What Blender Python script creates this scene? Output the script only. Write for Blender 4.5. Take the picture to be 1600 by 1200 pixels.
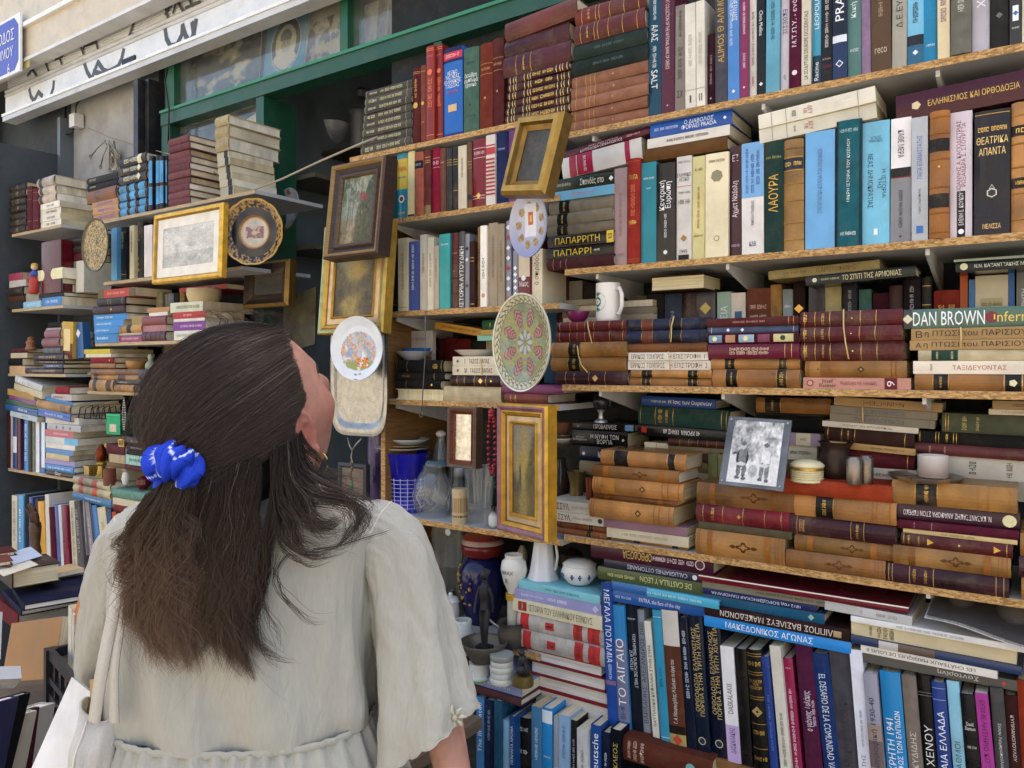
import bpy, bmesh, math, random
import numpy as np
from mathutils import Matrix, Vector, Euler

SC = bpy.context.scene
for o in list(bpy.data.objects):
    bpy.data.objects.remove(o)
COL = SC.collection
R = math.radians

# ------------------------------------------------------------------ camera
F_PX, CU, HV = 1202.0, 800.0, 572.0      # focal length, principal column and horizon row of the 1600x1200 photograph
YAW = R(34.33)
CAMH = 1.55
SY, CY = math.sin(YAW), math.cos(YAW)
cam_d = bpy.data.cameras.new('camera')
cam_d.sensor_width = 36.0
cam_d.lens = F_PX / 1600.0 * 36.0
cam_d.shift_y = -(600.0 - HV) / 1600.0
cam_d.clip_start = 0.02
cam_d.clip_end = 500.0
cam = bpy.data.objects.new('camera', cam_d)
cam.location = (0, 0, CAMH)
cam.rotation_euler = (R(90), 0, YAW)
COL.objects.link(cam)
SC.camera = cam

# ------------------------------------------------------------------ sky, sun, exposure
SUN_EL, SUN_AZ = R(63), R(14)           # high sun behind the shop: the stall stands in open shade, lit by the sky and the sunlit street
world = bpy.data.worlds.new('World')
SC.world = world
world.use_nodes = True
wn = world.node_tree
bg = wn.nodes['Background']
sky = wn.nodes.new('ShaderNodeTexSky')
sky.sky_type = 'NISHITA'
sky.sun_disc = False
sky.sun_elevation = SUN_EL
sky.sun_rotation = SUN_AZ
sky.dust_density = 4.0
sky.air_density = 1.0
sky.ozone_density = 1.0
wn.links.new(sky.outputs[0], bg.inputs[0])
bg.inputs[1].default_value = 0.15
sun_d = bpy.data.lights.new('sun', 'SUN')
sun_d.energy = 4.5
sun_d.angle = R(0.6)
sun_d.color = (1.0, 0.95, 0.87)
sun = bpy.data.objects.new('sun', sun_d)
# direction towards the sun (azimuth clockwise from +Y)
sv = Vector((math.sin(SUN_AZ) * math.cos(SUN_EL), math.cos(SUN_AZ) * math.cos(SUN_EL), math.sin(SUN_EL)))
sun.rotation_euler = sv.to_track_quat('Z', 'Y').to_euler()
sun.location = (3, 8, 12)
COL.objects.link(sun)
vs = SC.view_settings
vs.view_transform = 'Standard'
vs.look = 'None'
vs.exposure = 1.95
vs.use_white_balance = True               # the camera was balanced for shade
vs.white_balance_temperature = 7150
vs.white_balance_tint = 10
vs.gamma = 1.0
vs.use_curve_mapping = False
SC.cycles.use_denoising = True
SC.cycles.max_bounces = 8
SC.cycles.diffuse_bounces = 5
SC.cycles.transparent_max_bounces = 12
SC.cycles.caustics_reflective = False
SC.cycles.caustics_refractive = False

# ------------------------------------------------------------------ photograph pixel -> point on a plane of the place
def ray(u):
    t = (u - CU) / F_PX
    return -SY + t * CY, CY + t * SY
def PX(u, Y):
    a, b = ray(u)
    return Y * a / b
def PS(u, Y):
    return Y / ray(u)[1]
def PZ(u, v, Y):
    return CAMH + (HV - v) / F_PX * PS(u, Y)
def PP(u, v, Y):
    return Vector((PX(u, Y), Y, PZ(u, v, Y)))
def PU(X, Y):                              # column of a point
    s = -X * SY + Y * CY
    return CU + F_PX * (X * CY + Y * SY) / s

# ------------------------------------------------------------------ colours and materials
def lin(c):
    return c / 12.92 if c <= 0.04045 else ((c + 0.055) / 1.055) ** 2.4
def hx(h, k=1.0):
    h = h.lstrip('#')
    return tuple(min(0.9, lin(int(h[i:i + 2], 16) / 255.0) * k) for i in (0, 2, 4))

MATS = {}
def nodes_of(name):
    m = bpy.data.materials.new(name)
    m.use_nodes = True
    nt = m.node_tree
    return m, nt, nt.nodes['Principled BSDF'], nt.nodes, nt.links
def mk(name, rough=0.5, metal=0.0, spec=0.5, noise=0.0, nscale=30.0, bump=0.0, bscale=200.0, stretch=None,
       trans=0.0, coat=0.0, sheen=0.0, sss=0.0, dirt=0.0, rvar=0.0, alpha=1.0, ior=1.45, scr=0.0, crumple=None):
    """material whose base colour is the mesh attribute 'col', broken up by noise, with fine relief"""
    if name in MATS:
        return MATS[name]
    m, nt, b, N, L = nodes_of(name)
    at = N.new('ShaderNodeAttribute'); at.attribute_name = 'col'
    tc = N.new('ShaderNodeTexCoord')
    oi = N.new('ShaderNodeObjectInfo')
    ad = N.new('ShaderNodeVectorMath'); ad.operation = 'ADD'
    ml = N.new('ShaderNodeVectorMath'); ml.operation = 'SCALE'; ml.inputs[0].default_value = (37.1, 17.7, 53.3)
    L.new(oi.outputs['Random'], ml.inputs['Scale'])
    L.new(tc.outputs['Object'], ad.inputs[0]); L.new(ml.outputs[0], ad.inputs[1])
    vec = ad.outputs[0]
    if stretch:
        mp = N.new('ShaderNodeMapping'); mp.inputs['Scale'].default_value = stretch
        L.new(vec, mp.inputs[0]); vec = mp.outputs[0]
    col = at.outputs['Color']
    if noise > 0:
        nz = N.new('ShaderNodeTexNoise'); nz.inputs['Scale'].default_value = nscale; nz.inputs['Detail'].default_value = 6
        L.new(vec, nz.inputs['Vector'])
        rm = N.new('ShaderNodeMapRange'); rm.inputs[1].default_value = 0.3; rm.inputs[2].default_value = 0.7
        rm.inputs[3].default_value = 1 - noise; rm.inputs[4].default_value = 1 + noise * 0.6
        L.new(nz.outputs[0], rm.inputs[0])
        mx = N.new('ShaderNodeVectorMath'); mx.operation = 'SCALE'
        L.new(col, mx.inputs[0]); L.new(rm.outputs[0], mx.inputs['Scale'])
        col = mx.outputs[0]
        if rvar > 0:
            rr = N.new('ShaderNodeMapRange'); rr.inputs[1].default_value = 0.3; rr.inputs[2].default_value = 0.7
            rr.inputs[3].default_value = rough - rvar; rr.inputs[4].default_value = rough + rvar
            L.new(nz.outputs[0], rr.inputs[0]); L.new(rr.outputs[0], b.inputs['Roughness'])
    if dirt > 0:
        n2 = N.new('ShaderNodeTexNoise'); n2.inputs['Scale'].default_value = 11.0; n2.inputs['Detail'].default_value = 8
        n2.inputs['Roughness'].default_value = 0.75
        L.new(ad.outputs[0], n2.inputs['Vector'])
        r2 = N.new('ShaderNodeMapRange'); r2.inputs[1].default_value = 0.5; r2.inputs[2].default_value = 0.75
        r2.inputs[3].default_value = 0.0; r2.inputs[4].default_value = dirt
        L.new(n2.outputs[0], r2.inputs[0])
        mm = N.new('ShaderNodeMix'); mm.data_type = 'RGBA'
        mm.inputs[7].default_value = (0.16, 0.11, 0.07, 1)
        L.new(r2.outputs[0], mm.inputs[0]); L.new(col, mm.inputs[6]); col = mm.outputs[2]
    if scr > 0:                             # rubbed streaks and creases
        mp2 = N.new('ShaderNodeMapping'); mp2.inputs['Scale'].default_value = (260, 260, 14)
        L.new(ad.outputs[0], mp2.inputs[0])
        n3 = N.new('ShaderNodeTexNoise'); n3.inputs['Scale'].default_value = 1.0; n3.inputs['Detail'].default_value = 7; n3.inputs['Roughness'].default_value = 0.7
        L.new(mp2.outputs[0], n3.inputs['Vector'])
        r3 = N.new('ShaderNodeMapRange'); r3.inputs[1].default_value = 0.63; r3.inputs[2].default_value = 0.80; r3.inputs[3].default_value = 0.0; r3.inputs[4].default_value = scr
        L.new(n3.outputs[0], r3.inputs[0])
        m3 = N.new('ShaderNodeMix'); m3.data_type = 'RGBA'
        lt = N.new('ShaderNodeVectorMath'); lt.operation = 'MULTIPLY_ADD'; lt.inputs[1].default_value = (1.5, 1.5, 1.5); lt.inputs[2].default_value = (0.05, 0.045, 0.04)
        L.new(col, lt.inputs[0]); L.new(lt.outputs[0], m3.inputs[7])
        L.new(r3.outputs[0], m3.inputs[0]); L.new(col, m3.inputs[6]); col = m3.outputs[2]
    L.new(col, b.inputs['Base Color'])
    if not (noise > 0 and rvar > 0):
        b.inputs['Roughness'].default_value = rough
    b.inputs['Metallic'].default_value = metal
    b.inputs['Specular IOR Level'].default_value = spec
    b.inputs['Transmission Weight'].default_value = trans
    b.inputs['Coat Weight'].default_value = coat
    b.inputs['Sheen Weight'].default_value = sheen
    b.inputs['IOR'].default_value = ior
    if sss > 0:
        b.inputs['Subsurface Weight'].default_value = sss
        b.inputs['Subsurface Radius'].default_value = (0.012, 0.005, 0.003)
        b.inputs['Subsurface Scale'].default_value = 1.0
    if bump > 0:
        nb = N.new('ShaderNodeTexNoise'); nb.inputs['Scale'].default_value = bscale; nb.inputs['Detail'].default_value = 4
        L.new(vec, nb.inputs['Vector'])
        bp = N.new('ShaderNodeBump'); bp.inputs['Strength'].default_value = bump; bp.inputs['Distance'].default_value = 0.002
        L.new(nb.outputs[0], bp.inputs['Height']); L.new(bp.outputs[0], b.inputs['Normal'])
        if crumple:
            mp4 = N.new('ShaderNodeMapping'); mp4.inputs['Scale'].default_value = crumple[0]
            L.new(tc.outputs['Object'], mp4.inputs[0])
            n4 = N.new('ShaderNodeTexNoise'); n4.inputs['Scale'].default_value = 1.0; n4.inputs['Detail'].default_value = 3; n4.inputs['Distortion'].default_value = 1.2
            L.new(mp4.outputs[0], n4.inputs['Vector'])
            b4 = N.new('ShaderNodeBump'); b4.inputs['Strength'].default_value = crumple[1]; b4.inputs['Distance'].default_value = crumple[2]
            L.new(n4.outputs[0], b4.inputs['Height']); L.new(b4.outputs[0], bp.inputs['Normal'])
    MATS[name] = m
    return m

mk('paper_cover', rough=0.42, spec=0.25, scr=0.8, noise=0.15, nscale=14, dirt=0.22, rvar=0.12, bump=0.06, bscale=90)
mk('cloth_cover', rough=0.75, spec=0.12, scr=0.6, noise=0.22, nscale=40, dirt=0.22, bump=0.35, bscale=900)
mk('leather_cover', rough=0.38, spec=0.3, scr=0.7, noise=0.55, nscale=10, dirt=0.7, rvar=0.15, bump=0.35, bscale=260)
mk('jacket_cover', rough=0.22, spec=0.35, scr=0.6, noise=0.12, nscale=10, rvar=0.1, bump=0.05, bscale=60, dirt=0.12)
mk('pages', rough=0.9, spec=0.1, noise=0.33, nscale=1.0, stretch=(900, 6, 6), bump=0.5, bscale=1.0, dirt=0.15)
mk('print_ink', rough=0.5, noise=0.12, nscale=300)
mk('gilt', rough=0.38, metal=0.75, noise=0.3, nscale=400)
mk('pewter', rough=0.24, metal=0.8, noise=0.12, nscale=14, rvar=0.1, bump=0.15, bscale=25)
mk('plain', rough=0.55, noise=0.10, nscale=25, dirt=0.12, bump=0.1, bscale=150)
mk('paint', rough=0.4, noise=0.12, nscale=9, dirt=0.3, bump=0.12, bscale=60, rvar=0.12)
mk('plaster', rough=0.85, spec=0.2, noise=0.18, nscale=7, dirt=0.35, bump=0.3, bscale=60)
mk('laminate', rough=0.45, noise=0.06, nscale=6, dirt=0.1)
mk('metal', rough=0.35, metal=0.85, noise=0.3, nscale=20, dirt=0.25, rvar=0.15, bump=0.1, bscale=80)
mk('dull_metal', rough=0.5, metal=0.55, noise=0.3, nscale=25, dirt=0.3, rvar=0.15, bump=0.15, bscale=60)
mk('ceramic', rough=0.15, spec=0.5, noise=0.06, nscale=20)
mk('picture', rough=0.45, noise=0.22, nscale=160, bump=0.5, bscale=220)
mk('print', rough=0.4, noise=0.15, nscale=140)
mk('wood', rough=0.5, noise=0.35, nscale=6, stretch=(3, 3, 40), bump=0.2, bscale=30, dirt=0.15)
mk('gold_frame', rough=0.4, metal=0.35, noise=0.28, nscale=35, dirt=0.35, bump=0.2, bscale=120)
def mk_glass(name, body, rough):
    """thin glass: clear film tinted by 'col', mirror-like at glancing angles, a little milky"""
    m, nt, b, N, L = nodes_of(name)
    at = N.new('ShaderNodeAttribute'); at.attribute_name = 'col'
    tr = N.new('ShaderNodeBsdfTransparent'); gl = N.new('ShaderNodeBsdfGlossy'); df = N.new('ShaderNodeBsdfDiffuse')
    gl.inputs['Roughness'].default_value = rough
    L.new(at.outputs['Color'], tr.inputs[0]); L.new(at.outputs['Color'], df.inputs[0])
    lw = N.new('ShaderNodeLayerWeight'); lw.inputs[0].default_value = 0.5
    pw = N.new('ShaderNodeMath'); pw.operation = 'POWER'; pw.inputs[1].default_value = 4.0; L.new(lw.outputs['Facing'], pw.inputs[0])
    fr = N.new('ShaderNodeMath'); fr.operation = 'MULTIPLY_ADD'; fr.inputs[1].default_value = 0.75; fr.inputs[2].default_value = 0.04; L.new(pw.outputs[0], fr.inputs[0])
    nz = N.new('ShaderNodeTexNoise'); nz.inputs['Scale'].default_value = 12.0
    tc = N.new('ShaderNodeTexCoord'); L.new(tc.outputs['Object'], nz.inputs['Vector'])
    mr = N.new('ShaderNodeMapRange'); mr.inputs[1].default_value = .35; mr.inputs[2].default_value = .75
    mr.inputs[3].default_value = body * .5; mr.inputs[4].default_value = body * 1.5
    L.new(nz.outputs[0], mr.inputs[0])
    m1 = N.new('ShaderNodeMixShader'); L.new(mr.outputs[0], m1.inputs[0]); L.new(tr.outputs[0], m1.inputs[1]); L.new(df.outputs[0], m1.inputs[2])
    m2 = N.new('ShaderNodeMixShader'); L.new(fr.outputs[0], m2.inputs[0]); L.new(m1.outputs[0], m2.inputs[1]); L.new(gl.outputs[0], m2.inputs[2])
    L.new(m2.outputs[0], N['Material Output'].inputs[0]); N.remove(b)
    MATS[name] = m
mk_glass('glass', .06, .03)
mk_glass('window_glass', .05, .02)
mk_glass('tinted_glass', .5, .06)
mk('skin', rough=0.55, noise=0.2, nscale=38, bump=0.22, bscale=320, sss=0.06, spec=0.35)
mk('hair', rough=0.42, spec=0.4)
mk('linen', rough=0.9, crumple=((55, 55, 15), 0.5, 0.006), spec=0.1, noise=0.045, nscale=1.0, stretch=(300, 300, 60), bump=0.12, bscale=2.2, sheen=0.1)
mk('canvas', rough=0.9, crumple=((20, 20, 12), 0.4, 0.01), spec=0.15, noise=0.05, nscale=300, bump=0.3, bscale=500)
mk('silk', rough=0.7, spec=0.15, noise=0.10, nscale=60, bump=0.2, bscale=300)
mk('plastic', rough=0.4, noise=0.08, nscale=30, dirt=0.15)
mk('rope', rough=0.9, spec=0.1, noise=0.25, nscale=300)
mk('asphalt', rough=0.9, noise=0.3, nscale=60, bump=0.4, bscale=200)

def mk_chip():
    m, nt, b, N, L = nodes_of('chipboard')
    tc = N.new('ShaderNodeTexCoord')
    mp = N.new('ShaderNodeMapping'); mp.inputs['Scale'].default_value = (130, 330, 330)
    L.new(tc.outputs['Object'], mp.inputs[0])
    vo = N.new('ShaderNodeTexVoronoi'); vo.inputs['Scale'].default_value = 1.0
    L.new(mp.outputs[0], vo.inputs['Vector'])
    nz = N.new('ShaderNodeTexNoise'); nz.inputs['Scale'].default_value = 2.2; nz.inputs['Detail'].default_value = 5
    L.new(mp.outputs[0], nz.inputs['Vector'])
    cr = N.new('ShaderNodeValToRGB')
    cr.color_ramp.elements[0].position = 0.25; cr.color_ramp.elements[0].color = (*hx('86602f'), 1)
    cr.color_ramp.elements[1].position = 0.72; cr.color_ramp.elements[1].color = (*hx('cfa76e'), 1)
    e = cr.color_ramp.elements.new(0.5); e.color = (*hx('b48a54'), 1)
    mx = N.new('ShaderNodeMix'); mx.data_type = 'FLOAT'; mx.inputs[0].default_value = 0.45
    sp = N.new('ShaderNodeSeparateColor'); L.new(vo.outputs['Color'], sp.inputs[0])
    L.new(nz.outputs[0], mx.inputs[2]); L.new(sp.outputs[0], mx.inputs[3])
    L.new(mx.outputs[0], cr.inputs[0]); L.new(cr.outputs[0], b.inputs['Base Color'])
    b.inputs['Roughness'].default_value = 0.75
    bp = N.new('ShaderNodeBump'); bp.inputs['Strength'].default_value = 0.4; bp.inputs['Distance'].default_value = 0.001
    L.new(nz.outputs[0], bp.inputs['Height']); L.new(bp.outputs[0], b.inputs['Normal'])
    MATS['chipboard'] = m
mk_chip()

# ------------------------------------------------------------------ mesh building
class MB:
    """collects shapes; build() links them as one mesh object"""
    def __init__(s):
        s.v = []; s.f = []; s.c = []; s.n = 0
    def add(s, v, f, c=(0.5, 0.5, 0.5), M=None):
        v = np.asarray(v, dtype=float).reshape(-1, 3)
        if M is not None:
            A = np.array(M)
            v = v @ A[:3, :3].T + A[:3, 3]
        s.v.append(v)
        s.f.extend([tuple(i + s.n for i in q) for q in f])
        c = np.asarray(c, dtype=float)
        if c.ndim == 1:
            c = np.tile(c[:3], (len(v), 1))
        s.c.append(c[:, :3])
        s.n += len(v)
        return s
    def box(s, x0, x1, y0, y1, z0, z1, c=(0.5, 0.5, 0.5), M=None):
        v = [(x0, y0, z0), (x1, y0, z0), (x1, y1, z0), (x0, y1, z0), (x0, y0, z1), (x1, y0, z1), (x1, y1, z1), (x0, y1, z1)]
        return s.add(v, [(0, 3, 2, 1), (4, 5, 6, 7), (0, 1, 5, 4), (1, 2, 6, 5), (2, 3, 7, 6), (3, 0, 4, 7)], c, M)
    def lathe(s, prof, c, n=28, M=None, caps=True, sx=1.0, sy=1.0, fn=None):
        """prof: (radius, z) list from bottom to top, about local z; fn(r,z,a)->r"""
        v = []; k = len(prof)
        cols = []
        per = (isinstance(c, list))
        for i, (r, z) in enumerate(prof):
            for j in range(n):
                a = 2 * math.pi * j / n
                rr = fn(r, z, a) if fn else r
                v.append((rr * math.cos(a) * sx, rr * math.sin(a) * sy, z))
                cols.append(c[min(i, len(c) - 1)] if per else c)
        f = []
        for i in range(k - 1):
            for j in range(n):
                f.append((i * n + j, i * n + (j + 1) % n, (i + 1) * n + (j + 1) % n, (i + 1) * n + j))
        if caps:
            f.append(tuple(range(n - 1, -1, -1)))
            f.append(tuple((k - 1) * n + j for j in range(n)))
        return s.add(v, f, np.array(cols), M)
    def tube(s, pts, r, c, n=6, M=None, taper=None):
        pts = [Vector(p) for p in pts]
        m = len(pts)
        v = []
        up = Vector((0, 0, 1))
        d0 = (pts[1] - pts[0]).normalized()
        a = d0.orthogonal().normalized()
        for i, p in enumerate(pts):
            d = (pts[min(i + 1, m - 1)] - pts[max(i - 1, 0)])
            if d.length < 1e-9: d = d0
            d.normalize()
            a = (a - d * a.dot(d))
            if a.length < 1e-6: a = d.orthogonal()
            a.normalize()
            b = d.cross(a)
            rr = (r[i] if isinstance(r, (list, tuple)) else r) * (taper(i / (m - 1)) if taper else 1)
            for j in range(n):
                t = 2 * math.pi * j / n
                q = p + a * (math.cos(t) * rr) + b * (math.sin(t) * rr)
                v.append(q[:])
        f = []
        for i in range(m - 1):
            for j in range(n):
                f.append((i * n + j, i * n + (j + 1) % n, (i + 1) * n + (j + 1) % n, (i + 1) * n + j))
        f.append(tuple(range(n - 1, -1, -1))); f.append(tuple((m - 1) * n + j for j in range(n)))
        return s.add(v, f, c, M)
    def sphere(s, p, r, c, nu=14, nv=9, M=None):
        if not isinstance(r, (tuple, list)): r = (r, r, r)
        v = [(p[0], p[1], p[2] - r[2])]
        for i in range(1, nv):
            ph = -math.pi / 2 + math.pi * i / nv
            for j in range(nu):
                a = 2 * math.pi * j / nu
                v.append((p[0] + r[0] * math.cos(ph) * math.cos(a), p[1] + r[1] * math.cos(ph) * math.sin(a), p[2] + r[2] * math.sin(ph)))
        v.append((p[0], p[1], p[2] + r[2]))
        f = [(0, 1 + (j + 1) % nu, 1 + j) for j in range(nu)]
        for i in range(nv - 2):
            for j in range(nu):
                f.append((1 + i * nu + j, 1 + i * nu + (j + 1) % nu, 1 + (i + 1) * nu + (j + 1) % nu, 1 + (i + 1) * nu + j))
        e = len(v) - 1
        f += [(e, 1 + (nv - 2) * nu + j, 1 + (nv - 2) * nu + (j + 1) % nu) for j in range(nu)]
        return s.add(v, f, c, M)
    def grid(s, P, colr, M=None, closed_u=False):
        """P: array (a,b,3); colr: array (a,b,3) or one colour"""
        a, b = P.shape[:2]
        f = []
        for i in range(a - 1):
            for j in range(b - (0 if closed_u else 1)):
                f.append((i * b + j, i * b + (j + 1) % b, (i + 1) * b + (j + 1) % b, (i + 1) * b + j))
        colr = np.asarray(colr, dtype=float)
        if colr.ndim == 3: colr = colr.reshape(-1, 3)
        return s.add(P.reshape(-1, 3), f, colr, M)
    def mesh(s, name, mat, smooth=False):
        me = bpy.data.meshes.new(name)
        V = np.concatenate(s.v) if s.v else np.zeros((0, 3))
        me.from_pydata(V.tolist(), [], s.f)
        ca = me.attributes.new('col', 'FLOAT_COLOR', 'POINT')
        cc = np.ones((len(V), 4), dtype=np.float32)
        if len(V):
            cc[:, :3] = np.concatenate(s.c)
        ca.data.foreach_set('color', cc.ravel())
        me.materials.append(MATS[mat] if isinstance(mat, str) else mat)
        if smooth:
            me.polygons.foreach_set('use_smooth', [True] * len(me.polygons))
        return me
    def build(s, name, mat, parent=None, smooth=False, sharp=None):
        me = s.mesh(name, mat, smooth)
        o = bpy.data.objects.new(name, me)
        COL.objects.link(o)
        if parent is not None:
            o.parent = parent
        if sharp is not None:
            me.set_sharp_from_angle(angle=R(sharp))
        return o

def tag(o, label=None, cat=None, group=None, kind=None):
    if label: o['label'] = label
    if cat: o['category'] = cat
    if group: o['group'] = group
    if kind: o['kind'] = kind
    return o
def empty(name, loc=(0, 0, 0), rot=(0, 0, 0)):
    o = bpy.data.objects.new(name, None)
    o.empty_display_size = 0.05
    o.location = loc; o.rotation_euler = rot
    COL.objects.link(o)
    return o
def thing(name, label, cat, loc=(0, 0, 0), rot=(0, 0, 0), group=None):
    return tag(empty(name, loc, rot), label, cat, group)

# ------------------------------------------------------------------ lettering
_tc = {}
def text_mesh(s):
    """flat mesh of the lettering, normalised: x 0..aspect, y 0..1 (per whole block)"""
    if s in _tc: return _tc[s]
    cu = bpy.data.curves.new('lettering', 'FONT')
    cu.body = s.replace('/', '\n')
    cu.resolution_u = 2
    cu.size = 1.0
    cu.align_x = 'CENTER'
    cu.space_line = 0.85
    o = bpy.data.objects.new('lettering', cu)
    COL.objects.link(o)
    dg = bpy.context.evaluated_depsgraph_get()
    me = o.evaluated_get(dg).to_mesh()
    V = np.array([v.co[:2] for v in me.vertices]) if len(me.vertices) else np.zeros((0, 2))
    Fc = [tuple(p.vertices) for p in me.polygons]
    o.evaluated_get(dg).to_mesh_clear()
    bpy.data.objects.remove(o); bpy.data.curves.remove(cu)
    if len(V):
        mn, mxx = V.min(0), V.max(0)
        h = max(1e-6, mxx[1] - mn[1])
        V = (V - mn) / h
        # slice across so that the lettering can follow a rounded spine
        bm = bmesh.new()
        vs_ = [bm.verts.new((x, y, 0)) for x, y in V]
        for q in Fc:
            try: bm.faces.new([vs_[i] for i in q])
            except ValueError: pass
        for y in (.2, .4, .6, .8):
            bmesh.ops.bisect_plane(bm, geom=bm.verts[:] + bm.edges[:] + bm.faces[:], plane_co=(0, y, 0), plane_no=(0, 1, 0))
        bm.verts.index_update()
        V = np.array([v.co[:2] for v in bm.verts]); Fc = [tuple(v.index for v in f.verts) for f in bm.faces]
        bm.free()
    _tc[s] = (V, Fc)
    return _tc[s]
def marks_mesh(nw, seed):
    """strokes for print too small to read"""
    rg = random.Random(seed)
    V = []; Fc = []
    x = 0.0
    def q(x0, x1, y0, y1):
        n = 3 if y1 - y0 > .3 else 1
        for i in range(n):
            ya, yb = y0 + (y1 - y0) * i / n, y0 + (y1 - y0) * (i + 1) / n
            k = len(V)
            V.extend([(x0, ya), (x1, ya), (x1, yb), (x0, yb)]); Fc.append((k, k + 1, k + 2, k + 3))
    for w in range(nw):
        for l in range(rg.randint(3, 9)):
            kind = rg.random()
            wd = rg.uniform(0.35, 0.6)
            q(x, x + 0.13, 0.08, 0.92)
            if kind > 0.25: q(x + wd - 0.13, x + wd, 0.08 if kind < 0.8 else 0.5, 0.92)
            if kind > 0.4: q(x, x + wd, 0.8, 0.95)
            if kind > 0.6: q(x, x + wd, 0.05, 0.2)
            if kind < 0.5: q(x, x + wd, 0.42, 0.56)
            x += wd + 0.17
        x += 0.5
    return np.array(V), Fc

PAL = [('white', 'e8e4dc'), ('cream', 'd9cfae'), ('beige', 'bfae8e'), ('tan', 'b5803c'), ('ochre', 'c49a3c'), ('brown', '6a4428'), ('dark brown', '3c2820'),
       ('reddish brown', '7d4030'), ('red', 'a83028'), ('dark red', '6e1e22'), ('maroon', '56202e'), ('crimson', '8c1a34'), ('plum', '5c2a48'), ('pink', 'c06a80'),
       ('magenta', 'b03a88'), ('purple', '7a4a8a'), ('lilac', 'b0a4c4'), ('navy', '1c2644'), ('blue', '2458a8'), ('bright blue', '1f8fd0'), ('slate blue', '4c587c'),
       ('light blue', '80b8dc'), ('turquoise', '38a8b0'), ('teal', '1c6070'), ('dark green', '2c443c'), ('green', '4a7a5c'), ('olive', '6c6848'), ('mint', '90b8a8'),
       ('grey', '85837f'), ('light grey', 'b8b6b4'), ('dark grey', '4a4a4a'), ('dark grey', '3c3a38'), ('charcoal', '2a2a2b'), ('black', '1c1a1a'), ('grey', '64625c'), ('grey', '9a9690'), ('salmon', 'a06c56'), ('orange', 'c86a2c'), ('salmon', 'b87060'), ('yellow', 'd8b840'), ('taupe', '8c7c6c')]
def ink(c, k=.2):
    """true albedo of a cover from the colour it shows in the contrasty snapshot"""
    l = max(1e-3, .3 * c[0] + .55 * c[1] + .15 * c[2])
    f = min(1.05, (l / .6) ** k)
    return tuple(x * f for x in c)
def cname(h):
    a = [int(h[i:i + 2], 16) for i in (0, 2, 4)]
    def d(p):
        b = [int(p[i:i + 2], 16) for i in (0, 2, 4)]
        return 2 * (a[0] - b[0]) ** 2 + 3 * (a[1] - b[1]) ** 2 + 2 * (a[2] - b[2]) ** 2
    return min(PAL, key=lambda n: d(n[1]))[0]
ORD = ['zeroth', 'first', 'second', 'third', 'fourth', 'fifth', 'sixth', 'seventh', 'eighth', 'ninth', 'tenth', 'eleventh', 'twelfth', 'thirteenth', 'fourteenth',
       'fifteenth', 'sixteenth', 'seventeenth', 'eighteenth', 'nineteenth', 'twentieth', 'twenty-first', 'twenty-second', 'twenty-third', 'twenty-fourth', 'twenty-fifth',
       'twenty-sixth', 'twenty-seventh', 'twenty-eighth', 'twenty-ninth', 'thirtieth', 'thirty-first', 'thirty-second', 'thirty-third', 'thirty-fourth', 'thirty-fifth']

# ------------------------------------------------------------------ books
BOOKS = []            # collected, built at the end so that the 300 largest in view become objects
KW = {'p': 'paperback', 'c': 'cloth-bound book', 'l': 'leather-bound book', 'j': 'hardback', 'b': 'bound volume'}
KM = {'p': 'paper_cover', 'c': 'cloth_cover', 'l': 'leather_cover', 'j': 'jacket_cover', 'b': 'cloth_cover'}

def book(M, w, h, d, hexc, kind, ov, label, area, page=None):
    for a, b in ((' cloth-bound book', ' clothbound'), (' leather-bound book', ' leather volume'), (' of the ', ' of '), (' the ', ' '), (' the ', ' '), (' the ', ' '), (' a ', ' ')):
        if len(label.split()) <= 16: break
        label = label.replace(a, b, 1)
    if len(label.split()) > 16: print('LONG', len(label.split()), label)
    BOOKS.append(dict(M=M, w=w, h=h, d=d, c=hexc, k=kind, ov=ov, label=label, a=area, page=page))

def UP(blk, Y, zb, desc, items, depth=0.15, jit=0.010, group=None):
    """a row of standing books; items: (x0, x1, ytop, colour, kind, overlays[, options])"""
    ox, oy, k = blk
    prev = None
    rg = random.Random(hash(desc) % 1000 if False else sum(map(ord, desc)))
    for i, it in enumerate(items):
        x0, x1, yt, c, kd, ov = it[:6]
        op = it[6] if len(it) > 6 else {}
        Yb = Y + op.get('dy', 0) + (rg.uniform(-jit, jit) if 'dy' not in op else 0)
        u0, u1, v = ox + x0 * k, ox + x1 * k, oy + yt * k
        X0, X1 = PX(u0, Yb), PX(u1, Yb)
        z0 = op.get('z', zb)
        if prev is not None and X0 < prev + 0.0003:
            X0 = prev + 0.0003
        X1 = max(X1, X0 + 0.006)
        prev = X1 - (0.0 if not op.get('free') else 0.02)
        um = (u0 + u1) / 2
        h = op.get('h') or (PZ(um, v, Yb) - z0)
        h = max(0.05, h)
        w = X1 - X0
        lean = 0.0
        if 'xb' in op:                      # column of the left edge at the base row yb
            ub, vb = ox + op['xb'] * k, oy + op['yb'] * k
            Xb = PX(ub, Yb)
            Zb = PZ(ub, vb, Yb); Zt = PZ(u0, v, Yb)
            lean = math.atan2(X0 - Xb, Zt - Zb)
            Xc = X0 - math.tan(lean) * (Zt - z0) + w / 2
        else:
            Xc = (X0 + X1) / 2
        lean += op.get('lean', rg.uniform(-0.008, 0.008))
        M = Matrix.Translation((Xc, Yb, z0)) @ Matrix.Rotation(lean, 4, 'Y')
        vb2 = oy + (yt + 300) * k
        hp = h / PS(um, Yb) * F_PX
        vis = op.get('vis', 1.0)
        book(M, w * 0.985, h, min(depth, op.get('d', depth)) + rg.uniform(-0.008, 0.006), c, kd, ov,
             f"{cname(c)} {KW[kd[0]]}, {ORD[i + 1]} from left {desc}", (u1 - u0) * hp * vis, op.get('page'))

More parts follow.
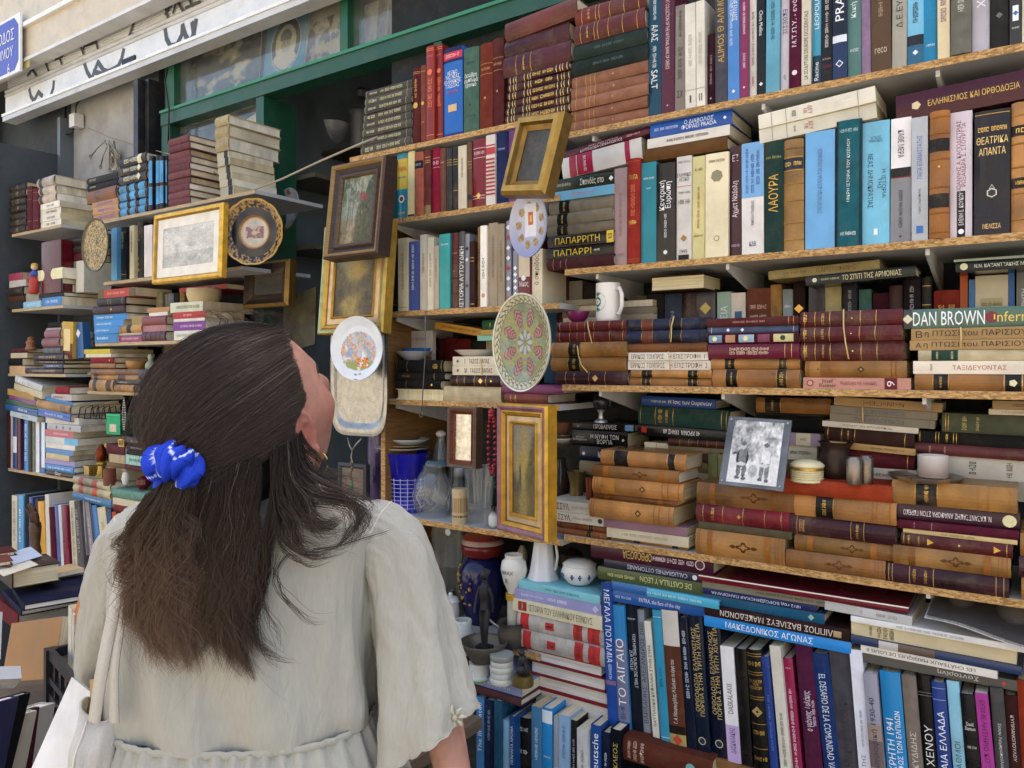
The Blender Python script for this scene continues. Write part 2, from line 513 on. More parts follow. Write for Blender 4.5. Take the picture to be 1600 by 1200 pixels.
def ST(blk, Y, zb, xr, ys, desc, items, dep=None, tilt=0.0, jit=0.004):
    """a pile of lying books, listed from the top; ys: the edges between them at column xr"""
    ox, oy, k = blk
    ur = ox + xr * k
    zs = [PZ(ur, oy + y * k, Y) for y in ys]
    if zb is not None:
        dz = zb - zs[-1]
        zs = [z + dz for z in zs]
    rg = random.Random(sum(map(ord, desc)))
    for i, it in enumerate(items):
        x0, x1, c, kd, ov = it[:5]
        op = it[5] if len(it) > 5 else {}
        Yb = Y + op.get('dy', rg.uniform(-jit, jit))
        X0, X1 = PX(ox + x0 * k, Yb), PX(ox + x1 * k, Yb)
        zt, z0 = zs[i], zs[i + 1]
        th = max(0.004, zt - z0 - 0.0006)
        L = X1 - X0
        d = op.get('d') or dep or min(0.165, L * 0.72)
        tl = R(op.get('tilt', tilt))
        yw = R(op.get('yaw', 0.0) + rg.uniform(-1.8, 1.8))
        zc = (zt + z0) / 2
        if tl:
            Xr = PX(ur, Yb)
            zc += math.tan(tl) * (X0 - Xr)
        M = Matrix.Translation((X0, Yb, zc)) @ Matrix.Rotation(yw, 4, 'Z') @ Matrix.Rotation(math.pi / 2 - tl, 4, 'Y')
        if 'R' in kd:                       # fore-edge towards the street
            M = Matrix.Translation((X0, Yb + d, zc)) @ Matrix.Rotation(math.pi / 2 - tl, 4, 'Y') @ Matrix.Diagonal((1, -1, 1, 1))
        book(M, th, L, d, c, kd, ov, f"{cname(c)} {KW[kd[0]]}, {ORD[i + 1]} from top {desc}",
             (x1 - x0) * (ys[i + 1] - ys[i]) * k * k * op.get('vis', 1.0), op.get('page'))

def spine_y(x, w, b):
    q = 2 * x / w
    return -b * (1 - q * q)
def book_parts(B):
    """list of (part name, MB, material, smooth) in the book's own frame: spine at y=0 facing -y, standing on z=0"""
    w, h, d, kd = B['w'], B['h'], B['d'], B['k']
    rg = random.Random(int(w * 1e5) + int(h * 1e4) * 7)
    if kd[0] == 'l':                        # old leather has aged unevenly from book to book
        q = rg.uniform(.62, 1.0); base = hx(B['c']); g = rg.uniform(.84, 1.0); base = (base[0] * q, base[1] * q * g, base[2] * q * g * rg.uniform(.9, 1.25))
    else:
        base = hx(B['c'], rg.uniform(.9, 1.06))
    if kd[0] == 'l':
        l = sum(base) / 3; base = tuple(x * .88 + l * .12 for x in base)
    base = ink(base)
    hard = kd[0] in 'cljb'
    t = min(0.0028, w * 0.16) if hard else min(0.0006, w * 0.08)
    bulge = {'p': 0.0006, 'c': min(0.006, w * 0.16), 'l': min(0.008, w * 0.2), 'j': min(0.003, w * 0.08), 'b': min(0.005, w * 0.15)}[kd[0]]
    if 'f' in kd: bulge = 0.0005
    na = 6
    xs = np.linspace(w / 2, -w / 2, na + 1)
    out = [(w / 2, d)] + [(x, spine_y(x, w, bulge)) for x in xs] + [(-w / 2, d)]
    wi = w / 2 - t
    inn = [(wi, d)] + [(x * (wi / (w / 2)), spine_y(x, w, bulge) + t) for x in xs] + [(-wi, d)]
    n = len(out)
    j0, j1 = rg.uniform(0, 0.0008), rg.uniform(0, 0.001)
    V = [(x, y, j0 if i % 2 else 0) for i, (x, y) in enumerate(out)] + [(x, y, h - (j1 if i % 3 == 1 else 0)) for i, (x, y) in enumerate(out)] + [(x, y, 0) for x, y in inn] + [(x, y, h) for x, y in inn]
    Fs = []
    for i in range(n - 1):
        Fs.append((i, i + 1, n + i + 1, n + i))
        Fs.append((2 * n + i + 1, 2 * n + i, 3 * n + i, 3 * n + i + 1))
        Fs.append((i + 1, i, 2 * n + i, 2 * n + i + 1))
        Fs.append((n + i, n + i + 1, 3 * n + i + 1, 3 * n + i))
    Fs.append((0, n, 3 * n, 2 * n)); Fs.append((n - 1, 3 * n - 1, 4 * n - 1, 2 * n - 1))
    cov = MB().add(V, Fs, base)
    ins = 0.003 if hard else 0.0004
    pc = hx(B['page'] or rg.choice(['d8ccb0', 'cbbd9c', 'ddd4c0', 'bfae8a', 'd2c6aa']), 1.0)
    pg = MB()
    pi = wi * 0.985
    y0, y1 = t + 0.0008, d - (0.004 if hard else 0.0005)
    yb = spine_y(0, w, bulge) * 0.6
    pg.add([(-pi, y0, ins), (pi, y0, ins), (pi, y1 - 0.001, ins), (0, y1 - (0.003 if hard else 0), ins), (-pi, y1 - 0.001, ins),
            (-pi, y0, h - ins), (pi, y0, h - ins), (pi, y1 - 0.001, h - ins), (0, y1 - (0.003 if hard else 0), h - ins), (-pi, y1 - 0.001, h - ins)],
           [(4, 3, 2, 1, 0), (5, 6, 7, 8, 9), (0, 1, 6, 5), (1, 2, 7, 6), (2, 3, 8, 7), (3, 4, 9, 8), (4, 0, 5, 9)], pc)
    parts = [('cover', cov, KM[kd[0]], False), ('pages', pg, 'pages', False)]
    layer = 0
    def strip(mb, z0, z1, c, x0=-1.0, x1=1.0, eps=0.0004):
        m = 6
        X = np.linspace(x0 * w / 2, x1 * w / 2, m + 1)
        v = [(x, spine_y(x, w, bulge) - eps, z0) for x in X] + [(x, spine_y(x, w, bulge) - eps, z1) for x in X]
        mb.add(v, [(i, i + 1, m + 2 + i, m + 1 + i) for i in range(m)], c)
    def place2d(mb, V2, F2, L0, L1, wf, ori, c, eps, xo=0.0):
        """fit flat lettering into the spine between heights L0..L1 and width fraction wf"""
        if len(V2) == 0: return
        aw = V2[:, 0].max()
        along, across = (L1 - L0), w * wf
        if ori == 'h':
            sx = across / aw; sy = min(along, sx * 1.9)
            sx = min(sx, sy * 1.6)
            px = (V2[:, 0] - aw / 2) * sx + xo * w
            pz = (L0 + L1) / 2 + (V2[:, 1] - 0.5) * sy
        else:
            sl = along / aw; sh = min(across, sl * 2.0)
            sl = min(sl, sh * 1.25)
            a = (V2[:, 0] - aw / 2) * sl
            b2 = (V2[:, 1] - 0.5) * sh
            if ori == 'u':
                pz = (L0 + L1) / 2 + a; px = -b2 + xo * w
            else:
                pz = (L0 + L1) / 2 - a; px = b2 + xo * w
        px = np.clip(px, -w * 0.49, w * 0.49)
        v = np.stack([px, -bulge * (1 - (2 * px / w) ** 2) - eps, pz], 1)
        mb.add(v, F2, c)
    if B['ov']:
        for spec in B['ov'].split(';'):
            p = spec.strip().split(':')
            if not p or not p[0]: continue
            mb = MB(); gold = False
            k0 = p[0]
            layer += 1
            eps = 0.0004 + 0.00022 * layer
            if k0 == 'b':                       # colour zone or label:  b:f0:f1:hex[:x0:x1]
                xa, xb = (float(p[4]), float(p[5])) if len(p) > 5 else (-0.985, 0.985)
                strip(mb, float(p[1]) * h, float(p[2]) * h, ink(hx(p[3], 1.05)), xa, xb, eps)
                parts.append(('spine_label', mb, KM[kd[0]], False))
            elif k0 == 'g':                     # gilt or dark lines:  g:f,f,f:hex[:mm]
                th = float(p[3]) * 0.001 if len(p) > 3 else 0.0012
                for fz in p[1].split(','):
                    strip(mb, float(fz) * h - th / 2, float(fz) * h + th / 2, hx(p[2]), -0.97, 0.97, eps)
                parts.append(('spine_line', mb, 'gilt' if p[2] in ('c9a050', 'e0c080', 'd8b060') else 'print_ink', False))
            elif k0 == 't':                     # lettering:  t:ori:f0:f1:width:hex:text[:xoff]
                V2, F2 = text_mesh(p[6])
                place2d(mb, V2, F2, float(p[2]) * h, float(p[3]) * h, float(p[4]), p[1], hx(p[5]), eps, float(p[7]) if len(p) > 7 else 0.0)
                parts.append(('lettering', mb, 'gilt' if p[5] in ('c9a050', 'e0c080', 'd8b060') else 'print_ink', False))
            elif k0 == 'm':                     # print too small to read:  m:ori:f0:f1:width:hex:words[:xoff]
                V2, F2 = marks_mesh(int(p[6]), rg.random())
                place2d(mb, V2, F2, float(p[2]) * h, float(p[3]) * h, float(p[4]), p[1], hx(p[5]), eps, float(p[7]) if len(p) > 7 else 0.0)
                parts.append(('lettering', mb, 'gilt' if p[5] in ('c9a050', 'e0c080', 'd8b060') else 'print_ink', False))
            elif k0 == 'o':                     # stamped medallion:  o:f:hex[:scale]
                sc = float(p[3]) if len(p) > 3 else 1.0
                cz = float(p[1]) * h; rr = w * 0.3 * sc
                pts = []
                for a in range(24):
                    an = 2 * math.pi * a / 24
                    r1 = rr * (0.75 + 0.25 * math.cos(4 * an))
                    pts.append((math.sin(an) * r1, math.cos(an) * r1 * 1.5))
                ring = [(x * 0.55, z * 0.55) for x, z in pts]
                allp = pts + ring
                v = [(x, spine_y(x, w, bulge) - eps, cz + z) for x, z in allp]
                mb.add(v, [(i, (i + 1) % 24, 24 + (i + 1) % 24, 24 + i) for i in range(24)], hx(p[2]))
                for sg in (-1, 1):
                    q = [(-rr * .22, 1.5 * rr * sg), (rr * .22, 1.5 * rr * sg), (rr * .35, 2.0 * rr * sg), (0, 2.7 * rr * sg), (-rr * .35, 2.0 * rr * sg)]
                    mb.add([(x, spine_y(x, w, bulge) - eps, cz + z) for x, z in q], [(0, 1, 2, 3, 4)], hx(p[2]))
                parts.append(('spine_ornament', mb, 'leather_cover', False))
            elif k0 == 'd':                     # diamond or disc emblem: d:f:hex:size
                cz = float(p[1]) * h; rr = w * float(p[3])
                nn = int(p[4]) if len(p) > 4 else 4
                v = [(math.sin(2 * math.pi * i / nn) * rr, 0, cz + math.cos(2 * math.pi * i / nn) * rr) for i in range(nn)]
                v = [(x, -bulge - eps, z) for x, _, z in v]
                mb.add(v, [tuple(range(nn))], hx(p[2]))
                parts.append(('spine_emblem', mb, 'gilt' if p[2] in ('c9a050', 'e0c080', 'd8b060') else 'print_ink', False))
            elif k0 == 'r':                     # raised bands: r:f,f,f:hex
                for fz in p[1].split(','):
                    z = float(fz) * h
                    m = 6
                    X = np.linspace(-w / 2, w / 2, m + 1)
                    rows = [(-0.002, 0.0), (-0.0012, -0.0013), (0.0012, -0.0013), (0.002, 0.0)]
                    v = [(x, spine_y(x, w, bulge) + dy - 0.0002, z + dz) for dz, dy in rows for x in X]
                    fs = [(r_ * (m + 1) + i, r_ * (m + 1) + i + 1, (r_ + 1) * (m + 1) + i + 1, (r_ + 1) * (m + 1) + i) for r_ in range(3) for i in range(m)]
                    mb.add(v, fs, hx(p[2]))
                parts.append(('raised_band', mb, KM[kd[0]], True))
    return parts

def build_books(limit=300):
    order = sorted(range(len(BOOKS)), key=lambda i: -BOOKS[i]['a'])
    big = set(order[:limit])
    mass = {}
    for i, B in enumerate(BOOKS):
        parts = book_parts(B)
        if i in big:
            root = thing('book', B['label'], 'book', group='books on the stall shelves')
            root.matrix_world = B['M']
            for nm, mb, mt, sm in parts:
                if mb.n:
                    o = mb.build(nm, mt, root, smooth=sm)
                    if nm in ('spine_line', 'raised_band', 'spine_ornament'): o['kind'] = 'stuff'
        else:
            A = np.array(B['M'])
            for nm, mb, mt, sm in parts:
                if not mb.n: continue
                dst = mass.setdefault(mt, MB())
                dst.add(np.concatenate(mb.v), mb.f, np.concatenate(mb.c), A)
    if mass:
        # one object for the small books that remain, with one slot per cover material
        tot = MB(); slots = []; idx = []
        for mt, mb in mass.items():
            tot.add(np.concatenate(mb.v), mb.f, np.concatenate(mb.c))
            idx += [len(slots)] * len(mb.f); slots.append(mt)
        o = tot.build('far_books', slots[0])
        for mt in slots[1:]: o.data.materials.append(MATS[mt])
        o.data.polygons.foreach_set('material_index', idx)
        tag(o, 'mass of small worn books filling the gaps of the crowded shelves', 'books', kind='stuff')
    print('BOOKS', len(BOOKS), 'as objects', len(big))
# ================================================================== the place
YB = 1.80                      # front of the book rows
YF = 2.10                      # shop front plane
# shelf heights (tops)
ZA, ZB, ZC, ZD, ZE = 2.179, 1.811, 1.500, 1.095, 0.612
C1, C2, C3, C4, C5 = 2.238, 2.015, 1.722, 1.445, 1.079
XL, XR = PX(884, YB), 1.25     # right-hand shelves
A0, A1, A2, A3 = [(x, 0, .2625) for x in (0, 400, 800, 1180)]
B0, B1, B2, B3 = [(x, 250, .2625) for x in (0, 400, 800, 1180)]
G0, G1, G2, G3 = [(x, 500, .2625) for x in (0, 400, 800, 1180)]
D0, D1, D2, D3 = [(x, 750, .375) for x in (0, 400, 800, 1180)]

# ground
MB().grid(np.array([[(-60, -60, 0), (60, -60, 0)], [(-60, 60, 0), (60, 60, 0)]], dtype=float), hx('75716b')).build('pavement', 'asphalt')
tag(bpy.data.objects['pavement'], kind='structure')

# unseen pale building added across the street, whose sunlit front lights the stall
opp = thing('bounce_building', 'unseen pale building added behind the viewer to bounce sunlight on the stall', 'building')
MB().box(-18, 14, -10.6, -10.0, 0, 6.2, hx('c4bcae')).build('front_wall', 'plaster', opp)
for i in range(9):
    for j in range(2):
        MB().box(-14.6 + 3 * i, -13.4 + 3 * i, -10.02, -9.985, 1.2 + 3.1 * j, 3.0 + 3.1 * j, hx('5c6468')).build('window', 'plain', opp)
# shop building
shop = thing('shop_building', 'dark grey shop front with beige cladding above the bookstall', 'building', (0, 0, 0))
GREY = hx('42474b'); LWALL = hx('8f8f8c'); DARK = hx('202427')
MB().box(PX(612, YF), 1.6, YF, YF + .12, 0, 3.3, hx('2f3437')).build('back_wall', 'plaster', shop)
MB().box(-4.52, PX(270, YF), YF + .03, YF + .15, 0, PZ(200, 300, YF), hx('4c5256')).build('lower_wall', 'plaster', shop)
MB().box(-4.40, PX(213, YF), YF + .032, YF + .14, PZ(200, 300, YF), 3.3, hx('a3a29d')).build('plaster_wall', 'plaster', shop)
MB().box(PX(213, YF) + .001, PX(242, YF), YF + .02, YF + .13, PZ(200, 300, YF) + .002, 3.3, hx('4a5157')).build('painted_pier', 'plaster', shop)
MB().box(-4.75, -4.405, 1.70, YF + .2, 0, 2.70, hx('464c50')).build('side_pier', 'plaster', shop)
MB().box(-4.40, -4.37, 2.06, YF + .03, 0, 2.9, hx('5c6468')).build('corner_trim', 'paint', shop)
# interior
MB().box(-2.80, 1.6, 3.55, 3.65, 0, 3.2, hx('8b9aa2')).build('interior_wall', 'plaster', shop)
MB().box(-2.92, -2.80, YF + .16, 3.65, 0, 3.2, hx('5c686e')).build('interior_side_wall', 'plaster', shop)
MB().box(-4.6, 1.7, YF + .16, 3.7, 3.2, 3.3, hx('5a5f62')).build('interior_ceiling', 'plaster', shop)
MB().box(-2.8, 1.6, YF + .12, 3.6, 0.002, 0.05, hx('3a3630')).build('interior_floor', 'plaster', shop)
MB().box(-4.7, 1.7, 2.10, 3.7, 3.302, 3.4, hx('77756f')).build('soffit', 'plaster', shop)
MB().box(-5.3, -4.401, YF + .034, YF + .15, 0, 3.3, hx('454b4f')).build('recess_wall', 'plaster', shop)
MB().box(PX(268, YF), PX(428, YF), YF + .005, YF + .11, 0, 1.948, hx('3a4043')).build('sill_wall', 'plaster', shop)
MB().box(-4.4, -2.93, 2.62, 2.70, 0, 3.2, hx('414b50')).build('window_back', 'plaster', shop)
# black shutter track, pipe
MB().box(PX(243, YF), PX(250, YF), 1.99, YF + .02, 0, 2.90, hx('15171a')).build('shutter_track', 'paint', shop)
MB().box(PX(251, YF), PX(257, YF), 2.02, YF + .02, 0, 2.90, hx('1b1d20')).build('shutter_track', 'paint', shop)
MB().box(PX(257.5, YF), PX(268, YF), YF + .0, YF + .1, 0, 3.2, hx('4d5150')).build('window_reveal', 'plaster', shop)
# cladding planks above the shutter; the shutter hangs just before the window
YSH = 1.985
KS = YSH / 1.695
def sz(z): return CAMH + (z - CAMH) * KS
ZS = sz(2.74)
zt = [sz(z) for z in (2.945, 3.085, 3.10, 3.30, 3.318, 3.52, 3.538, 3.80, 3.82, 4.2)]
XE = -5.2
for i in range(0, len(zt) - 1):
    if i % 2 == 0:
        MB().box(XE, 1.7, YSH - .065, YSH, zt[i] + .001, zt[i + 1] - .001, hx('cdbfa6')).build('cladding_board', 'paint', shop)
    else:
        MB().box(XE, 1.7, YSH - .085, YSH, zt[i] - .003, zt[i + 1] + .003, hx('eceae4')).build('cladding_strip', 'paint', shop)
MB().box(-7.5, 4.5, YSH + .002, YSH + .09, sz(2.95), 4.95, hx('a8a294')).build('upper_shade_wall', 'plaster', shop)  # unseen upper storey added; its height keeps the stall in shadow
MB().box(-7.5, -5.21, 1.95, 2.07, 0, sz(2.949), hx('8f8b82')).build('side_wall', 'plaster', shop)
MB().box(1.71, 4.5, 1.95, 2.07, 0, sz(2.949), hx('8f8b82')).build('side_wall', 'plaster', shop)
MB().box(-7.5, 4.5, YSH + .1, 6.0, 4.85, 4.95, hx('8a857a')).build('roof', 'plaster', shop)

# roller shutter, rolled up
sh = thing('roller_shutter', 'rolled-up white metal shutter with black graffiti above the left shelves', 'shutter')
XS0 = PX(4, YSH)
MB().box(XS0, 1.6, YSH, YSH + .07, ZS, ZS + .026, hx('c6c8c8')).build('bottom_bar', 'paint', sh)
MB().box(XS0, 1.6, YSH - .006, YSH + .006, ZS + .0265, ZS + .04, hx('eceeec')).build('bottom_lip', 'paint', sh)
MB().box(XS0, 1.6, YSH + .015, YSH + .05, ZS + .0405, ZS + .139, hx('dadee0')).build('shutter_panel', 'paint', sh)
z = ZS + .14
for k in range(2):
    MB().tube([(XS0, YSH + .02, z + .0105), (1.6, YSH + .02, z + .0105)], .011, hx('d2d2ce'), 8).build('shutter_tube', 'paint', sh, smooth=True)
    z += .0229
for k in range(7):
    a = MB()
    P = []
    for q in range(6):
        an = math.pi * q / 5
        P.append([(XS0, YSH + .032 - .007 * math.sin(an), z + .0122 * q / 5), (1.6, YSH + .032 - .007 * math.sin(an), z + .0122 * q / 5)])
    a.grid(np.array(P), hx('c8cac8')).build('shutter_slat', 'paint', sh, smooth=True)
    z += .0126
MB().box(XS0 - .1, 1.65, YSH - .076, YSH + .001, sz(2.93), sz(2.944), hx('d8d8d4')).build('box_edge', 'paint', sh)
# graffiti strokes: flat print lying on the panel and on the slats
def graf(pts, w, y, mb, c='4a4d52'):
    """brush stroke in (u,v) pixels on the plane y"""
    P = [PP(u, v, y) for u, v in pts]
    for i in range(len(P) - 1):
        d = (P[i + 1] - P[i]); d.y = 0
        n = Vector((-d.z, 0, d.x)).normalized() * w / 2
        e = d.normalized() * w * .3
        o = Vector((0, -.00003 * i, 0))
        mb.add([P[i] - n - e + o, P[i + 1] - n + e + o, P[i + 1] + n + e + o, P[i] + n - e + o], [(0, 1, 2, 3)], hx(c))
for k, pts in enumerate(([(43, 118), (50, 108), (58, 120)], [(70, 95), (76, 112)], [(92, 88), (96, 100)], [(86, 93), (98, 87)], [(128, 80), (132, 72), (150, 66), (153, 78)], [(126, 72), (130, 84)],
            [(208, 38), (200, 60)], [(258, 10), (262, 28)], [(258, 22), (270, 4)], [(270, 20), (276, 0), (286, 18)], [(296, 0), (302, 12)], [(290, 12), (312, 3)])):
    m = MB(); graf(pts, .015, YSH + .0238 - .0003 * k, m); m.build('graffiti_stroke', 'print_ink', sh)
for k, pts in enumerate(([(46, 140), (48, 150), (53, 158), (60, 144), (66, 150)], [(84, 128), (83, 138), (80, 147)], [(132, 100), (136, 112), (143, 124), (148, 110), (153, 97), (162, 110), (170, 112), (184, 104), (190, 92), (193, 78)],
            [(146, 112), (160, 116), (186, 104)], [(258, 46), (260, 60), (266, 72), (276, 70), (284, 54), (285, 40)], [(285, 40), (290, 56), (297, 66), (303, 50), (306, 32)], [(300, 36), (302, 50), (304, 60)])):
    m = MB(); graf(pts, .026, YSH + .0146 - .0003 * k, m); m.build('graffiti_stroke', 'print_ink', sh)
q = [PP(191, 88, YSH + .01), PP(211, 79, YSH + .01), PP(211, 96, YSH + .01), PP(191, 103, YSH + .01)]
MB().box(q[0].x, q[1].x, YSH + .008, YSH + .0145, q[3].z + .004, q[1].z - .02, hx('2b2b2c')).build('shutter_lock', 'metal', sh)

# street sign and sticker
sg = thing('street_sign', 'blue enamel street sign with white lettering at the left edge', 'sign', (0, 0, 0))
ys = 1.885
X0, X1 = PX(-75, ys), PX(31, ys)
Zt, Zb = PZ(25, 22, ys), PZ(25, 113, ys)
MB().box(X0, X1, ys, ys + .012, Zb, Zt, hx('e6e6ea')).build('sign_plate', 'ceramic', sg)
cx, cz, hw, hh = (X0 + X1) / 2, (Zt + Zb) / 2, (X1 - X0) / 2 - .016, (Zt - Zb) / 2 - .016
c_ = .045
v = [(cx - hw + c_, ys - .002, cz - hh), (cx + hw - c_, ys - .002, cz - hh), (cx + hw, ys - .002, cz - hh + c_), (cx + hw, ys - .002, cz + hh - c_), (cx + hw - c_, ys - .002, cz + hh), (cx - hw + c_, ys - .002, cz + hh), (cx - hw, ys - .002, cz + hh - c_), (cx - hw, ys - .002, cz - hh + c_)]
MB().add(v, [tuple(range(8))], hx('3038a0')).build('blue_field', 'ceramic', sg)
for txt, xr_, z0, hgt in (('ΟΔΟΣ', X1 - .06, Zt - .13, .062), ('ΝΟΜΟΥ', X1 - .07, Zt - .215, .056), ('6', X1 - .11, Zt - .30, .054)):
    V2, F2 = text_mesh(txt)
    w2 = V2[:, 0].max()
    MB().add([(xr_ - (w2 - x) * hgt * .8, ys - .0035, z0 + y * hgt) for x, y in V2], F2, hx('e8e8ee')).build('lettering', 'print_ink', sg)
stk = MB().box(PX(31, 1.905), PX(42, 1.905), 1.9170, 1.9198, PZ(36, 106, 1.905), PZ(36, 88, 1.905), hx('c9b870')).build('sticker', 'print')
tag(stk, 'small yellow sticker on the cladding beside the street sign', 'sticker')

# green shop window
win = thing('shop_window', 'green painted shop window frame with posters behind its panes', 'window')
GR = hx('164c38')
zb0, zb1 = 2.672, 2.745
MB().box(PX(268, YF), 1.55, YF - .055, YF + .02, zb0, zb1, GR).build('transom', 'paint', win)
MB().box(PX(268, YF), 1.55, YF - .062, YF - .055, zb1 - .016, zb1 - .004, hx('2c7d5c')).build('transom_bead', 'paint', win)
for u0, u1, za, zc in ((268, 281, 1.2, zb0), (415.5, 427.5, .3, zb0), (692, 704, 2.2, zb0)):
    MB().box(PX(u0, YF), PX(u1, YF), YF - .05, YF + .12, za, zc - .001, GR).build('post', 'paint', win)
for u0, u1 in ((268, 281), (540, 552), (820, 832)):
    MB().box(PX(u0, YF), PX(u1, YF), YF - .03, YF + .06, zb1 + .001, 3.2, hx('1a5a42')).build('mullion', 'paint', win)
MB().box(PX(268, YF), 1.55, YF - .03, YF + .06, 3.19, 3.24, GR).build('head_rail', 'paint', win)
for u0, u1, za, zc in ((281, 540, zb1 + .002, 3.188), (552, 820, zb1 + .002, 3.188), (281, 415.5, 1.95, zb0 - .002), (704, 880, 2.25, zb0 - .002)):
    MB().box(PX(u0, YF) + .001, PX(u1, YF) - .001, YF, YF + .004, za, zc, (0.95, 0.97, 0.96)).build('pane', 'window_glass', win)

# posters and covers leaning behind the upper panes
def vgrid(w, h, nx, nz, fn):
    """grid in the local xz plane facing -y, coloured by fn(a,b) with a,b in 0..1 (b up)"""
    P = np.zeros((nz, nx, 3)); Cc = np.zeros((nz, nx, 3))
    for i in range(nz):
        for j in range(nx):
            a, b = j / (nx - 1), i / (nz - 1)
            P[i, j] = ((a - .5) * w, 0, b * h)
            Cc[i, j] = fn(a, b)
    return MB().grid(P, Cc)
def mixc(a, b, t):
    t = max(0., min(1., t))
    return tuple(a[i] + (b[i] - a[i]) * t for i in range(3))
_nz = np.random.RandomState(5).rand(64, 64)
def vn(x, y):
    """value noise"""
    i, j = int(math.floor(x)), int(math.floor(y)); fx, fy = x - i, y - j
    fx, fy = fx * fx * (3 - 2 * fx), fy * fy * (3 - 2 * fy)
    g = lambda a, b: _nz[a % 64, b % 64]
    return (g(i, j) * (1 - fx) + g(i + 1, j) * fx) * (1 - fy) + (g(i, j + 1) * (1 - fx) + g(i + 1, j + 1) * fx) * fy
def fb(x, y):
    return .5 * vn(x, y) + .3 * vn(2.1 * x + 7, 2.1 * y + 3) + .2 * vn(4.3 * x + 1, 4.3 * y + 9)
def portrait(a, b):
    c = hx('3a86a8')
    x, y = (a - .5), (b - .55) * 1.0
    r = math.hypot(x, y * .95)
    if r < .36: c = hx('e0d8c0') if r > .345 else hx('1d1d1d')
    if r < .25: c = hx('d8ccac')
    fx, fy = x + .0, y - .02
    if math.hypot(fx / .12, fy / .16) < 1: c = hx('b8aa90')
    if math.hypot((fx + .01) / .14, (fy - .08) / .1) < 1 and fy > .03: c = hx('26221f')
    if fy < -.13 and abs(fx) < .2 + (-.13 - fy) and r < .33: c = hx('cfc3a8')
    if math.hypot((fx - .04) / .025, (fy - .0) / .012) < 1 or math.hypot((fx + .05) / .025, fy / .012) < 1: c = hx('30281f')
    return mixc(c, hx('1c4858'), .35 * fb(a * 5, b * 5))
def sketch(a, b):
    n = fb(a * 9 + 3, b * 9)
    c = mixc(hx('b5a98c'), hx('5a5244'), (n - .48) * 7 if .12 < a < .9 and .05 < b < .78 else 0)
    return c
def oldhouse(a, b):
    c = mixc(hx('8a8068'), hx('3a352c'), fb(a * 7, b * 7))
    if .3 < a < .8 and .2 < b < .75: c = mixc(hx('3c372f'), hx('8c8268'), 1 if (int(a * 20) % 3 == 0 or b > .68) else fb(a * 12, b * 12))
    return c
def bluish(a, b):
    return mixc(hx('5c8f9c'), hx('cfd2c8'), (fb(a * 4, b * 4) - .4) * 4)
def darkart(a, b):
    return mixc(mixc(hx('1a1814'), hx('20404c'), fb(a * 3, b * 3)), hx('c0b48c'), (fb(a * 6 + 11, b * 8) - .54) * 7)
def poster(name, label, u0, u1, v0, v1, Y, fn, lean=8, roll=0, cat='poster', nx=70, nz=84, edge='cfc4a6'):
    uc = (u0 + u1) / 2
    w = PX(u1, Y) - PX(u0, Y); h = (v1 - v0) / F_PX * PS(uc, Y)
    t = thing(name, label, cat, (PX(uc, Y), Y, PZ(uc, v1, Y)), (R(-lean), R(roll), 0))
    vgrid(w, h, nx, nz, fn).build('printed_face', 'print', t)
    MB().box(-w / 2, w / 2, .0006, .006, 0, h, hx(edge)).build('board', 'plain', t)
    return t
poster('record_sleeve', 'blue record sleeve with a round portrait behind the window pane', 408, 472, 15, 132, YF + .06, portrait, 4, 4)
poster('drawing_poster', 'beige poster with a fine line drawing behind the window pane', 470, 538, 2, 108, YF + .09, sketch, 4, -3)
poster('house_print', 'sepia print of an old house behind the window pane', 586, 634, -30, 72, YF + .06, oldhouse, 4, 2)
poster('pale_blue_print', 'pale blue print behind the upper right window pane', 654, 718, -60, 38, YF + .06, bluish, 4, -3)
poster('dark_collage', 'dark collage poster behind the leftmost upper window pane', 290, 400, 40, 170, YF + .08, darkart, 4, 0)
poster('grey_card', 'dark grey printed card standing right of the pale blue print', 716, 760, -40, 28, YF + .09, lambda a, b: mixc(hx('3c3c38'), hx('8a8672'), (fb(a * 9, b * 9) - .5) * 4), 4, 2)
poster('blue_card', 'blue and cream card leaning in the lower left pane', 370, 414, 178, 240, YF + .04, lambda a, b: hx('d8cfae') if a + b > 1.25 else hx('4a78a0'), 6, -12)
poster('cream_board', 'cream board behind glass beside the house print', 566, 588, 2, 78, YF + .08, lambda a, b: mixc(hx('c8bfa6'), hx('8a8270'), fb(a * 3, b * 4)), 4, 0)
poster('cream_sheet', 'cream sheet standing between house print and pale blue print', 636, 656, -20, 60, YF + .1, lambda a, b: mixc(hx('c4b897'), hx('7d745c'), fb(a * 3, b * 4)), 4, 0)

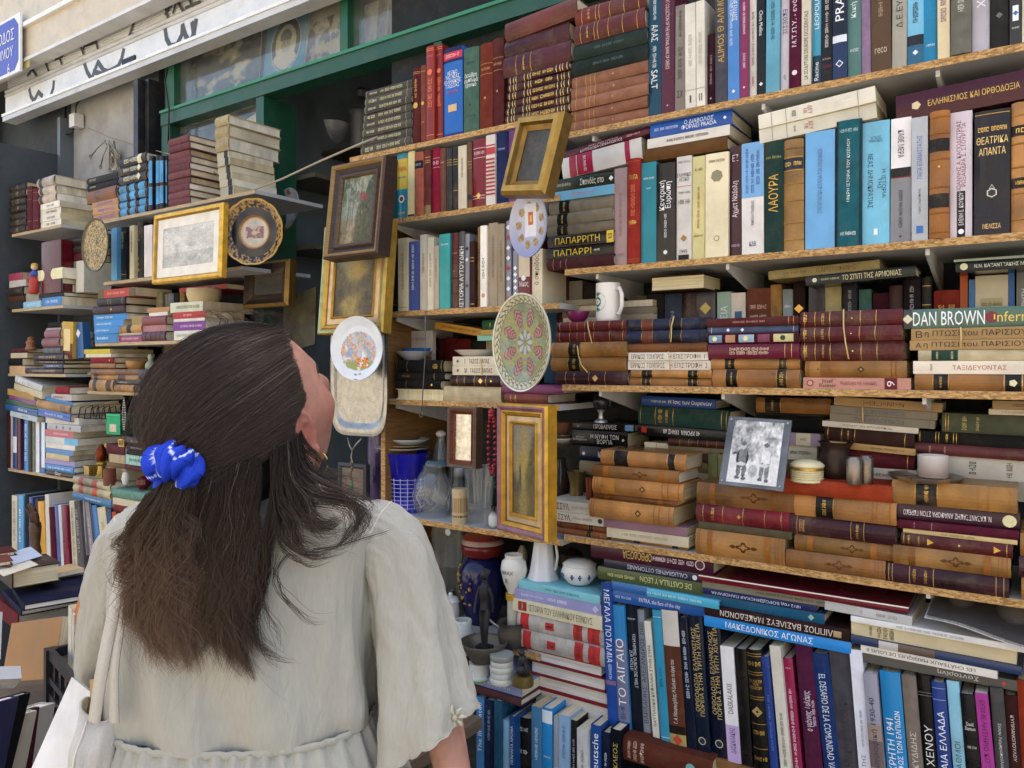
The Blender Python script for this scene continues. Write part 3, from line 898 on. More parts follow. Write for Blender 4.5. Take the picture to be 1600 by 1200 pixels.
# wires and boxes on the plaster wall
jb = thing('junction_box', 'white cable junction box on the grey wall under the shutter', 'junction box', PP(121, 190, YF + .005))
MB().box(-.028, .028, -.03, .02, -.035, .035, hx('d8d6ce')).build('housing', 'plastic', jb)
MB().tube([(-.02, -.01, -.035), (-.03, -.015, -.06), (-.1, -.01, -.055), (-.13, 0, 0), (-.13, 0, .12)], .006, hx('17181a'), 6).build('cable', 'plastic', jb, smooth=True)
MB().tube([(0, -.01, .035), (.005, -.01, .08), (.03, 0, .12)], .004, hx('17181a'), 6).build('cable', 'plastic', jb, smooth=True)
kk = thing('key_bunch', 'bunch of old keys and wires hanging on the grey wall', 'keys', PP(175, 232, YF - .01))
rg = random.Random(3)
for k in range(9):
    a = rg.uniform(-1.2, 1.2); l = rg.uniform(.09, .17); x0 = rg.uniform(-.05, .06)
    p0 = Vector((x0, rg.uniform(-.03, 0), rg.uniform(0, .04)))
    p1 = p0 + Vector((math.sin(a) * l, 0, -math.cos(a) * l))
    m = MB().tube([p0, (p0 + p1) / 2 + Vector((rg.uniform(-.008, .008), -.004, 0)), p1], .004, hx('a39a8a'), 6)
    m.tube([p1 + Vector((.011 * math.cos(t), 0, .011 * math.sin(t))) for t in np.linspace(0, 6.28, 9)], .003, hx('8f8470'), 5)
    m.build('key', 'dull_metal', kk, smooth=True)
sw = thing('wall_switch', 'old beige switch on the grey wall above the books', 'switch', PP(180, 252, YF + .006))
MB().box(-.03, .03, -.012, .01, -.05, .05, hx('b8ae9c')).build('plate', 'plastic', sw)
MB().box(-.012, .012, -.02, -.0125, -.02, .02, hx('8c8272')).build('rocker', 'plastic', sw)
ln = MB().tube([PP(138, 200, YF - .02), PP(170, 214, YF - .03), PP(215, 228, YF - .03), PP(262, 240, YF - .05), PP(300, 252, 1.95), PP(340, 272, 1.9)], .0028, hx('9a8c72'), 6).build('string', 'rope', smooth=True)
tag(ln, 'thin string stretched from the wall over the left book piles', 'string')
wr = MB().tube([PP(262, 105, 2.03), PP(258, 128, 2.02), PP(264, 170, 2.03), PP(263, 225, 2.03)], .004, hx('101112'), 6).build('cable', 'plastic', smooth=True)
tag(wr, 'black cable hanging beside the green window frame', 'cable')

# ------------------------------------------------------------------ shelves
def shelf(label, x0, x1, ztop, yfront, yback, brackets=(), th=.016, group='chipboard shelves of the bookstall', edge=('chipboard', 'c08c4a')):
    t = thing('shelf', label, 'shelf', (0, 0, 0), group=group)
    MB().box(x0, x1, yfront + .0015, yback, ztop - th, ztop, hx('b9bab8')).build('board', 'laminate', t)
    MB().box(x0 + .0003, x1 - .0003, yfront, yfront + .0013, ztop - th, ztop - .0003, hx(edge[1])).build('front_edge', edge[0], t)
    for x in brackets:
        m = MB()
        zz = ztop - th - .0005
        hgt = .075
        m.add([(x - .004, yfront + .02, zz), (x + .004, yfront + .02, zz), (x + .004, yfront + .02, zz - .013), (x - .004, yfront + .02, zz - .013),
               (x - .004, yback, zz), (x + .004, yback, zz), (x + .004, yback, zz - hgt), (x - .004, yback, zz - hgt)],
              [(0, 1, 2, 3), (4, 7, 6, 5), (0, 4, 5, 1), (1, 5, 6, 2), (2, 6, 7, 3), (3, 7, 4, 0)], hx('d4d4d2'))
        m.build('bracket', 'paint', t)
    return t
yf, yk = YB - .006, YF - .002
bx = lambda us: [PX(u, YB + .01) for u in us]
shelf('top right shelf board carrying the tallest standing books', XL + .005, XR, ZA, yf, yk, bx((926, 1192, 1465)))
shelf('second right shelf board below the blue and navy standing books', XL, XR, ZB, yf, yk, bx((932, 1136, 1449)))
shelf('third right shelf board under the rubber-banded book piles', PX(880, YB), XR, ZC, yf, yk, bx((937, 1129, 1444)))
shelf('fourth right shelf board under the tan leather book piles', PX(883, YB), XR, ZD, yf, yk, bx((926, 1450)))
MB().box(PX(834, YB), XR, yf, yk, ZE - .02, ZE, hx('8a6238')).build('base_shelf', 'wood')
tag(bpy.data.objects['base_shelf'], 'brown wooden base shelf under the large standing books', 'shelf', 'chipboard shelves of the bookstall')
xc0, xc1 = PX(604, YB), PX(876, YB)
for z_, lb in ((C1, 'middle shelf board under the blue dictionary and red books'), (C2, 'middle shelf board under the striped and crimson books'), (C3, 'middle shelf board above the hanging painted plate'),
               (C4, 'middle shelf board carrying black books and white saucers'), (C5, 'middle shelf board carrying the blue cut-glass vase')):
    e = xc1 if z_ != C5 else PX(880, YB) - .002
    shelf(lb, xc0 + (.0 if z_ != C1 else -.16), e, z_, yf, yk, (xc0 + .03, ) if z_ in (C2, C3, C4) else ())
sp = thing('bookcase_upright', 'upright chipboard side panel left of the middle shelves', 'shelf panel')
MB().box(xc0 - .019, xc0 - .001, yf + .002, yk, .4, C1 - .018, hx('8a6238')).build('panel', 'wood', sp)
MB().box(xc0 - .0188, xc0 - .0012, yf, yf + .0018, .4, C1 - .018, hx('c08c4a')).build('front_edge', 'chipboard', sp)
# left shelves: (label, u0, u1 of the front edge, a pixel on its top edge)
YL = 1.80
LS = {}
def lshelf(key, label, u0, u1, u, v, y=YL, back=YF + .02):
    LS[key] = PZ(u, v, y)
    shelf(label, PX(u0, y), PX(u1, y), LS[key], y - .004, back, (), .014, edge=('wood', 'b49c78'))
lshelf('L1', 'far left shelf board under the cream book pile', 20, 97, 60, 358)
lshelf('L2', 'far left shelf board under the light blue books', 20, 100, 60, 480)
lshelf('L3', 'far left shelf board under the pink and brown pile', 14, 104, 60, 584)
lshelf('L4', 'far left shelf board under the tall pile with pale spines', 14, 118, 80, 742)
lshelf('L5', 'lowest far left shelf board under the row behind the wooden hand', 10, 185, 100, 882)
lshelf('N1', 'left shelf board under the blue and black volumes', 138, 400, 215, 334)
lshelf('N2', 'left shelf board behind the gold-framed engraving', 163, 380, 215, 435)
lshelf('N3', 'left shelf board under the bright blue pile', 150, 380, 215, 534)
lshelf('N4', 'left shelf board under the tan leather volumes', 138, 330, 215, 613)
# ================================================================== books
GD = 'c9a050'
LEA = 'l'
# ---- top right shelf, standing
H = lambda h, **k: dict(h=h, **k)
UP(A2, YB, ZA, 'on the top right shelf', [
 (812, 888, -80, '10506a', 'j', 'm:d:.8:.97:.4:d8d8d0:3;t:d:.62:.76:.5:e8e8e0:ΑΛΑΣ;m:d:.4:.58:.35:d8d8d0:3;t:d:.22:.38:.5:e8e8e0:SALT', H(.30)),
 (889, 968, -80, '64263a', 'j', 't:d:.35:.97:.28:d8c0c0:THE ART COLLECTION OF THE NATIONAL BANK OF GREECE;d:.06:c0a0a0:.08', H(.31)),
 (970, 1030, -80, '948a80', 'p', 'm:u:.3:.6:.5:4a443c:3;t:h:.12:.2:.6:3a342c:ΣΧ;m:u:.7:.95:.3:4a443c:4', H(.26)),
 (1032, 1095, -80, 'ddd8ca', 'p', 't:h:.05:.12:.25:4a443c:I;m:u:.4:.7:.4:b8b0a0:3;g:.17:8a8478', H(.255)),
 (1098, 1149, -80, 'd8d2c2', 'p', 't:h:.05:.12:.35:4a443c:II;m:u:.4:.7:.4:b8b0a0:3;g:.17:8a8478', H(.255)),
 (1151, 1208, 205, '4c2632', 'c', 'm:u:.3:.7:.3:a08080:3;d:.1:c0a0a0:.15'),
 (1210, 1283, -80, '5c5c66', 'c', 't:u:.35:.98:.55:c9a050:ALIMOS Θ ΑΛΙΜΟΣ', H(.27)),
 (1285, 1355, -80, '4f8ccf', 'p', 't:d:.72:.95:.5:f0f0f0:ΑΤΗΕ ΕΛΛΑΔΟΣ:.12;m:d:.5:.97:.25:d0dcea:6:-.2;d:.08:f0f0f0:.16', H(.26)),
 (1357, 1408, -80, '9c3c6c', 'p', 'm:d:.6:.9:.3:e8d0dc:4;m:d:.28:.42:.5:e8d0dc:2;d:.1:e8d0dc:.15', H(.25)),
 (1410, 1457, -80, 'dcd6cc', 'p', 'm:u:.3:.8:.35:6a6258:5;m:u:.1:.2:.3:a02020:1', H(.25)),
 (1460, 1508, -80, '1e1c1c', 'j', 't:d:.55:.78:.45:e8e8e8:Chris Mellins;d:.1:e8e8e8:.25', H(.25)),
 (1510, 1592, -80, '64acc2', 'j', 'm:d:.45:.9:.3:2a5060:6', H(.27)),
])
UP(A3, YB, ZA, 'right of the tall turquoise book on the top shelf', [
 (152, 200, -80, 'd2cad0', 'p', 't:d:.52:.75:.55:3a3478:ΕΚΘΕΣΙΣ;m:d:.1:.16:.3:8a8288:1', H(.25)),
 (201, 273, -80, '6e2644', 'c', 't:u:.28:.95:.5:e8d8dc:Μ.Τ.Π.Υ. - ενόμισης;d:.12:e8d8dc:.22:12', H(.27)),
 (275, 330, -80, 'd2cbb6', 'p', 't:u:.05:.66:.45:3a342c:LA SCULPTURE DEUROPE OCCIDENTALE', H(.25)),
 (332, 390, -80, '46a4c4', 'j', 'b:0:.25:1c4a5c;t:u:.36:.95:.55:e8f0f4:LEOPOLD III;t:u:.03:.2:.5:f0f0f0:Racine', H(.26)),
 (391, 460, -80, '181616', 'j', 'm:u:.3:.9:.3:d8d0c8:7;m:h:.16:.24:.7:d8a0a0:2;b:.12:.15:5a1a2a', H(.26)),
 (461, 546, -80, '2c406c', 'j', 'b:.30:.36:d8dce4;b:.36:1:23283c;t:u:.48:.92:.62:f0f0f0:PRAGUE;d:.12:f0f0f0:.28;d:.12:2c406c:.2', H(.26)),
 (548, 633, -80, '628e88', 'p', 't:u:.5:.95:.5:e8f0ec:Κική Μαβ Βα;m:h:.2:.26:.6:d0e0dc:1', H(.25)),
 (635, 688, -80, 'a084a4', 'c', 'g:.05,.1,.15,.2,.25,.3,.35,.4,.45,.5:8a6c90:.8', H(.24)),
 (690, 811, -80, '66492c', 'j', 'm:u:.45:.95:.25:b09878:5;t:h:.14:.2:.6:c8b898:reco', H(.26)),
 (813, 902, -80, 'aaa698', 'p', 't:u:.2:.98:.42:33302a:Δ.Ε.ΕΥΑΓΓΕΛΙ', H(.25)),
 (905, 1004, -80, '74bad8', 'j', 'b:0:.16:2f6c8c;b:.16:.24:15242e;m:u:.34:.92:.35:24425a:4;d:.1:e8f0f4:.18', H(.26)),
 (1005, 1085, -80, '1090be', 'j', 't:u:.55:.85:.5:f0f4f8:Η Βαβ;m:h:.12:.16:.6:d0e8f0:1', H(.25)),
 (1086, 1160, -80, 'dccca4', 'p', 'm:u:.3:.7:.5:8a6c88:3', H(.25)),
 (1162, 1288, -80, '7c7a6e', 'c', 'm:u:.35:.65:.35:d0ccbc:3', H(.24)),
 (1291, 1396, -80, 'bab6be', 'p', 't:d:.35:.95:.5:f4f4f4:ΑΟΜΣΟΥ Χ', H(.24)),
 (1400, 1510, -80, '3c3c3a', 'c', 'd:.25:6a6860:.2', H(.25)),
 (1514, 1586, -80, '484742', 'j', 'b:.18:.3:e8ecf4:-.5:.5;d:.24:3a70b8:.25;m:h:.1:.15:.6:d8d8d0:1;m:u:.4:.9:.3:d8d8d0:4', H(.25)),
 (1588, 1670, -80, 'd8d0b8', 'p', '', H(.25)),
])
# lying pile left on the top right shelf
tanl = 'g:.07,.2,.26,.32:%s' % GD
ST(A2, YB, ZA, 600, [-10, 95, 213, 305, 398, 470, 540, 609, 674, 735], 'of the pile left of the tall teal book', [
 (382, 800, '84302c', LEA, 'g:.1,.3,.35,.5,.7,.9:c9a050;m:h:.14:.26:.6:d8b060:3'),
 (375, 795, '7c2c2a', LEA, 'g:.1,.3,.35,.5,.7,.9:c9a050;m:h:.14:.26:.6:d8b060:3'),
 (370, 808, '34443f', 'c', 'm:u:.3:.7:.2:4c5c56:3'), (358, 812, '303e3a', 'c', 'm:u:.3:.7:.2:4c5c56:3'),
 (358, 815, 'a27058', 'c', tanl + ';d:.56:c9a050:.1'), (356, 816, '9e6c56', 'c', tanl + ';d:.56:c9a050:.1'), (354, 817, 'a27058', 'c', tanl + ';d:.56:c9a050:.1'),
 (352, 816, '9a6852', 'c', tanl + ';d:.56:c9a050:.1'), (348, 815, 'a06e58', 'c', tanl + ';d:.56:c9a050:.1')], dep=.14)
gb = 'g:.04,.1,.14,.28,.34,.38,.8,.86,.9,.97:e0c080:2;m:u:.42:.76:.5:d8b060:2'
ST(A2, YB, C1, 150, [70, 185, 295, 420, 466, 513, 560, 606, 652, 699], 'of the pile beside the ornate leaning frame, middle shelves', [
 (-35, 395, '8c4034', LEA, '', dict(tilt=4)), (-38, 345, '6c2c34', LEA, '', dict(tilt=3)), (-45, 358, '6e2830', LEA, 'g:.2,.42:c9a050;m:h:.23:.4:.7:d8b060:3'),
 (-20, 350, '5a2026', LEA, gb), (-22, 352, '5c2228', LEA, gb), (-26, 354, '581e24', LEA, gb), (-28, 354, '5c2228', LEA, gb), (-34, 350, '581e24', LEA, gb), (-36, 352, '5a2026', LEA, gb)], dep=.15)
# ---- second right shelf
ST(B2, YB, ZB, 400, [108, 186, 243, 320, 391, 452, 524, 592, 660], 'of the pile left of the pinkish grey book, second right shelf', [
 (216, 605, '3a4232', 'j', 't:u:.12:.36:.5:d8d4b0:Θάνος Κονδύλης;t:u:.5:.85:.6:e8e4d0:Σπονδές στο;d:.96:e8e8e0:.2'),
 (230, 604, '74bcdc', 'p', 'm:u:.35:.7:.3:d88090:3;m:u:.05:.1:.3:204050:1'),
 (226, 604, '8e8472', 'c', 'b:.16:.32:20261f;m:h:.17:.31:.7:d8b060:2'), (215, 606, '8a806e', 'c', 'b:.16:.32:20261f;m:h:.17:.31:.7:d8b060:2'), (212, 606, '867c6a', 'c', 'b:.16:.32:20261f;m:h:.17:.31:.7:d8b060:2'),
 (214, 606, '2e2b22', 'j', 't:u:.12:.8:.55:d8b840:ΠΑΠΑΡΡΙΤΗ;b:.9:1:d8b840;t:h:.92:.98:.5:2a2a20:Β'), (206, 606, '2c2a22', 'j', 't:u:.12:.68:.55:d8b840:ΠΑΠΑΡΡΙ;m:u:.72:.8:.3:e8e8e0:1'),
 (212, 608, '5a3034', 'c', 'g:.1,.3:a08070;m:h:.15:.28:.6:c09080:3')], dep=.16)
ST(A2, YB + .01, None, 520, [838, 880, 1012], 'of the tilted pair at the top right shelf end', [
 (312, 820, '6c2236', 'j', 't:u:.2:.7:.4:e8d8d8:ΚΑΠΠΑΔΟΚΙΑ•ΞΕΝΙΑ•ΠΟΝΤΟΣ:.15;m:u:.3:.65:.2:d8a8b0:4:-.25;m:u:.75:.9:.3:d8a8b0:2', dict(tilt=6)),
 (300, 775, 'd8d2c8', 'j', 'b:.1:.19:b02848;b:.2:.4:b02848;m:h:.22:.38:.7:e8d8d8:3;b:.8:.86:b02848', dict(tilt=5))], dep=.17)
UP(B2, YB, ZB, 'on the second right shelf', [
 (607, 684, 48, 'b89e9e', 'p', 'm:u:.3:.75:.25:8a6c6c:5;m:h:.08:.14:.5:8a6c6c:1'),
 (686, 760, -8, 'ae382e', 'c', 't:h:.79:.85:.7:d8b060:ΠΑΠΑ;m:u:.45:.75:.4:d07050:3;m:h:.36:.42:.6:d8b060:1;g:.02,.04,.97:c08040:.6'),
 (761, 860, 14, '2c98a8', 'p', 'm:h:.78:.9:.7:d8ecec:2;m:h:.72:.76:.3:d8ecec:1'),
 (862, 972, 18, '2c2c2e', 'j', 't:u:.52:.82:.72:f0f0f0:Κεντρική/Ευρώπη;m:u:.24:.48:.14:e0e0e0:3;d:.09:e0e0e0:.12:6'),
 (974, 1068, -22, 'dcd8d0', 'p', 'm:h:.92:.97:.8:8a867c:2;t:h:.76:.84:.92:2a2622:ΕΛΛΗΝΙΚΟ/ΛΕΞΙΚΟ;g:.71:b04050;m:h:.62:.68:.8:6a665c:2;m:h:.52:.6:.8:6a665c:2;d:.21:a07840:.22;t:h:.06:.1:.5:4a463c:1995;b:0:.05:181818:-.7:.7'),
 (1070, 1147, -22, 'd0c88e', 'p', 'm:h:.84:.9:.6:6a643c:2;m:u:.3:.7:.2:a86030:5;m:h:.2:.25:.7:6a643c:2'),
 (1149, 1288, -42, 'e0d4b2', 'p', 'm:h:.9:.95:.7:6a6040:2;d:.78:8a8468:.26:7;d:.18:8a7440:.12:12;d:.18:e0d4b2:.09:12'),
 (1290, 1366, -82, '4e2034', 'j', 't:u:.35:.68:.6:e8d8e0:Αχμετ Νάδολη;m:h:.07:.12:.7:c0a0b0:1;t:h:.86:.92:.5:e0c8d0:ΕΖ'),
 (1368, 1501, -104, 'e2ded8', 'p', 'b:.51:1:78b0e0;m:u:.55:.95:.16:283c78:5:-.25;m:u:.55:.9:.16:283c78:4:.0;m:u:.62:.92:.16:283c78:3:.25;t:u:.26:.48:.3:4a4a48:Ναπολέων Μαραβέγιας;t:h:.07:.12:.3:1c3c6c:ΚΔΒ'),
])
UP(B3, YB, ZB, 'right of the blue-topped white paperback, second shelf', [
 (52, 166, -108, '2e4e48', 'c', 't:u:.36:.7:.5:c9a050:ΛΑΟΥΡΑ;m:h:.84:.87:.8:a89858:2'),
 (169, 291, -120, 'be9040', LEA, 'b:.73:.83:2c3446;m:h:.76:.8:.8:d8b060:2;r:.1,.25,.45,.6,.92:a87c34;g:.72,.84:c9a050'),
 (296, 474, -172, '70b0e0', 'p', 't:u:.3:.85:.2:4c6a94:ΣΥΝΤΑΓΜΑΤΙΚΑ ΚΕΙΜΕΝΑ ΤΩΝ ΟΘΩΜΑΝΩΝ'),
 (478, 631, -236, '226c78', 'c', 'b:0:1:3a4448:-1:-.85;b:0:1:3a4448:.85:1;t:u:.35:.85:.12:e0ece8:ΜΙΚΡΗ ΙΣΤΟΡΙΑ ΤΟΥ ΚΟΣΜΟΥ;m:h:.08:.12:.6:d0e0dc:2;m:h:.9:.93:.7:a8c8c8:2'),
 (636, 800, -230, '78c4e0', 'p', 't:h:.78:.93:.5:20405c:ΑΓΓΕΛΟΣ/ΜΠΡΑΤΑΚΟΣ;t:d:.36:.62:.3:20405c:Η ΙΣΤΟΡΙΑ/ΤΗΣ:.22;t:d:.3:.74:.2:20405c:ΝΕΑΣ ΔΗΜΟΚΡΑΤΙΑΣ:-.2;b:.08:.13:e8f0f4:-.14:.14'),
 (804, 926, -250, 'e4e0de', 'p', 'b:0:.52:8c8c90;b:.53:.6:2a2a2c;b:.52:.53:8a2030;t:d:.68:.9:.3:303034:ΚΑΘΕ ΜΕΡΑ;m:d:.12:.42:.2:3a3a40:3;d:.05:3a3a40:.08'),
 (930, 1029, -256, 'bec2c6', 'p', 't:u:.5:.85:.3:4070c0:ΠΑΠΑ ΕΠΑΝΑΣΤΑΤΗΣ;t:u:.22:.42:.2:4a4a50:Γιώργος Σταματόπουλος;b:.06:.12:3c78c8:-.4:.4'),
 (1034, 1155, -290, 'b87420', LEA, 'b:.24:.35:221c18;b:.68:.78:221c18;r:.05,.2,.4,.62,.82,.95:9c5c18;d:.56:e0b060:.08'),
 (1157, 1292, -288, 'd8ccd4', 'p', 't:u:.38:.93:.42:78284c:ΙΩΑΝΝΗΣ Α. ΚΑΠΟΔΙΣΤΡΙΑΣ/ΡΩΞΑΝΔΡΑ Σ. ΣΤΟΥΡΤΖΑ;b:0:.37:2a2628:-.38:.38;t:u:.1:.36:.22:e8e8e8:ΕΛΕΝΗ Ε. ΚΟΥΚΟΥ;d:.05:f0f0f0:.14:8'),
 (1300, 1517, -296, '1c2238', 'j', 'm:h:.83:.87:.8:d8b060:2;t:h:.73:.79:.88:e0c080:ΘΕΑΤΡΙΚΑ;t:h:.64:.7:.75:e0c080:ΑΠΑΝΤΑ;t:h:.05:.09:.5:e0c080:ΜΕΛΙΣΣΑ;g:.97:c9a050;d:.38:d8d0b0:.1:3;d:.38:1c2238:.07:3;d:.335:d8d0b0:.16:6;d:.335:1c2238:.12:6'),
 (1521, 1660, -344, 'c89240', LEA, 'b:.34:.42:221c18;b:.74:.82:221c18;r:.1,.3,.5,.68,.9:a87830;m:h:.36:.4:.6:d8b060:1;m:h:.76:.8:.6:d8b060:1'),
])
ST(A2, YB + .004, None, 1000, [703, 792, 853, 932], 'on the books under the top right shelf', [
 (824, 1310, '2460bc', 'j', 't:u:.4:.82:.62:e8eef8:Ο ΔΙΑΒΟΛΟΣ/ΦΟΡΑΕΙ PRADA;m:u:.06:.36:.2:c0d0e8:3;d:.92:e8eef8:.12'),
 (806, 1300, 'dcd6ca', 'p', 'm:u:.25:.75:.3:2a2622:4'), (782, 1282, '7a5430', 'c', 'g:.2,.32:4a3018')], dep=.165)
ST(A3, YB, None, 370, [600, 690, 778], 'of the cream pair tilted under the top right shelf', [
 (20, 718, 'dcd6c2', 'p', 'g:.12,.25,.86:8a8270;t:h:.4:.48:.6:a03040:ΔΕΥ/ΜΙ;m:h:.3:.34:.4:6a6250:1', dict(tilt=4)), (25, 722, 'd8d2be', 'p', 'g:.12,.25,.86:8a8270;t:h:.4:.48:.6:a03040:ΔΕΥ/ΜΙ;m:h:.3:.34:.4:6a6250:1', dict(tilt=4))], dep=.15)
ST(A3, YB + .012, None, 1100, [520, 688], 'alone under the top right shelf', [
 (838, 1780, '5c2030', 'j', 't:u:.22:.8:.22:d8b060:ΕΛΛΗΝΙΣΜΟΣ ΚΑΙ ΟΡΘΟΔΟΞΙΑ;d:.14:d8c8a0:.16:5', dict(tilt=2))], dep=.2)
# ---- third right shelf, back row
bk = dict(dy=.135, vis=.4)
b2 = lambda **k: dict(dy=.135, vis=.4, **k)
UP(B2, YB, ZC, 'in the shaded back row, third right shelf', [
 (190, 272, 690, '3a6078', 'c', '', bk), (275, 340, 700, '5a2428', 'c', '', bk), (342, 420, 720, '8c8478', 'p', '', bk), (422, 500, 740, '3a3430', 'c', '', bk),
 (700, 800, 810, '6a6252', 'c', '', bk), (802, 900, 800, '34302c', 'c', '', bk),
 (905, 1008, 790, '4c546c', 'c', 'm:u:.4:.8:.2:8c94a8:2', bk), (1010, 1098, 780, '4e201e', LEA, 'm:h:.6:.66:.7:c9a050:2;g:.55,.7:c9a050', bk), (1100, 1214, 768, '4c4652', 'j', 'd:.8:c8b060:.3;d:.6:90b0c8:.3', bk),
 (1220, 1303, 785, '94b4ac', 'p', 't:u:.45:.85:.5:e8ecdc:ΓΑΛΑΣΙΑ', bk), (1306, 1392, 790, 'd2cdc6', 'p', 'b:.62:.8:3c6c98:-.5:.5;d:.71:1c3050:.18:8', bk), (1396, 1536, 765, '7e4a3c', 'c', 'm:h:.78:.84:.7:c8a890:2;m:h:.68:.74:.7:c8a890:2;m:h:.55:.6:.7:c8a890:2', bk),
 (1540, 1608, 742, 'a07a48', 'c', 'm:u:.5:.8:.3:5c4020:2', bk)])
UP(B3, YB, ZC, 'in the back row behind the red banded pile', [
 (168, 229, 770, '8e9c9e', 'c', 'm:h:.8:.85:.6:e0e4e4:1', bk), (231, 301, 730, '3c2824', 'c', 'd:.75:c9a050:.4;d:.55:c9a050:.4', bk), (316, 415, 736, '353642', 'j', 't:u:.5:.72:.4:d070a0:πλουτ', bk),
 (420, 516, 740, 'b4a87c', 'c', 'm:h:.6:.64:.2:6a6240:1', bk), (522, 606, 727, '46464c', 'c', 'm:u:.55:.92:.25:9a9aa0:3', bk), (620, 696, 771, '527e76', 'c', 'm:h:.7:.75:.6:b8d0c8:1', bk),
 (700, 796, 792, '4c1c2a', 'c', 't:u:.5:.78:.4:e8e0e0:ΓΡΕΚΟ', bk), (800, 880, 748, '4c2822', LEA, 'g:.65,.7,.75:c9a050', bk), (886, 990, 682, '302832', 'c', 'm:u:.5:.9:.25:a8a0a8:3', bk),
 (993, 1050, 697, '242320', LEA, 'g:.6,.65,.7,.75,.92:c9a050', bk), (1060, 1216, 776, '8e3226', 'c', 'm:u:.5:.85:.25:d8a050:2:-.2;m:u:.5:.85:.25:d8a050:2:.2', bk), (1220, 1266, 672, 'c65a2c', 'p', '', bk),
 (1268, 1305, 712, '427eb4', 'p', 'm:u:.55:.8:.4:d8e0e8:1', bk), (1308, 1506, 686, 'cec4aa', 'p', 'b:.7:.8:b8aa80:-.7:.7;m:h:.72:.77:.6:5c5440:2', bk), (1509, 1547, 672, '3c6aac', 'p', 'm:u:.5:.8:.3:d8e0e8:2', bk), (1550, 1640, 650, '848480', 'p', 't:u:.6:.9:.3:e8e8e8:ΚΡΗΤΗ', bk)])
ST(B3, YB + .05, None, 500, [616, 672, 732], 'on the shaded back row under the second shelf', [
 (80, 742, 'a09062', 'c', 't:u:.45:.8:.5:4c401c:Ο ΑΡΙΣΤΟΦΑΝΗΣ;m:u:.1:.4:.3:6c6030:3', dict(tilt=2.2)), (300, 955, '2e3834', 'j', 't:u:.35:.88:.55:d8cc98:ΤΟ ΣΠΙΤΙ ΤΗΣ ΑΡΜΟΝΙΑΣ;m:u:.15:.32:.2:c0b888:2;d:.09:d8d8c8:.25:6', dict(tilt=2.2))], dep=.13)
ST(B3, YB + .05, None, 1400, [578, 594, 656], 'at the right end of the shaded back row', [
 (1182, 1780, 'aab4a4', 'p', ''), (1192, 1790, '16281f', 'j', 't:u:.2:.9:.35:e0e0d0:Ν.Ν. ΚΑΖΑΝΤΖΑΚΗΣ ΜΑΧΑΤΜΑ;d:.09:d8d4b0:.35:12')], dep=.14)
ST(B2, YB + .05, None, 1000, [682, 776], 'right of the white mug with its page edges forward', [(822, 1142, '4a2c20', 'cR', '', dict(page='d8cda8', d=.13))])
ST(B2, YB + .1, None, 420, [830, 866, 900, 935, 968], 'of the pale pile behind the white mug', [(300, 560, '9c907a', 'p', ''), (295, 560, 'b4a890', 'pR', '', dict(d=.12)), (300, 565, '8a8070', 'p', ''), (302, 560, 'a89c84', 'pR', '', dict(d=.12))], dep=.12)
ST(B2, YB + .1, None, 760, [832, 872, 915, 960], 'of the pale pile right of the white mug', [(640, 836, 'b4ac98', 'pR', '', dict(d=.12)), (640, 842, '8e8676', 'p', ''), (645, 840, 'a89e88', 'p', '')], dep=.12)
# ---- third right shelf, front piles
rb = 'g:.05,.2,.42,.55,.77,.95:d8b060;m:h:.24:.38:.7:c9a050:2;d:.5:d8b060:.06'
TAN = 'c48a3c'
lab = lambda a, b, c='241c18': f'b:{a}:{b}:{c};g:{a},{b}:c9a050;m:h:{a + .02}:{b - .02}:.7:d8b060:2'
tl = lambda a, b: lab(a, b) + ';g:.04,.06,.85,.88,.94:9a5c1c:1.6'
ST(G2, YB, ZC, 460, [15, 72, 138, 226, 312, 394], 'of the pile right of the painted round plate', [
 (270, 686, '7e2426', LEA, rb), (268, 688, '7c2224', LEA, rb), (240, 690, TAN, LEA, tl(.24, .4)), (238, 684, 'c08438', LEA, tl(.24, .4)),
 (264, 694, '4c222a', LEA, 'g:.15,.48,.7:d8b060;m:h:.19:.36:.7:d8b060:3;d:.57:e0c080:.25')], dep=.15)
nv = 'b:.0:.2:26304c;b:.2:.34:8c4430;b:.35:.56:26304c;b:.56:.7:23242a;b:.7:.92:26304c;g:.2,.34,.56,.7:c9a050:.8'
ST(G2, YB, ZC, 920, [-12, 60, 134, 190, 240, 296, 341, 392], 'of the pile with two white volumes, third right shelf', [
 (686, 1158, '26304a', LEA, nv), (688, 1160, '28324c', LEA, nv), (692, 1166, 'a8662c', LEA, 'd:.6:3c2010:.12;d:.56:3c2010:.1;d:.64:3c2010:.1;g:.05,.95:7c4818'),
 (693, 1166, 'e2dcd0', 'p', 't:u:.04:.46:.6:6a4a20:ΕΡΡΙΚΟΣ ΤΟΜΠΡΟΣ;t:u:.52:.96:.6:6a4a20:Η ΕΠΙΣΤΡΟΦΗ  1'), (690, 1182, 'dfd9cc', 'p', 't:u:.04:.46:.6:6a4a20:ΕΡΡΙΚΟΣ ΤΟΜΠΡΟΣ;t:u:.52:.96:.6:6a4a20:Η ΕΠΙΣΤΡΟΦΗ  2'),
 (710, 1196, 'cc923e', LEA, lab(.14, .28) + ';' + lab(.72, .84) + ';g:.9,.95:9a5c1c'), (700, 1190, 'c48a3a', LEA, lab(.16, .27) + ';' + lab(.72, .84))], dep=.15)
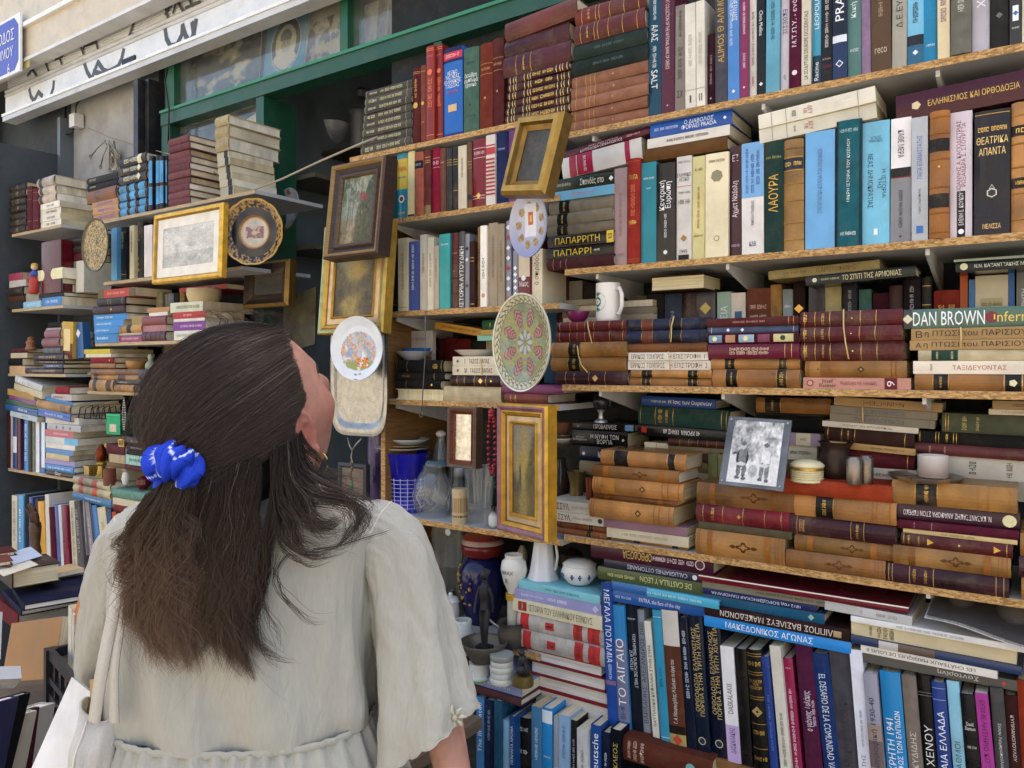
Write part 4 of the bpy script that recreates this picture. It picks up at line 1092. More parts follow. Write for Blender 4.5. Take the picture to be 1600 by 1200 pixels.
ST(G2, YB, ZC, 1400, [-24, 28, 68, 134, 220, 285, 392], 'of the pile with coloured square vignettes, third right shelf', [
 (1160, 1712, '662c30', 'c', 'm:u:.25:.7:.25:c09080:3;g:.9,.95:c9a050'), (1165, 1708, '5c6684', 'c', 'd:.24:e8e8f0:.3;d:.4:e8e8f0:.3;g:.05,.95:d0d0d8'),
 (1166, 1712, '5a1626', 'c', 'b:.02:.17:7898b8:-.7:.7;b:.21:.32:c09070:-.7:.7;b:.36:.53:9cb4c4:-.7:.7;b:.57:.7:8c5060:-.7:.7;b:.74:.95:c8c08c:-.7:.7;d:.09:e8dca0:.25:6;d:.44:e8dca0:.25:6;d:.84:303828:.25:6'),
 (1168, 1714, '7c1a3c', 'j', 'm:u:.25:.68:.25:e0c0a8:4:.12;m:u:.25:.68:.25:e0c0a8:4:-.15;g:.85,.92:d8b060'), (1188, 1715, 'c88c3c', LEA, lab(.16, .28) + ';' + lab(.77, .86)), (1198, 1720, 'cc9040', LEA, lab(.16, .3) + ';' + lab(.75, .86))], dep=.15)
r3 = 'g:.04,.15,.3,.6,.75:d8b060;m:h:.18:.28:.7:d8b060:2;d:.52:e0c080:.05;m:h:.03:.07:.6:d8b060:1'
ST(G3, YB, ZC, 600, [-62, 33, 122, 240, 340, 408], 'of the pile under a rubber band beside the black-lettered pair', [
 (272, 880, '78262a', LEA, r3), (272, 878, '76242a', LEA, r3), (274, 890, '78262a', LEA, r3), (300, 905, 'c48838', LEA, 'g:.02,.04,.86,.9:8c4c18:2.5;b:.16:.36:b07030;d:.57:2c2014:.2;d:.57:c48838:.08;d:.14:2c2014:.06'),
 (286, 926, 'ca9080', 'p', 't:u:.16:.32:.75:2c2420:Josef/Rattner;t:u:.36:.7:.45:703040:Ψυχολογία της γυναίκας;b:.77:.88:78242c;t:h:.79:.86:.5:e8d8d8:6;d:.07:703040:.3:12;d:.07:ca9080:.22:12')], dep=.15)
ST(G3, YB, ZC, 1250, [-84, 36, 106, 168, 233, 313, 412], 'of the pile topped by a green thriller', [
 (885, 1750, '5e7e6c', 'j', 't:u:.07:.58:.72:f4f4f4:DAN BROWN;d:.625:7c2830:.3:7;t:u:.64:.92:.5:e8c860:Inferno;b:0:.06:4c5048;d:.03:d8d0b0:.25'),
 (928, 1660, 'b89460', 'p', 't:u:.04:.1:.6:28201a:Β;t:u:.12:.95:.62:28201a:η ΠΤΩΣΙ του ΠΑΡΙΣΙΟΥ'), (920, 1665, 'b49060', 'p', 't:u:.05:.1:.5:28201a:Α;t:u:.12:.95:.62:28201a:η ΠΤΩΣΙ του ΠΑΡΙΣΙΟΥ'),
 (970, 1680, 'c8b994', 'c', 'b:.12:.35:2c5040;m:h:.14:.2:.7:d8d0a8:2;m:h:.27:.33:.7:d8d0a8:2'), (940, 1690, 'e4d8c4', 'p', 't:u:.33:.76:.36:b06a50:ΤΑΞΙΔΕΥΟΝΤΑΣ;m:h:.13:.18:.5:8a7c68:1;m:h:.92:.95:.5:6a6058:2'),
 (950, 1685, 'c88c34', LEA, lab(.16, .29) + ';' + 'b:.75:.87:20201c;d:.81:e0d8b0:.22:5;g:.74,.88:e0c080')], dep=.16)
# ---- fourth right shelf, back piles
BY = YB + .12
ST(G2, BY, None, 550, [612, 662, 757, 845, 930], 'of the black pile below the crystal ball', [
 (362, 730, '1a1a1c', 'j', 't:u:.35:.72:.55:d8d8d8:ΠΡΟΒΛΕΨΕΙΣ;b:.85:.98:6c98c8:-.7:.7;d:.1:8a8a88:.2:3'), (360, 690, '161618', 'j', 't:u:.35:.85:.62:d8d8d4:Η ΝΥΦΗ ΤΩΝ/ΒΟΡΓΙΑ;t:u:.03:.28:.35:b8b8b4:Ιωάννα/Κολομβίνου;d:.93:c8c8c0:.1'),
 (405, 735, '161c40', 'j', 't:u:.35:.72:.4:d8d8e0:ΚΝΕΞΛΙ;d:.08:d8d8e0:.12:12'), (405, 735, 'a89878', 'c', '')], dep=.15)
ST(G2, BY, None, 1000, [462, 522, 635, 705, 752, 790, 840, 900, 970, 1060, 1150, 1253], 'of the pile with the blue book behind the tan leather', [
 (772, 1212, '2c549c', 'j', 't:u:.38:.95:.5:d8e4f4:Η Ίσις των Ουρανών;m:u:.14:.34:.25:c0d0e8:3', dict(tilt=-1.6)), (755, 1302, '2e524c', 'c', 'g:.03,.2,.4,.92,.97:c9a050;m:h:.23:.28:.7:c9a050:2;m:h:.3:.36:.7:c9a050:2', dict(tilt=-1.6)),
 (748, 1292, '242426', 'j', 't:d:.3:.7:.4:e8e8e8:40 ΧΡΟΝΙΑ  ΜΑΗΣ 68;b:.05:.11:c03c30:-.5:.5', dict(tilt=-1.6)), (930, 1292, '6c3420', LEA, 'g:.2,.35,.5,.65,.8:a87030'),
 (930, 1290, '8a7a60', 'c', ''), (935, 1290, '5a4a3c', 'c', ''), (930, 1290, '7c7050', 'c', ''), (930, 1285, 'a0947c', 'p', ''), (930, 1290, '6a4a34', 'c', ''), (930, 1290, '88806c', 'p', ''), (930, 1290, '54463c', 'c', '')], dep=.13)
ww = dict(dy=.04, vis=.3)
UP(G2, YB, ZD, 'behind the top of the tan leather pile', [(790, 860, 728, 'd8ccb0', 'p', '', dict(dy=.13, vis=.2)), (862, 978, 735, 'd4c8b0', 'p', 'm:h:.9:.94:.3:5c5040:1', dict(dy=.13, vis=.2)), (982, 1078, 745, 'd8cdb6', 'p', 'm:h:.9:.94:.3:a05040:1', dict(dy=.13, vis=.2)), (1080, 1165, 760, 'c4bcac', 'p', '', dict(dy=.13, vis=.2)),
 (1170, 1226, 795, '7c7c54', 'c', 'm:h:.6:.7:.5:c8c898:2', dict(dy=.1, vis=.35)), (1228, 1282, 800, '84845c', 'c', 'm:h:.6:.7:.5:c8c898:2', dict(dy=.1, vis=.35))], depth=.1)
ST(G3, BY, None, 200, [464, 556, 572, 668, 742, 830, 905, 980], 'of the pile behind the black and white photograph', [
 (8, 450, 'b87c34', LEA, lab(.12, .34) + ';g:.75,.8,.95:8c4c18:1.6'), (0, 440, '2c2c2c', 'c', ''), (10, 405, '1c1d20', 'c', ''), (20, 390, 'a490a4', 'p', 'b:.62:.85:d8ccb0;m:u:.65:.82:.2:6a5c50:1'), (20, 366, 'ccc8b4', 'p', 'm:u:.55:.9:.25:5a5648:2'), (10, 400, '70644c', 'c', ''), (10, 400, '4a3a30', 'c', '')], dep=.14)
ST(G3, BY - .03, None, 700, [470, 524, 572, 622, 658, 742, 782, 880, 960, 1040], 'of the pile with a banded grey pair behind the copper pot', [
 (470, 1112, 'b08c5c', 'p', 't:d:.2:.75:.45:3c3020:Ν=ΙΝ=ΙΖΕΙ=Ι', dict(tilt=-2.6)), (448, 1082, '8a8274', 'p', 't:d:.15:.8:.5:4c5468:ΒΟΝΑΠΑΡΤΗΣ;g:.95:6a6050', dict(tilt=-2.6)), (445, 1068, '888072', 'p', 't:d:.15:.8:.5:4c5468:ΒΟΝΑΠΑΡΤΗΣ;g:.95:6a6050', dict(tilt=-2.6)),
 (400, 972, 'd2ccbe', 'p', 't:d:.15:.8:.5:5a5448:το πρόβλημα της μεθόδου', dict(tilt=-2.6)), (415, 952, '48302a', 'c', 'g:.04,.2,.35,.9:c9a050;m:h:.22:.33:.7:c9a050:2', dict(tilt=-2.6)), (430, 955, 'bc9660', 'p', 'm:u:.5:.9:.3:5c4828:3', dict(tilt=-2.6)),
 (440, 950, '682830', 'c', 'g:.92:c9a050', dict(tilt=-2)), (450, 960, 'ccc6b8', 'p', 'm:u:.5:.8:.25:4a4640:3'), (450, 960, 'b8ae98', 'p', '')], dep=.13)
ST(G3, BY - .02, None, 1350, [478, 528, 562, 678, 752, 822, 950, 1060], 'of the grey-green pile at the right edge, fourth shelf', [
 (1412, 1950, 'b49468', 'p', 'm:u:.15:.6:.4:6c4828:2'), (1390, 1950, 'd8ccb4', 'p', 'm:u:.15:.6:.3:8a8070:4'), (1112, 1950, '5e6452', 'c', 'g:.03,.05:c9a050;m:h:.14:.2:.7:b8a868:2;m:h:.24:.3:.7:b8a868:2', dict(tilt=-1)),
 (965, 1900, '2c2c2a', 'c', 'g:.02,.13,.15,.25,.27:c9a050;m:h:.17:.24:.7:d8b060:2', dict(tilt=-1)), (945, 1900, '8c4444', LEA, 'm:h:.18:.24:.6:e0b0a0:2;m:h:.09:.13:.6:e0b0a0:2', dict(tilt=-1)), (965, 1900, 'c8c4b8', 'p', 'm:h:.35:.4:.6:5a564c:1;m:h:.56:.66:.7:5a564c:2', dict(tilt=-1)), (970, 1900, '9a9484', 'p', '')], dep=.13)
# ---- fourth right shelf, front piles
orn = lambda f=.5, s=1.0: f'o:{f}:5a3412:{s};g:.03,.05,.9,.93,.97:8c5020:1.6;b:.14:.2:a86828;b:.78:.84:a86828'
ST((0, 0, 1), YB, ZD, 1006, [706.9, 731.5, 750.5, 777, 786.5, 816, 830.5, 846.5, 852], 'of the tan leather pile left on the fourth right shelf', [
 (940, 1074, 'c88c3c', LEA, 'b:.17:.33:1e1c1c;b:.8:.87:1e1c1c;g:.16,.34,.79,.88:e0c080', dict(dy=.012)), (926, 1063, 'b8803c', LEA, orn(.57, .9)), (927, 1069, 'c89040', LEA, 'd:.57:3c2410:.2;d:.57:c89040:.1;g:.03,.06,.78,.84,.95:8c5020:1.6;b:.1:.26:bc8038;d:.12:3c2410:.05', dict(dy=-.006)), (928, 1060, 'a87438', LEA, orn(.57, .8), dict(dy=.008)),
 (922, 1055, 'c48a3c', LEA, 'd:.6:3c2410:.2;d:.6:c48a3c:.1;g:.03,.06,.78,.84,.95:8c5020:1.6', dict(dy=-.008)), (944, 1072, 'a07a88', 'p', ''), (948, 1076, 'd8cdb0', 'p', 'm:u:.2:.75:.3:a89c80:4'), (955, 1075, 'b07c34', LEA, lab(.3, .4) + ';' + lab(.8, .88), dict(dy=.01))], dep=.15)
ST(D2, YB, ZD, 250, [93, 140, 181, 207, 233], 'of the small pile right of the hanging gold-framed landscape', [
 (152, 330, 'd0c6b4', 'p', 't:u:.2:.5:.6:28221c:ΣΣΥΛ.;m:u:.55:.9:.25:a89c88:2'), (152, 380, 'd4cab8', 'p', 't:u:.18:.42:.6:28221c:ΣΣΥΛ.;m:u:.46:.8:.25:a89c88:2;d:.94:3a342c:.25:12'), (160, 392, '8c4c1c', LEA, lab(.7, .78) + ';g:.1,.2,.5:3c1c08:3'), (192, 396, 'a06028', LEA, lab(.6, .7) + ';g:.9:e0c080')], dep=.15)
ST((0, 0, 1), YB - .004, ZD, 1156, [757, 792, 820, 832, 873], 'of the pile under the black and white photograph', [
 (1090, 1242, 'b8803c', LEA, orn(.6, .8)), (1089, 1234, 'a02030', LEA, 'g:.08,.3,.52,.75,.92:d8b060;m:h:.1:.28:.7:d8b060:2;d:.48:d8b060:.12'), (1092, 1238, '6a6048', 'c', ''), (1088, 1228, 'bc843c', LEA, orn(.55, .7))], dep=.16)
ST((0, 0, 1), YB - .004, ZD, 1311, [753, 778, 812, 843, 868, 897], 'of the pile under the dark copper pot', [
 (1212, 1394, 'ae4428', 'c', 'b:0:.03:7a2c18', dict(dy=-.012)), (1242, 1402, 'c68c3c', LEA, lab(.22, .4) + ';g:.78,.82,.94:9a5c1c:1.6'), (1234, 1400, '56262e', LEA, 'g:.08,.6,.72:b08050;m:h:.1:.16:.6:c09060:1;m:h:.62:.7:.7:d8b060:2'), (1242, 1396, 'b88238', LEA, orn(.6, .9)), (1229, 1384, 'b07c38', LEA, orn(.55, .9))], dep=.16)
ST((0, 0, 1), YB - .006, ZD, 1480, [755.6, 794, 819, 833, 840, 860.6, 891, 921.5], 'of the pile topped by a tan volume beside the copper pot', [
 (1394, 1590, 'c68a34', LEA, lab(.2, .38) + ';g:.7,.78,.94:a8681c:1.6'), (1401, 1594, '42182c', 'j', 't:d:.06:.78:.42:e8dce0:Ν. ΚΑΖΑΝΤΖΑΚΗΣ ΑΝΑΦΟΡΑ ΣΤΟΝ ΓΚΡΕΚΟ;d:.92:d8d0a0:.38:12'), (1403, 1592, '6a2038', 'c', 'm:h:.12:.17:.7:c890a0:2;m:h:.23:.36:.8:c890a0:2'),
 (1411, 1590, 'd0b880', 'p', 'm:u:.35:.65:.5:8a7440:3'), (1408, 1583, '762028', LEA, 'm:h:.05:.1:.7:d8b060:2;m:h:.14:.2:.7:d8b060:2;d:.54:e8c880:.08;d:.27:c9a050:.3:3;d:.86:c9a050:.3:3;g:.03,.95:c9a050'), (1396, 1580, 'c08a38', LEA, orn(.55, .9)),
 (1386, 1577, '562830', LEA, 'g:.02,.05,.2,.4,.9,.96:b89050;m:h:.22:.26:.7:c9a050:2;m:h:.3:.37:.7:c9a050:2')], dep=.165)
ST((0, 0, 1), YB, ZD, 1620, [835, 872, 905, 940], 'of the pile cut by the right edge of the picture', [(1594, 1760, 'b88438', LEA, ''), (1592, 1760, '6a2838', LEA, ''), (1596, 1760, 'c08a3c', LEA, '')], dep=.16)
# ---- below the fourth shelf: row of large standing books
lo = lambda xb, yb, **k: dict(xb=xb, yb=yb, **k)
UP(D2, YB, ZE, 'in the bottom right row of large books', [
 (370, 413, 425, '2352a6', 'j', 't:d:.45:.95:.55:e8f0f8:ΜΕΓΑΛΑ ΠΟΤΑΜΙΑ;m:d:.34:.44:.4:c0d0e8:2;b:.3:.33:8a6a90', lo(400, 1010)),
 (414, 466, 520, '3494d4', 'j', 'b:0:.72:7c809c;b:0:.08:2c60a0;t:u:.2:.74:.62:f0f2f4:ΤΟ ΑΙΓΑΙΟ;m:u:.1:.2:.4:28406c:1', lo(445, 1045)),
 (468, 520, 520, '1e2839', 'j', 't:d:.36:.78:.6:c8ccd4:VOM HIMMEL DURCH DIE WELT/ZUR HÖLLE!;m:h:.86:.93:.7:c0c4cc:2', lo(500, 1055)),
 (522, 552, 540, '949eaa', 'p', 't:u:.1:.9:.6:2a3038:ΒΑΡΛΑΜΗΣ. ΑΛΕΞΑΝΔΡΟΣ 2000', lo(550, 1065)),
 (553, 580, 587, 'dcd8c8', 'p', 't:u:.12:.8:.5:3a3a34:ΝΑΥΤΙΛΙΑΚΑ ΚΕΦΑΛΑΙΑ ΣΤΗΝ ΣΥΡΑ', lo(589, 1085)),
 (581, 618, 540, '34a0c4', 'j', 'm:u:.3:.7:.4:1c5c78:2;g:.05,.95:d0e8f0', lo(623, 1100)),
 (620, 689, 540, '6e3e2c', 'j', 'b:.74:1:ccc6bc;b:0:.1:b09a60;b:.1:.16:2c2420;t:u:.18:.64:.3:e8e4dc:Γ. Α. Μαυρομιχάλης. Η ζωή και το έργο του;d:.06:b84830:.3', lo(662, 1130)),
 (690, 728, 570, '16243f', 'j', 'm:u:.4:.9:.4:b8c0d0:5', lo(736, 1140)),
 (729, 791, 565, '152742', 'j', 't:u:.28:.95:.6:c9b070:ΟΡΘΟΔΟΞΙΑ ΕΛΛΗΝΙΣΜΟΣ/ΠΟΡΕΙΑ ΣΤΗΝ ΤΡΙΤΗ ΧΙΛΙΕΤΙΑ;d:.1:c0b890:.26:12;d:.1:152742:.2:12', lo(770, 1165)),
 (793, 862, 580, '15203e', 'j', 't:u:.28:.95:.6:c9b070:ΟΡΘΟΔΟΞΙΑ ΕΛΛΗΝΙΣΜΟΣ/ΠΟΡΕΙΑ ΣΤΗΝ ΤΡΙΤΗ ΧΙΛΙΕΤΙΑ;d:.1:c0b890:.26:12;d:.1:15203e:.2:12', lo(839, 1180)),
 (867, 922, 692, 'e0dede', 'p', 'b:0:.32:c0a8d4;t:u:.42:.68:.4:5a5a60:DASKALAKIS;t:u:.08:.3:.4:4a3c5c:ΔΑΣΚΑΛΑΚΗΣ', lo(902, 1200, dy=.0)),
 (923, 974, 702, '1e1e20', 'j', '', lo(955, 1200)),
 (976, 1040, 704, '151414', LEA, 't:h:.68:.76:.8:d8b060:ΟΙ ΛΑΓΙΟΙ/ΤΟΥ/ΠΟΝΤΟΥ;g:.6,.62,.8,.82,.95,.97,.4,.2:c9a050;d:.5:e0c080:.35;d:.5:151414:.1;m:h:.3:.36:.7:d8b060:1;m:h:.86:.92:.8:d8b060:2;m:h:.08:.16:.8:d8b060:2', lo(1012, 1200)),
 (1042, 1074, 735, '304e9e', 'j', 'm:u:.2:.7:.3:5a78c0:4', lo(1078, 1200)),
], depth=.2)
UP(D3, YB, ZE, 'right of the gilt black volume, bottom row', [
 (62, 108, 690, 'd4d0c0', 'p', 'm:u:.1:.5:.3:5a5648:6', lo(106, 1200)), (109, 158, 740, 'a62656', 'j', 'm:h:.88:.96:.5:e8d0d8:2;m:u:.1:.75:.3:e8d0d8:6', lo(155, 1200)),
 (160, 231, 672, '602348', 'c', 't:u:.38:.66:.5:e8dce4:ο γιάννης ψυλάκης;m:u:.42:.6:.16:d8c0d0:3:.3', lo(212, 1200)), (233, 303, 717, '224484', 'c', 't:d:.05:.85:.4:d8e0ec:EL DESAFIO DE LA COMUNIDAD VALENC', lo(288, 1200)),
 (305, 391, 700, '58575e', 'c', 't:u:.1:.68:.42:2a2a30:ΕΛΛΗΝΙΚΗ ΒΙΒΛΙΟΘΗΚΗ', lo(352, 1200)), (393, 446, 706, 'd8dae4', 'p', 't:u:.02:.34:.4:4a5068:Λη ΣΤΡΑΤΗΣ;m:u:.36:.6:.2:8a90a0:4', lo(432, 1200)),
 (452, 512, 806, '9c9cac', 'j', 'b:0:.62:a08c80;b:.3:.5:7c6a68;t:u:.15:.93:.5:283050:ζωγραφική 1930-40', lo(482, 1200)), (514, 604, 796, '1f94d6', 'j', 't:u:.28:.66:.36:f4f8fa:ΚΡΗΤΗ 1941:-.2;t:u:.1:.72:.26:f4f8fa:ΤΟ ΛΥΚΟΦΩΣ ΤΩΝ ΕΛΠΙΔΩΝ:.2', lo(550, 1200)),
 (606, 667, 811, '8e8176', 'c', 't:u:.2:.6:.42:d0c8bc:ΘΟΥΚΥΔΙΔΗΣ', lo(640, 1200)), (668, 736, 811, '18181a', 'j', 't:u:.1:.66:.5:e0e0e0:ΑΝΝΑ ΧΕΝΟΥ;g:.86,.88:a0a0a0:.6', lo(700, 1200)), (738, 795, 842, '2e4ea0', 'j', 't:u:.05:.8:.5:e8eef8:ΣΤΗΝ ΑΡΧΑΙΑ ΕΛΛΑΔΑ;g:.88,.96:b0c0e8:.8', lo(765, 1200)),
 (796, 850, 836, '8cc8de', 'p', 't:u:.28:.64:.45:2c4858:ΣΤΑΘΜΟΙ', lo(826, 1200)), (852, 914, 890, '1d1c22', 'j', 't:h:.74:.8:.7:e0e0e0:David/Damson;t:d:.1:.52:.5:f0f0f0:Custom;m:h:.58:.66:.6:c0c0c0:2', lo(882, 1200)), (916, 971, 886, 'c042a2', 'p', 't:d:.36:.95:.4:4c1440:ΕΠΙΜΕΛΗΤΗΡΙΟ ΚΟΖΑΝΗΣ;t:d:.1:.3:.4:4c1440:ΚΟΖΑΝΗ', lo(945, 1200)),
 (973, 1029, 862, '5e5c5c', 'c', 't:d:.2:.9:.3:d0d0cc:Σίσσυ Λαμπροπούλου ΣΥΛΛΟΓΗ', lo(1001, 1200)), (1031, 1089, 892, '4e2826', 'c', 't:d:.5:.92:.25:d8c8c0:ΚΥΠΡΙΑΝΟΠΟΥΛΟΥ;t:d:.2:.3:.3:d8c8c0:υβρις', lo(1056, 1200)), (1091, 1150, 832, 'a63e24', 'c', '', lo(1112, 1200)),
], depth=.2)
# lying brown volume under the row
ST(D2, YB - .01, None, 640, [1088, 1190], 'under the row of large books near the bottom edge', [(455, 835, '6c3828', 'c', 'm:h:.08:.12:.7:d0b0a0:2;m:h:.14:.2:.8:d0b0a0:2;m:h:.22:.28:.8:d0b0a0:2;d:.78:70a8a8:.2:12;d:.24:e0d0c0:.06', dict(dy=-.03))], dep=.2)
# piles lying on that row
ST(D2, YB, None, 600, [292, 362, 398, 452, 488, 538], 'of the pile topped by a maroon book below the fourth shelf', [
 (330, 836, '562438', 'j', 't:d:.28:.52:.5:d8b858:ΟΡΘΟΔΟΞΙΑ;m:d:.53:.85:.3:d8c0c8:4;d:.9:d8d0c8:.3:12;d:.9:562438:.24:12', dict(d=.2)), (384, 800, '3c3c54', 'j', 't:d:.25:.85:.5:c0c0d0:CALLIGRAPHES OTTOMANES;d:.92:d8d8e0:.3:12', dict(d=.2)),
 (358, 822, '566640', 'j', 't:d:.4:.85:.55:c8c88c:DE CASTILLA Y LEÓN;m:d:.1:.35:.3:c8c88c:3', dict(d=.2)), (415, 866, '48b4d4', 'j', 'm:u:.3:.85:.3:c8e8f0:6;b:0:.35:3470b8', dict(d=.2)), (412, 860, '2e68b8', 'j', 't:u:.28:.66:.45:d8e4f4:PATRA, the face of the city;m:u:.05:.2:.25:c0d0e8:2', dict(d=.2))], dep=.2)
ST(D3, YB, None, 100, [442, 468, 500, 526, 570, 620, 668], 'of the pile above the plum and navy standing books', [
 (-235, 638, '7c1c2c', 'j', 'b:0:1:d8d0c0:-1:-.6', dict(d=.22, dy=-.01)), (-220, 436, '8c8878', 'p', 'm:d:.3:.9:.35:4a463a:5', dict(d=.2)), (-218, 256, '28366a', 'j', 't:d:.05:.9:.6:d0d4e4:1812 год БОРОДИНСКАЯ ПАНОРАМА', dict(d=.2)), (-215, 290, '1c6488', 'j', 'd:.9:8cb0a0:.3', dict(d=.2)),
 (-210, 394, '3e2424', 'c', 't:d:.12:.95:.55:e0d4c8:ΦΙΛΙΠΠΟΣ ΒΑΣΙΛΕΥΣ ΜΑΚΕΔΟΝΩΝ;b:.9:.95:b09870:-.5:.5', dict(d=.2)), (-212, 400, '2090e0', 'j', 't:u:.16:.76:.55:f0f4f8:ΜΑΚΕΔΟΝΙΚΟΣ ΑΓΩΝΑΣ', dict(d=.2))], dep=.2)
ST(D3, YB, None, 600, [556, 596, 622, 680, 714, 748, 790], 'of the pale pile below the open magazine', [
 (290, 655, 'c8c8c6', 'p', 'm:d:.3:.95:.35:8a8a88:3;b:.45:.6:c0c0c0', dict(tilt=-1)), (398, 1180, 'd8d8d6', 'p', 'm:d:.1:.8:.4:9a9aa0:5'), (400, 1090, 'd8caa4', 'p', 'm:h:.11:.15:.7:4a4028:2;m:h:.17:.2:.8:4a4028:1;m:h:.21:.24:.8:4a4028:1;m:h:.25:.28:.8:4a4028:1'),
 (398, 1112, '2c4470', 'j', 'b:.18:.3:b8b4b0;b:.3:.52:6c5c50', {}), (440, 1010, 'e0dcd2', 'p', 't:d:.05:.85:.6:2c2c2c:LES CHÂTEAUX MAGIQUES DE LOUIS II'), (446, 1108, '6c6a64', 'p', 't:d:.45:.8:.55:d8d4cc:Σαντορίνη;d:.9:b04040:.25')], dep=.2)
# pile of red and white volumes left of that row
wr_ = 'b:.04:.14:c83c3c;b:.66:.76:c83c3c;b:.82:.95:c83c3c;b:.34:.44:c83c3c:-.45:.45;'
ST(D2, YB, ZE, 200, [425, 462, 506, 562, 632, 708, 757, 812, 868, 940], 'of the pile topped by a sugar bowl', [
 (28, 372, '84ccd8', 'p', 'm:d:.3:.8:.3:3c7c8c:4'), (12, 376, 'a4a4d4', 'p', 't:u:.08:.35:.3:e8e8f4:Κώστας Μοντσελίνος;m:u:.4:.62:.35:e8e8f4:2;d:.94:c0c0e0:.35'), (2, 382, 'dcd4b4', 'p', 't:u:.2:.9:.55:6a6244:ΙΣΤΟΡΙΑ ΤΟΥ ΕΛΛΗΝΙΚΟΥ ΕΘΝΟΥΣ;b:.07:.17:b04038:-.7:.7;m:h:.09:.15:.5:e0d0c0:2'),
 (26, 386, 'b8b2a8', 'c', wr_ + 't:h:.36:.42:.3:2a1a1a:1;m:h:.84:.93:.7:6c1c1c:3;m:h:.68:.74:.7:6c1c1c:2'), (36, 390, 'b4aea4', 'c', wr_ + 't:h:.36:.42:.3:2a1a1a:2;m:h:.84:.93:.7:6c1c1c:3;m:h:.68:.74:.7:6c1c1c:2'),
 (56, 372, '9a2c38', 'cR', '', dict(page='d8d2c8')), (76, 386, '96303c', 'cR', '', dict(page='d8d2c8')), (94, 396, '9a2c38', 'cR', '', dict(page='d8d2c8')), (92, 402, '962c38', 'cR', '', dict(page='d8d2c8'))], dep=.19)
# lowest row, bottom middle
UP(D2, YB - .06, .36, 'in the lowest row under the red and white pile', [
 (0, 80, 985, '1c1c1e', 'c', 'm:h:.85:.9:.7:c0c0c0:2;m:h:.6:.66:.7:c0c0c0:2'), (82, 124, 945, '4a88b2', 'p', 'm:u:.5:.8:.3:d0e0ec:2'), (126, 170, 950, '1c90d2', 'j', 'b:.86:.98:d0dce4;m:h:.5:.6:.6:e8e8d8:2'), (172, 192, 985, '9aa4ac', 'p', ''), (194, 238, 980, '8eb2d4', 'p', 'm:u:.6:.9:.3:40648c:2'),
 (240, 271, 1000, '26282a', 'p', 'm:u:.4:.9:.3:c0c0c0:4'), (273, 318, 1040, 'd0d0ce', 'p', 'm:u:.2:.8:.3:6a6a68:4'), (320, 368, 1020, '1f54a2', 'j', 't:u:.3:.97:.6:f0f4f8:die Deutsche'), (370, 408, 1050, '16264c', 'j', 'm:u:.5:.9:.3:c0c8d8:2'), (410, 455, 1040, '161c2c', 'j', 't:u:.5:.9:.4:c0a850:ΩΝ ΚΛΕΟΣ')], depth=.2)
UP(D1, YB - .1, .36, 'in the lowest row beside the linen sleeve', [
 (918, 950, 905, '4a8cc8', 'j', 't:u:.45:.95:.5:d8e8f4:The Illustrated'), (952, 990, 915, '22365c', 'j', 'm:u:.6:.9:.3:90a8c8:3'), (991, 1022, 918, '245c78', 'j', ''), (1024, 1056, 1000, '8cbcdc', 'j', ''), (1057, 1078, 985, '1f5490', 'j', 't:u:.5:.9:.5:d0dcec:ΠΕΝΗΝΤΑ ΧΡΟΝΙΑ')], depth=.2)
ST(D1, YB - .09, None, 1000, [838, 880, 912], 'under the green-rimmed pot near the sleeve', [(865, 1105, '94a4d4', 'p', 't:d:.15:.8:.4:e8ecf4:Η νεράιδα και βασιλιάς', dict(tilt=-.6)), (860, 1110, '6c4448', 'c', '')], dep=.2)
# ---- middle shelves
ST(A1, YB, C1, 780, [505, 553, 603, 650, 694, 740, 786, 838, 891], 'of the grey pile left of the red books, top middle shelf',
   [(655 - 4 * i, 932, '64625a' if i % 2 else '5c5a54', 'c', 'm:u:.1:.26:.5:d8d0a0:2;m:u:.34:.8:.45:c8c090:4;g:.03,.9:b8b088') for i in range(8)], dep=.15)
UP(A1, YB, C1, 'on the top middle shelf', [
 (934, 980, 405, '702c30', 'c', 'g:.92,.94:c0a060;m:u:.6:.85:.3:c9a050:2;d:.5:c9a050:.3:12'), (982, 1012, 390, '8e4c3c', 'c', 'g:.92:c0a060;d:.5:c9a050:.3:12;m:h:.2:.3:.6:c9a050:1'), (1014, 1062, 275, 'a03228', 'j', 'm:u:.35:.65:.5:e07040:2;g:.95,.97,.05:e07040:2;d:.72:e07040:.3:12;m:h:.86:.92:.7:e07040:2'), (1065, 1112, 265, '962e28', 'j', 'm:u:.35:.65:.5:e07040:2;g:.95,.97,.05:e07040:2;d:.72:e07040:.3:12;m:h:.86:.92:.7:e07040:2'),
 (1116, 1232, 283, '1e72cc', 'j', 'b:.84:1:14205c;b:.87:.95:d03048;m:h:.89:.93:.7:e8b0b0:1;t:h:.55:.74:.85:f0f4f8:ΛΕΞΙΚΟ/ΤΗΣ ΝΕΑΣ/ΕΛΛΗΝΙΚΗΣ/ΓΛΩΣΣΑΣ;b:.28:.36:d8b080:-.45:.45;b:0:.04:14388c;m:h:.48:.52:.6:c04060:2'),
 (1236, 1328, 286, '4e7060', 'c', 't:h:.52:.7:.9:e8ece4:Οκτώβρη/σύμπτωμα/Χρονικό;m:h:.8:.83:.5:20382c:1;d:.32:20382c:.08;m:h:.18:.2:.6:20382c:2'), (1332, 1409, 262, '803828', 'c', 'g:.76,.64:c08850;m:h:.66:.74:.7:c08850:2;d:.36:c08850:.1'), (1411, 1478, 232, '6c3232', 'c', 'g:.78,.64:c08850;m:h:.68:.74:.7:c08850:2;d:.4:c08850:.12:3')], depth=.16)
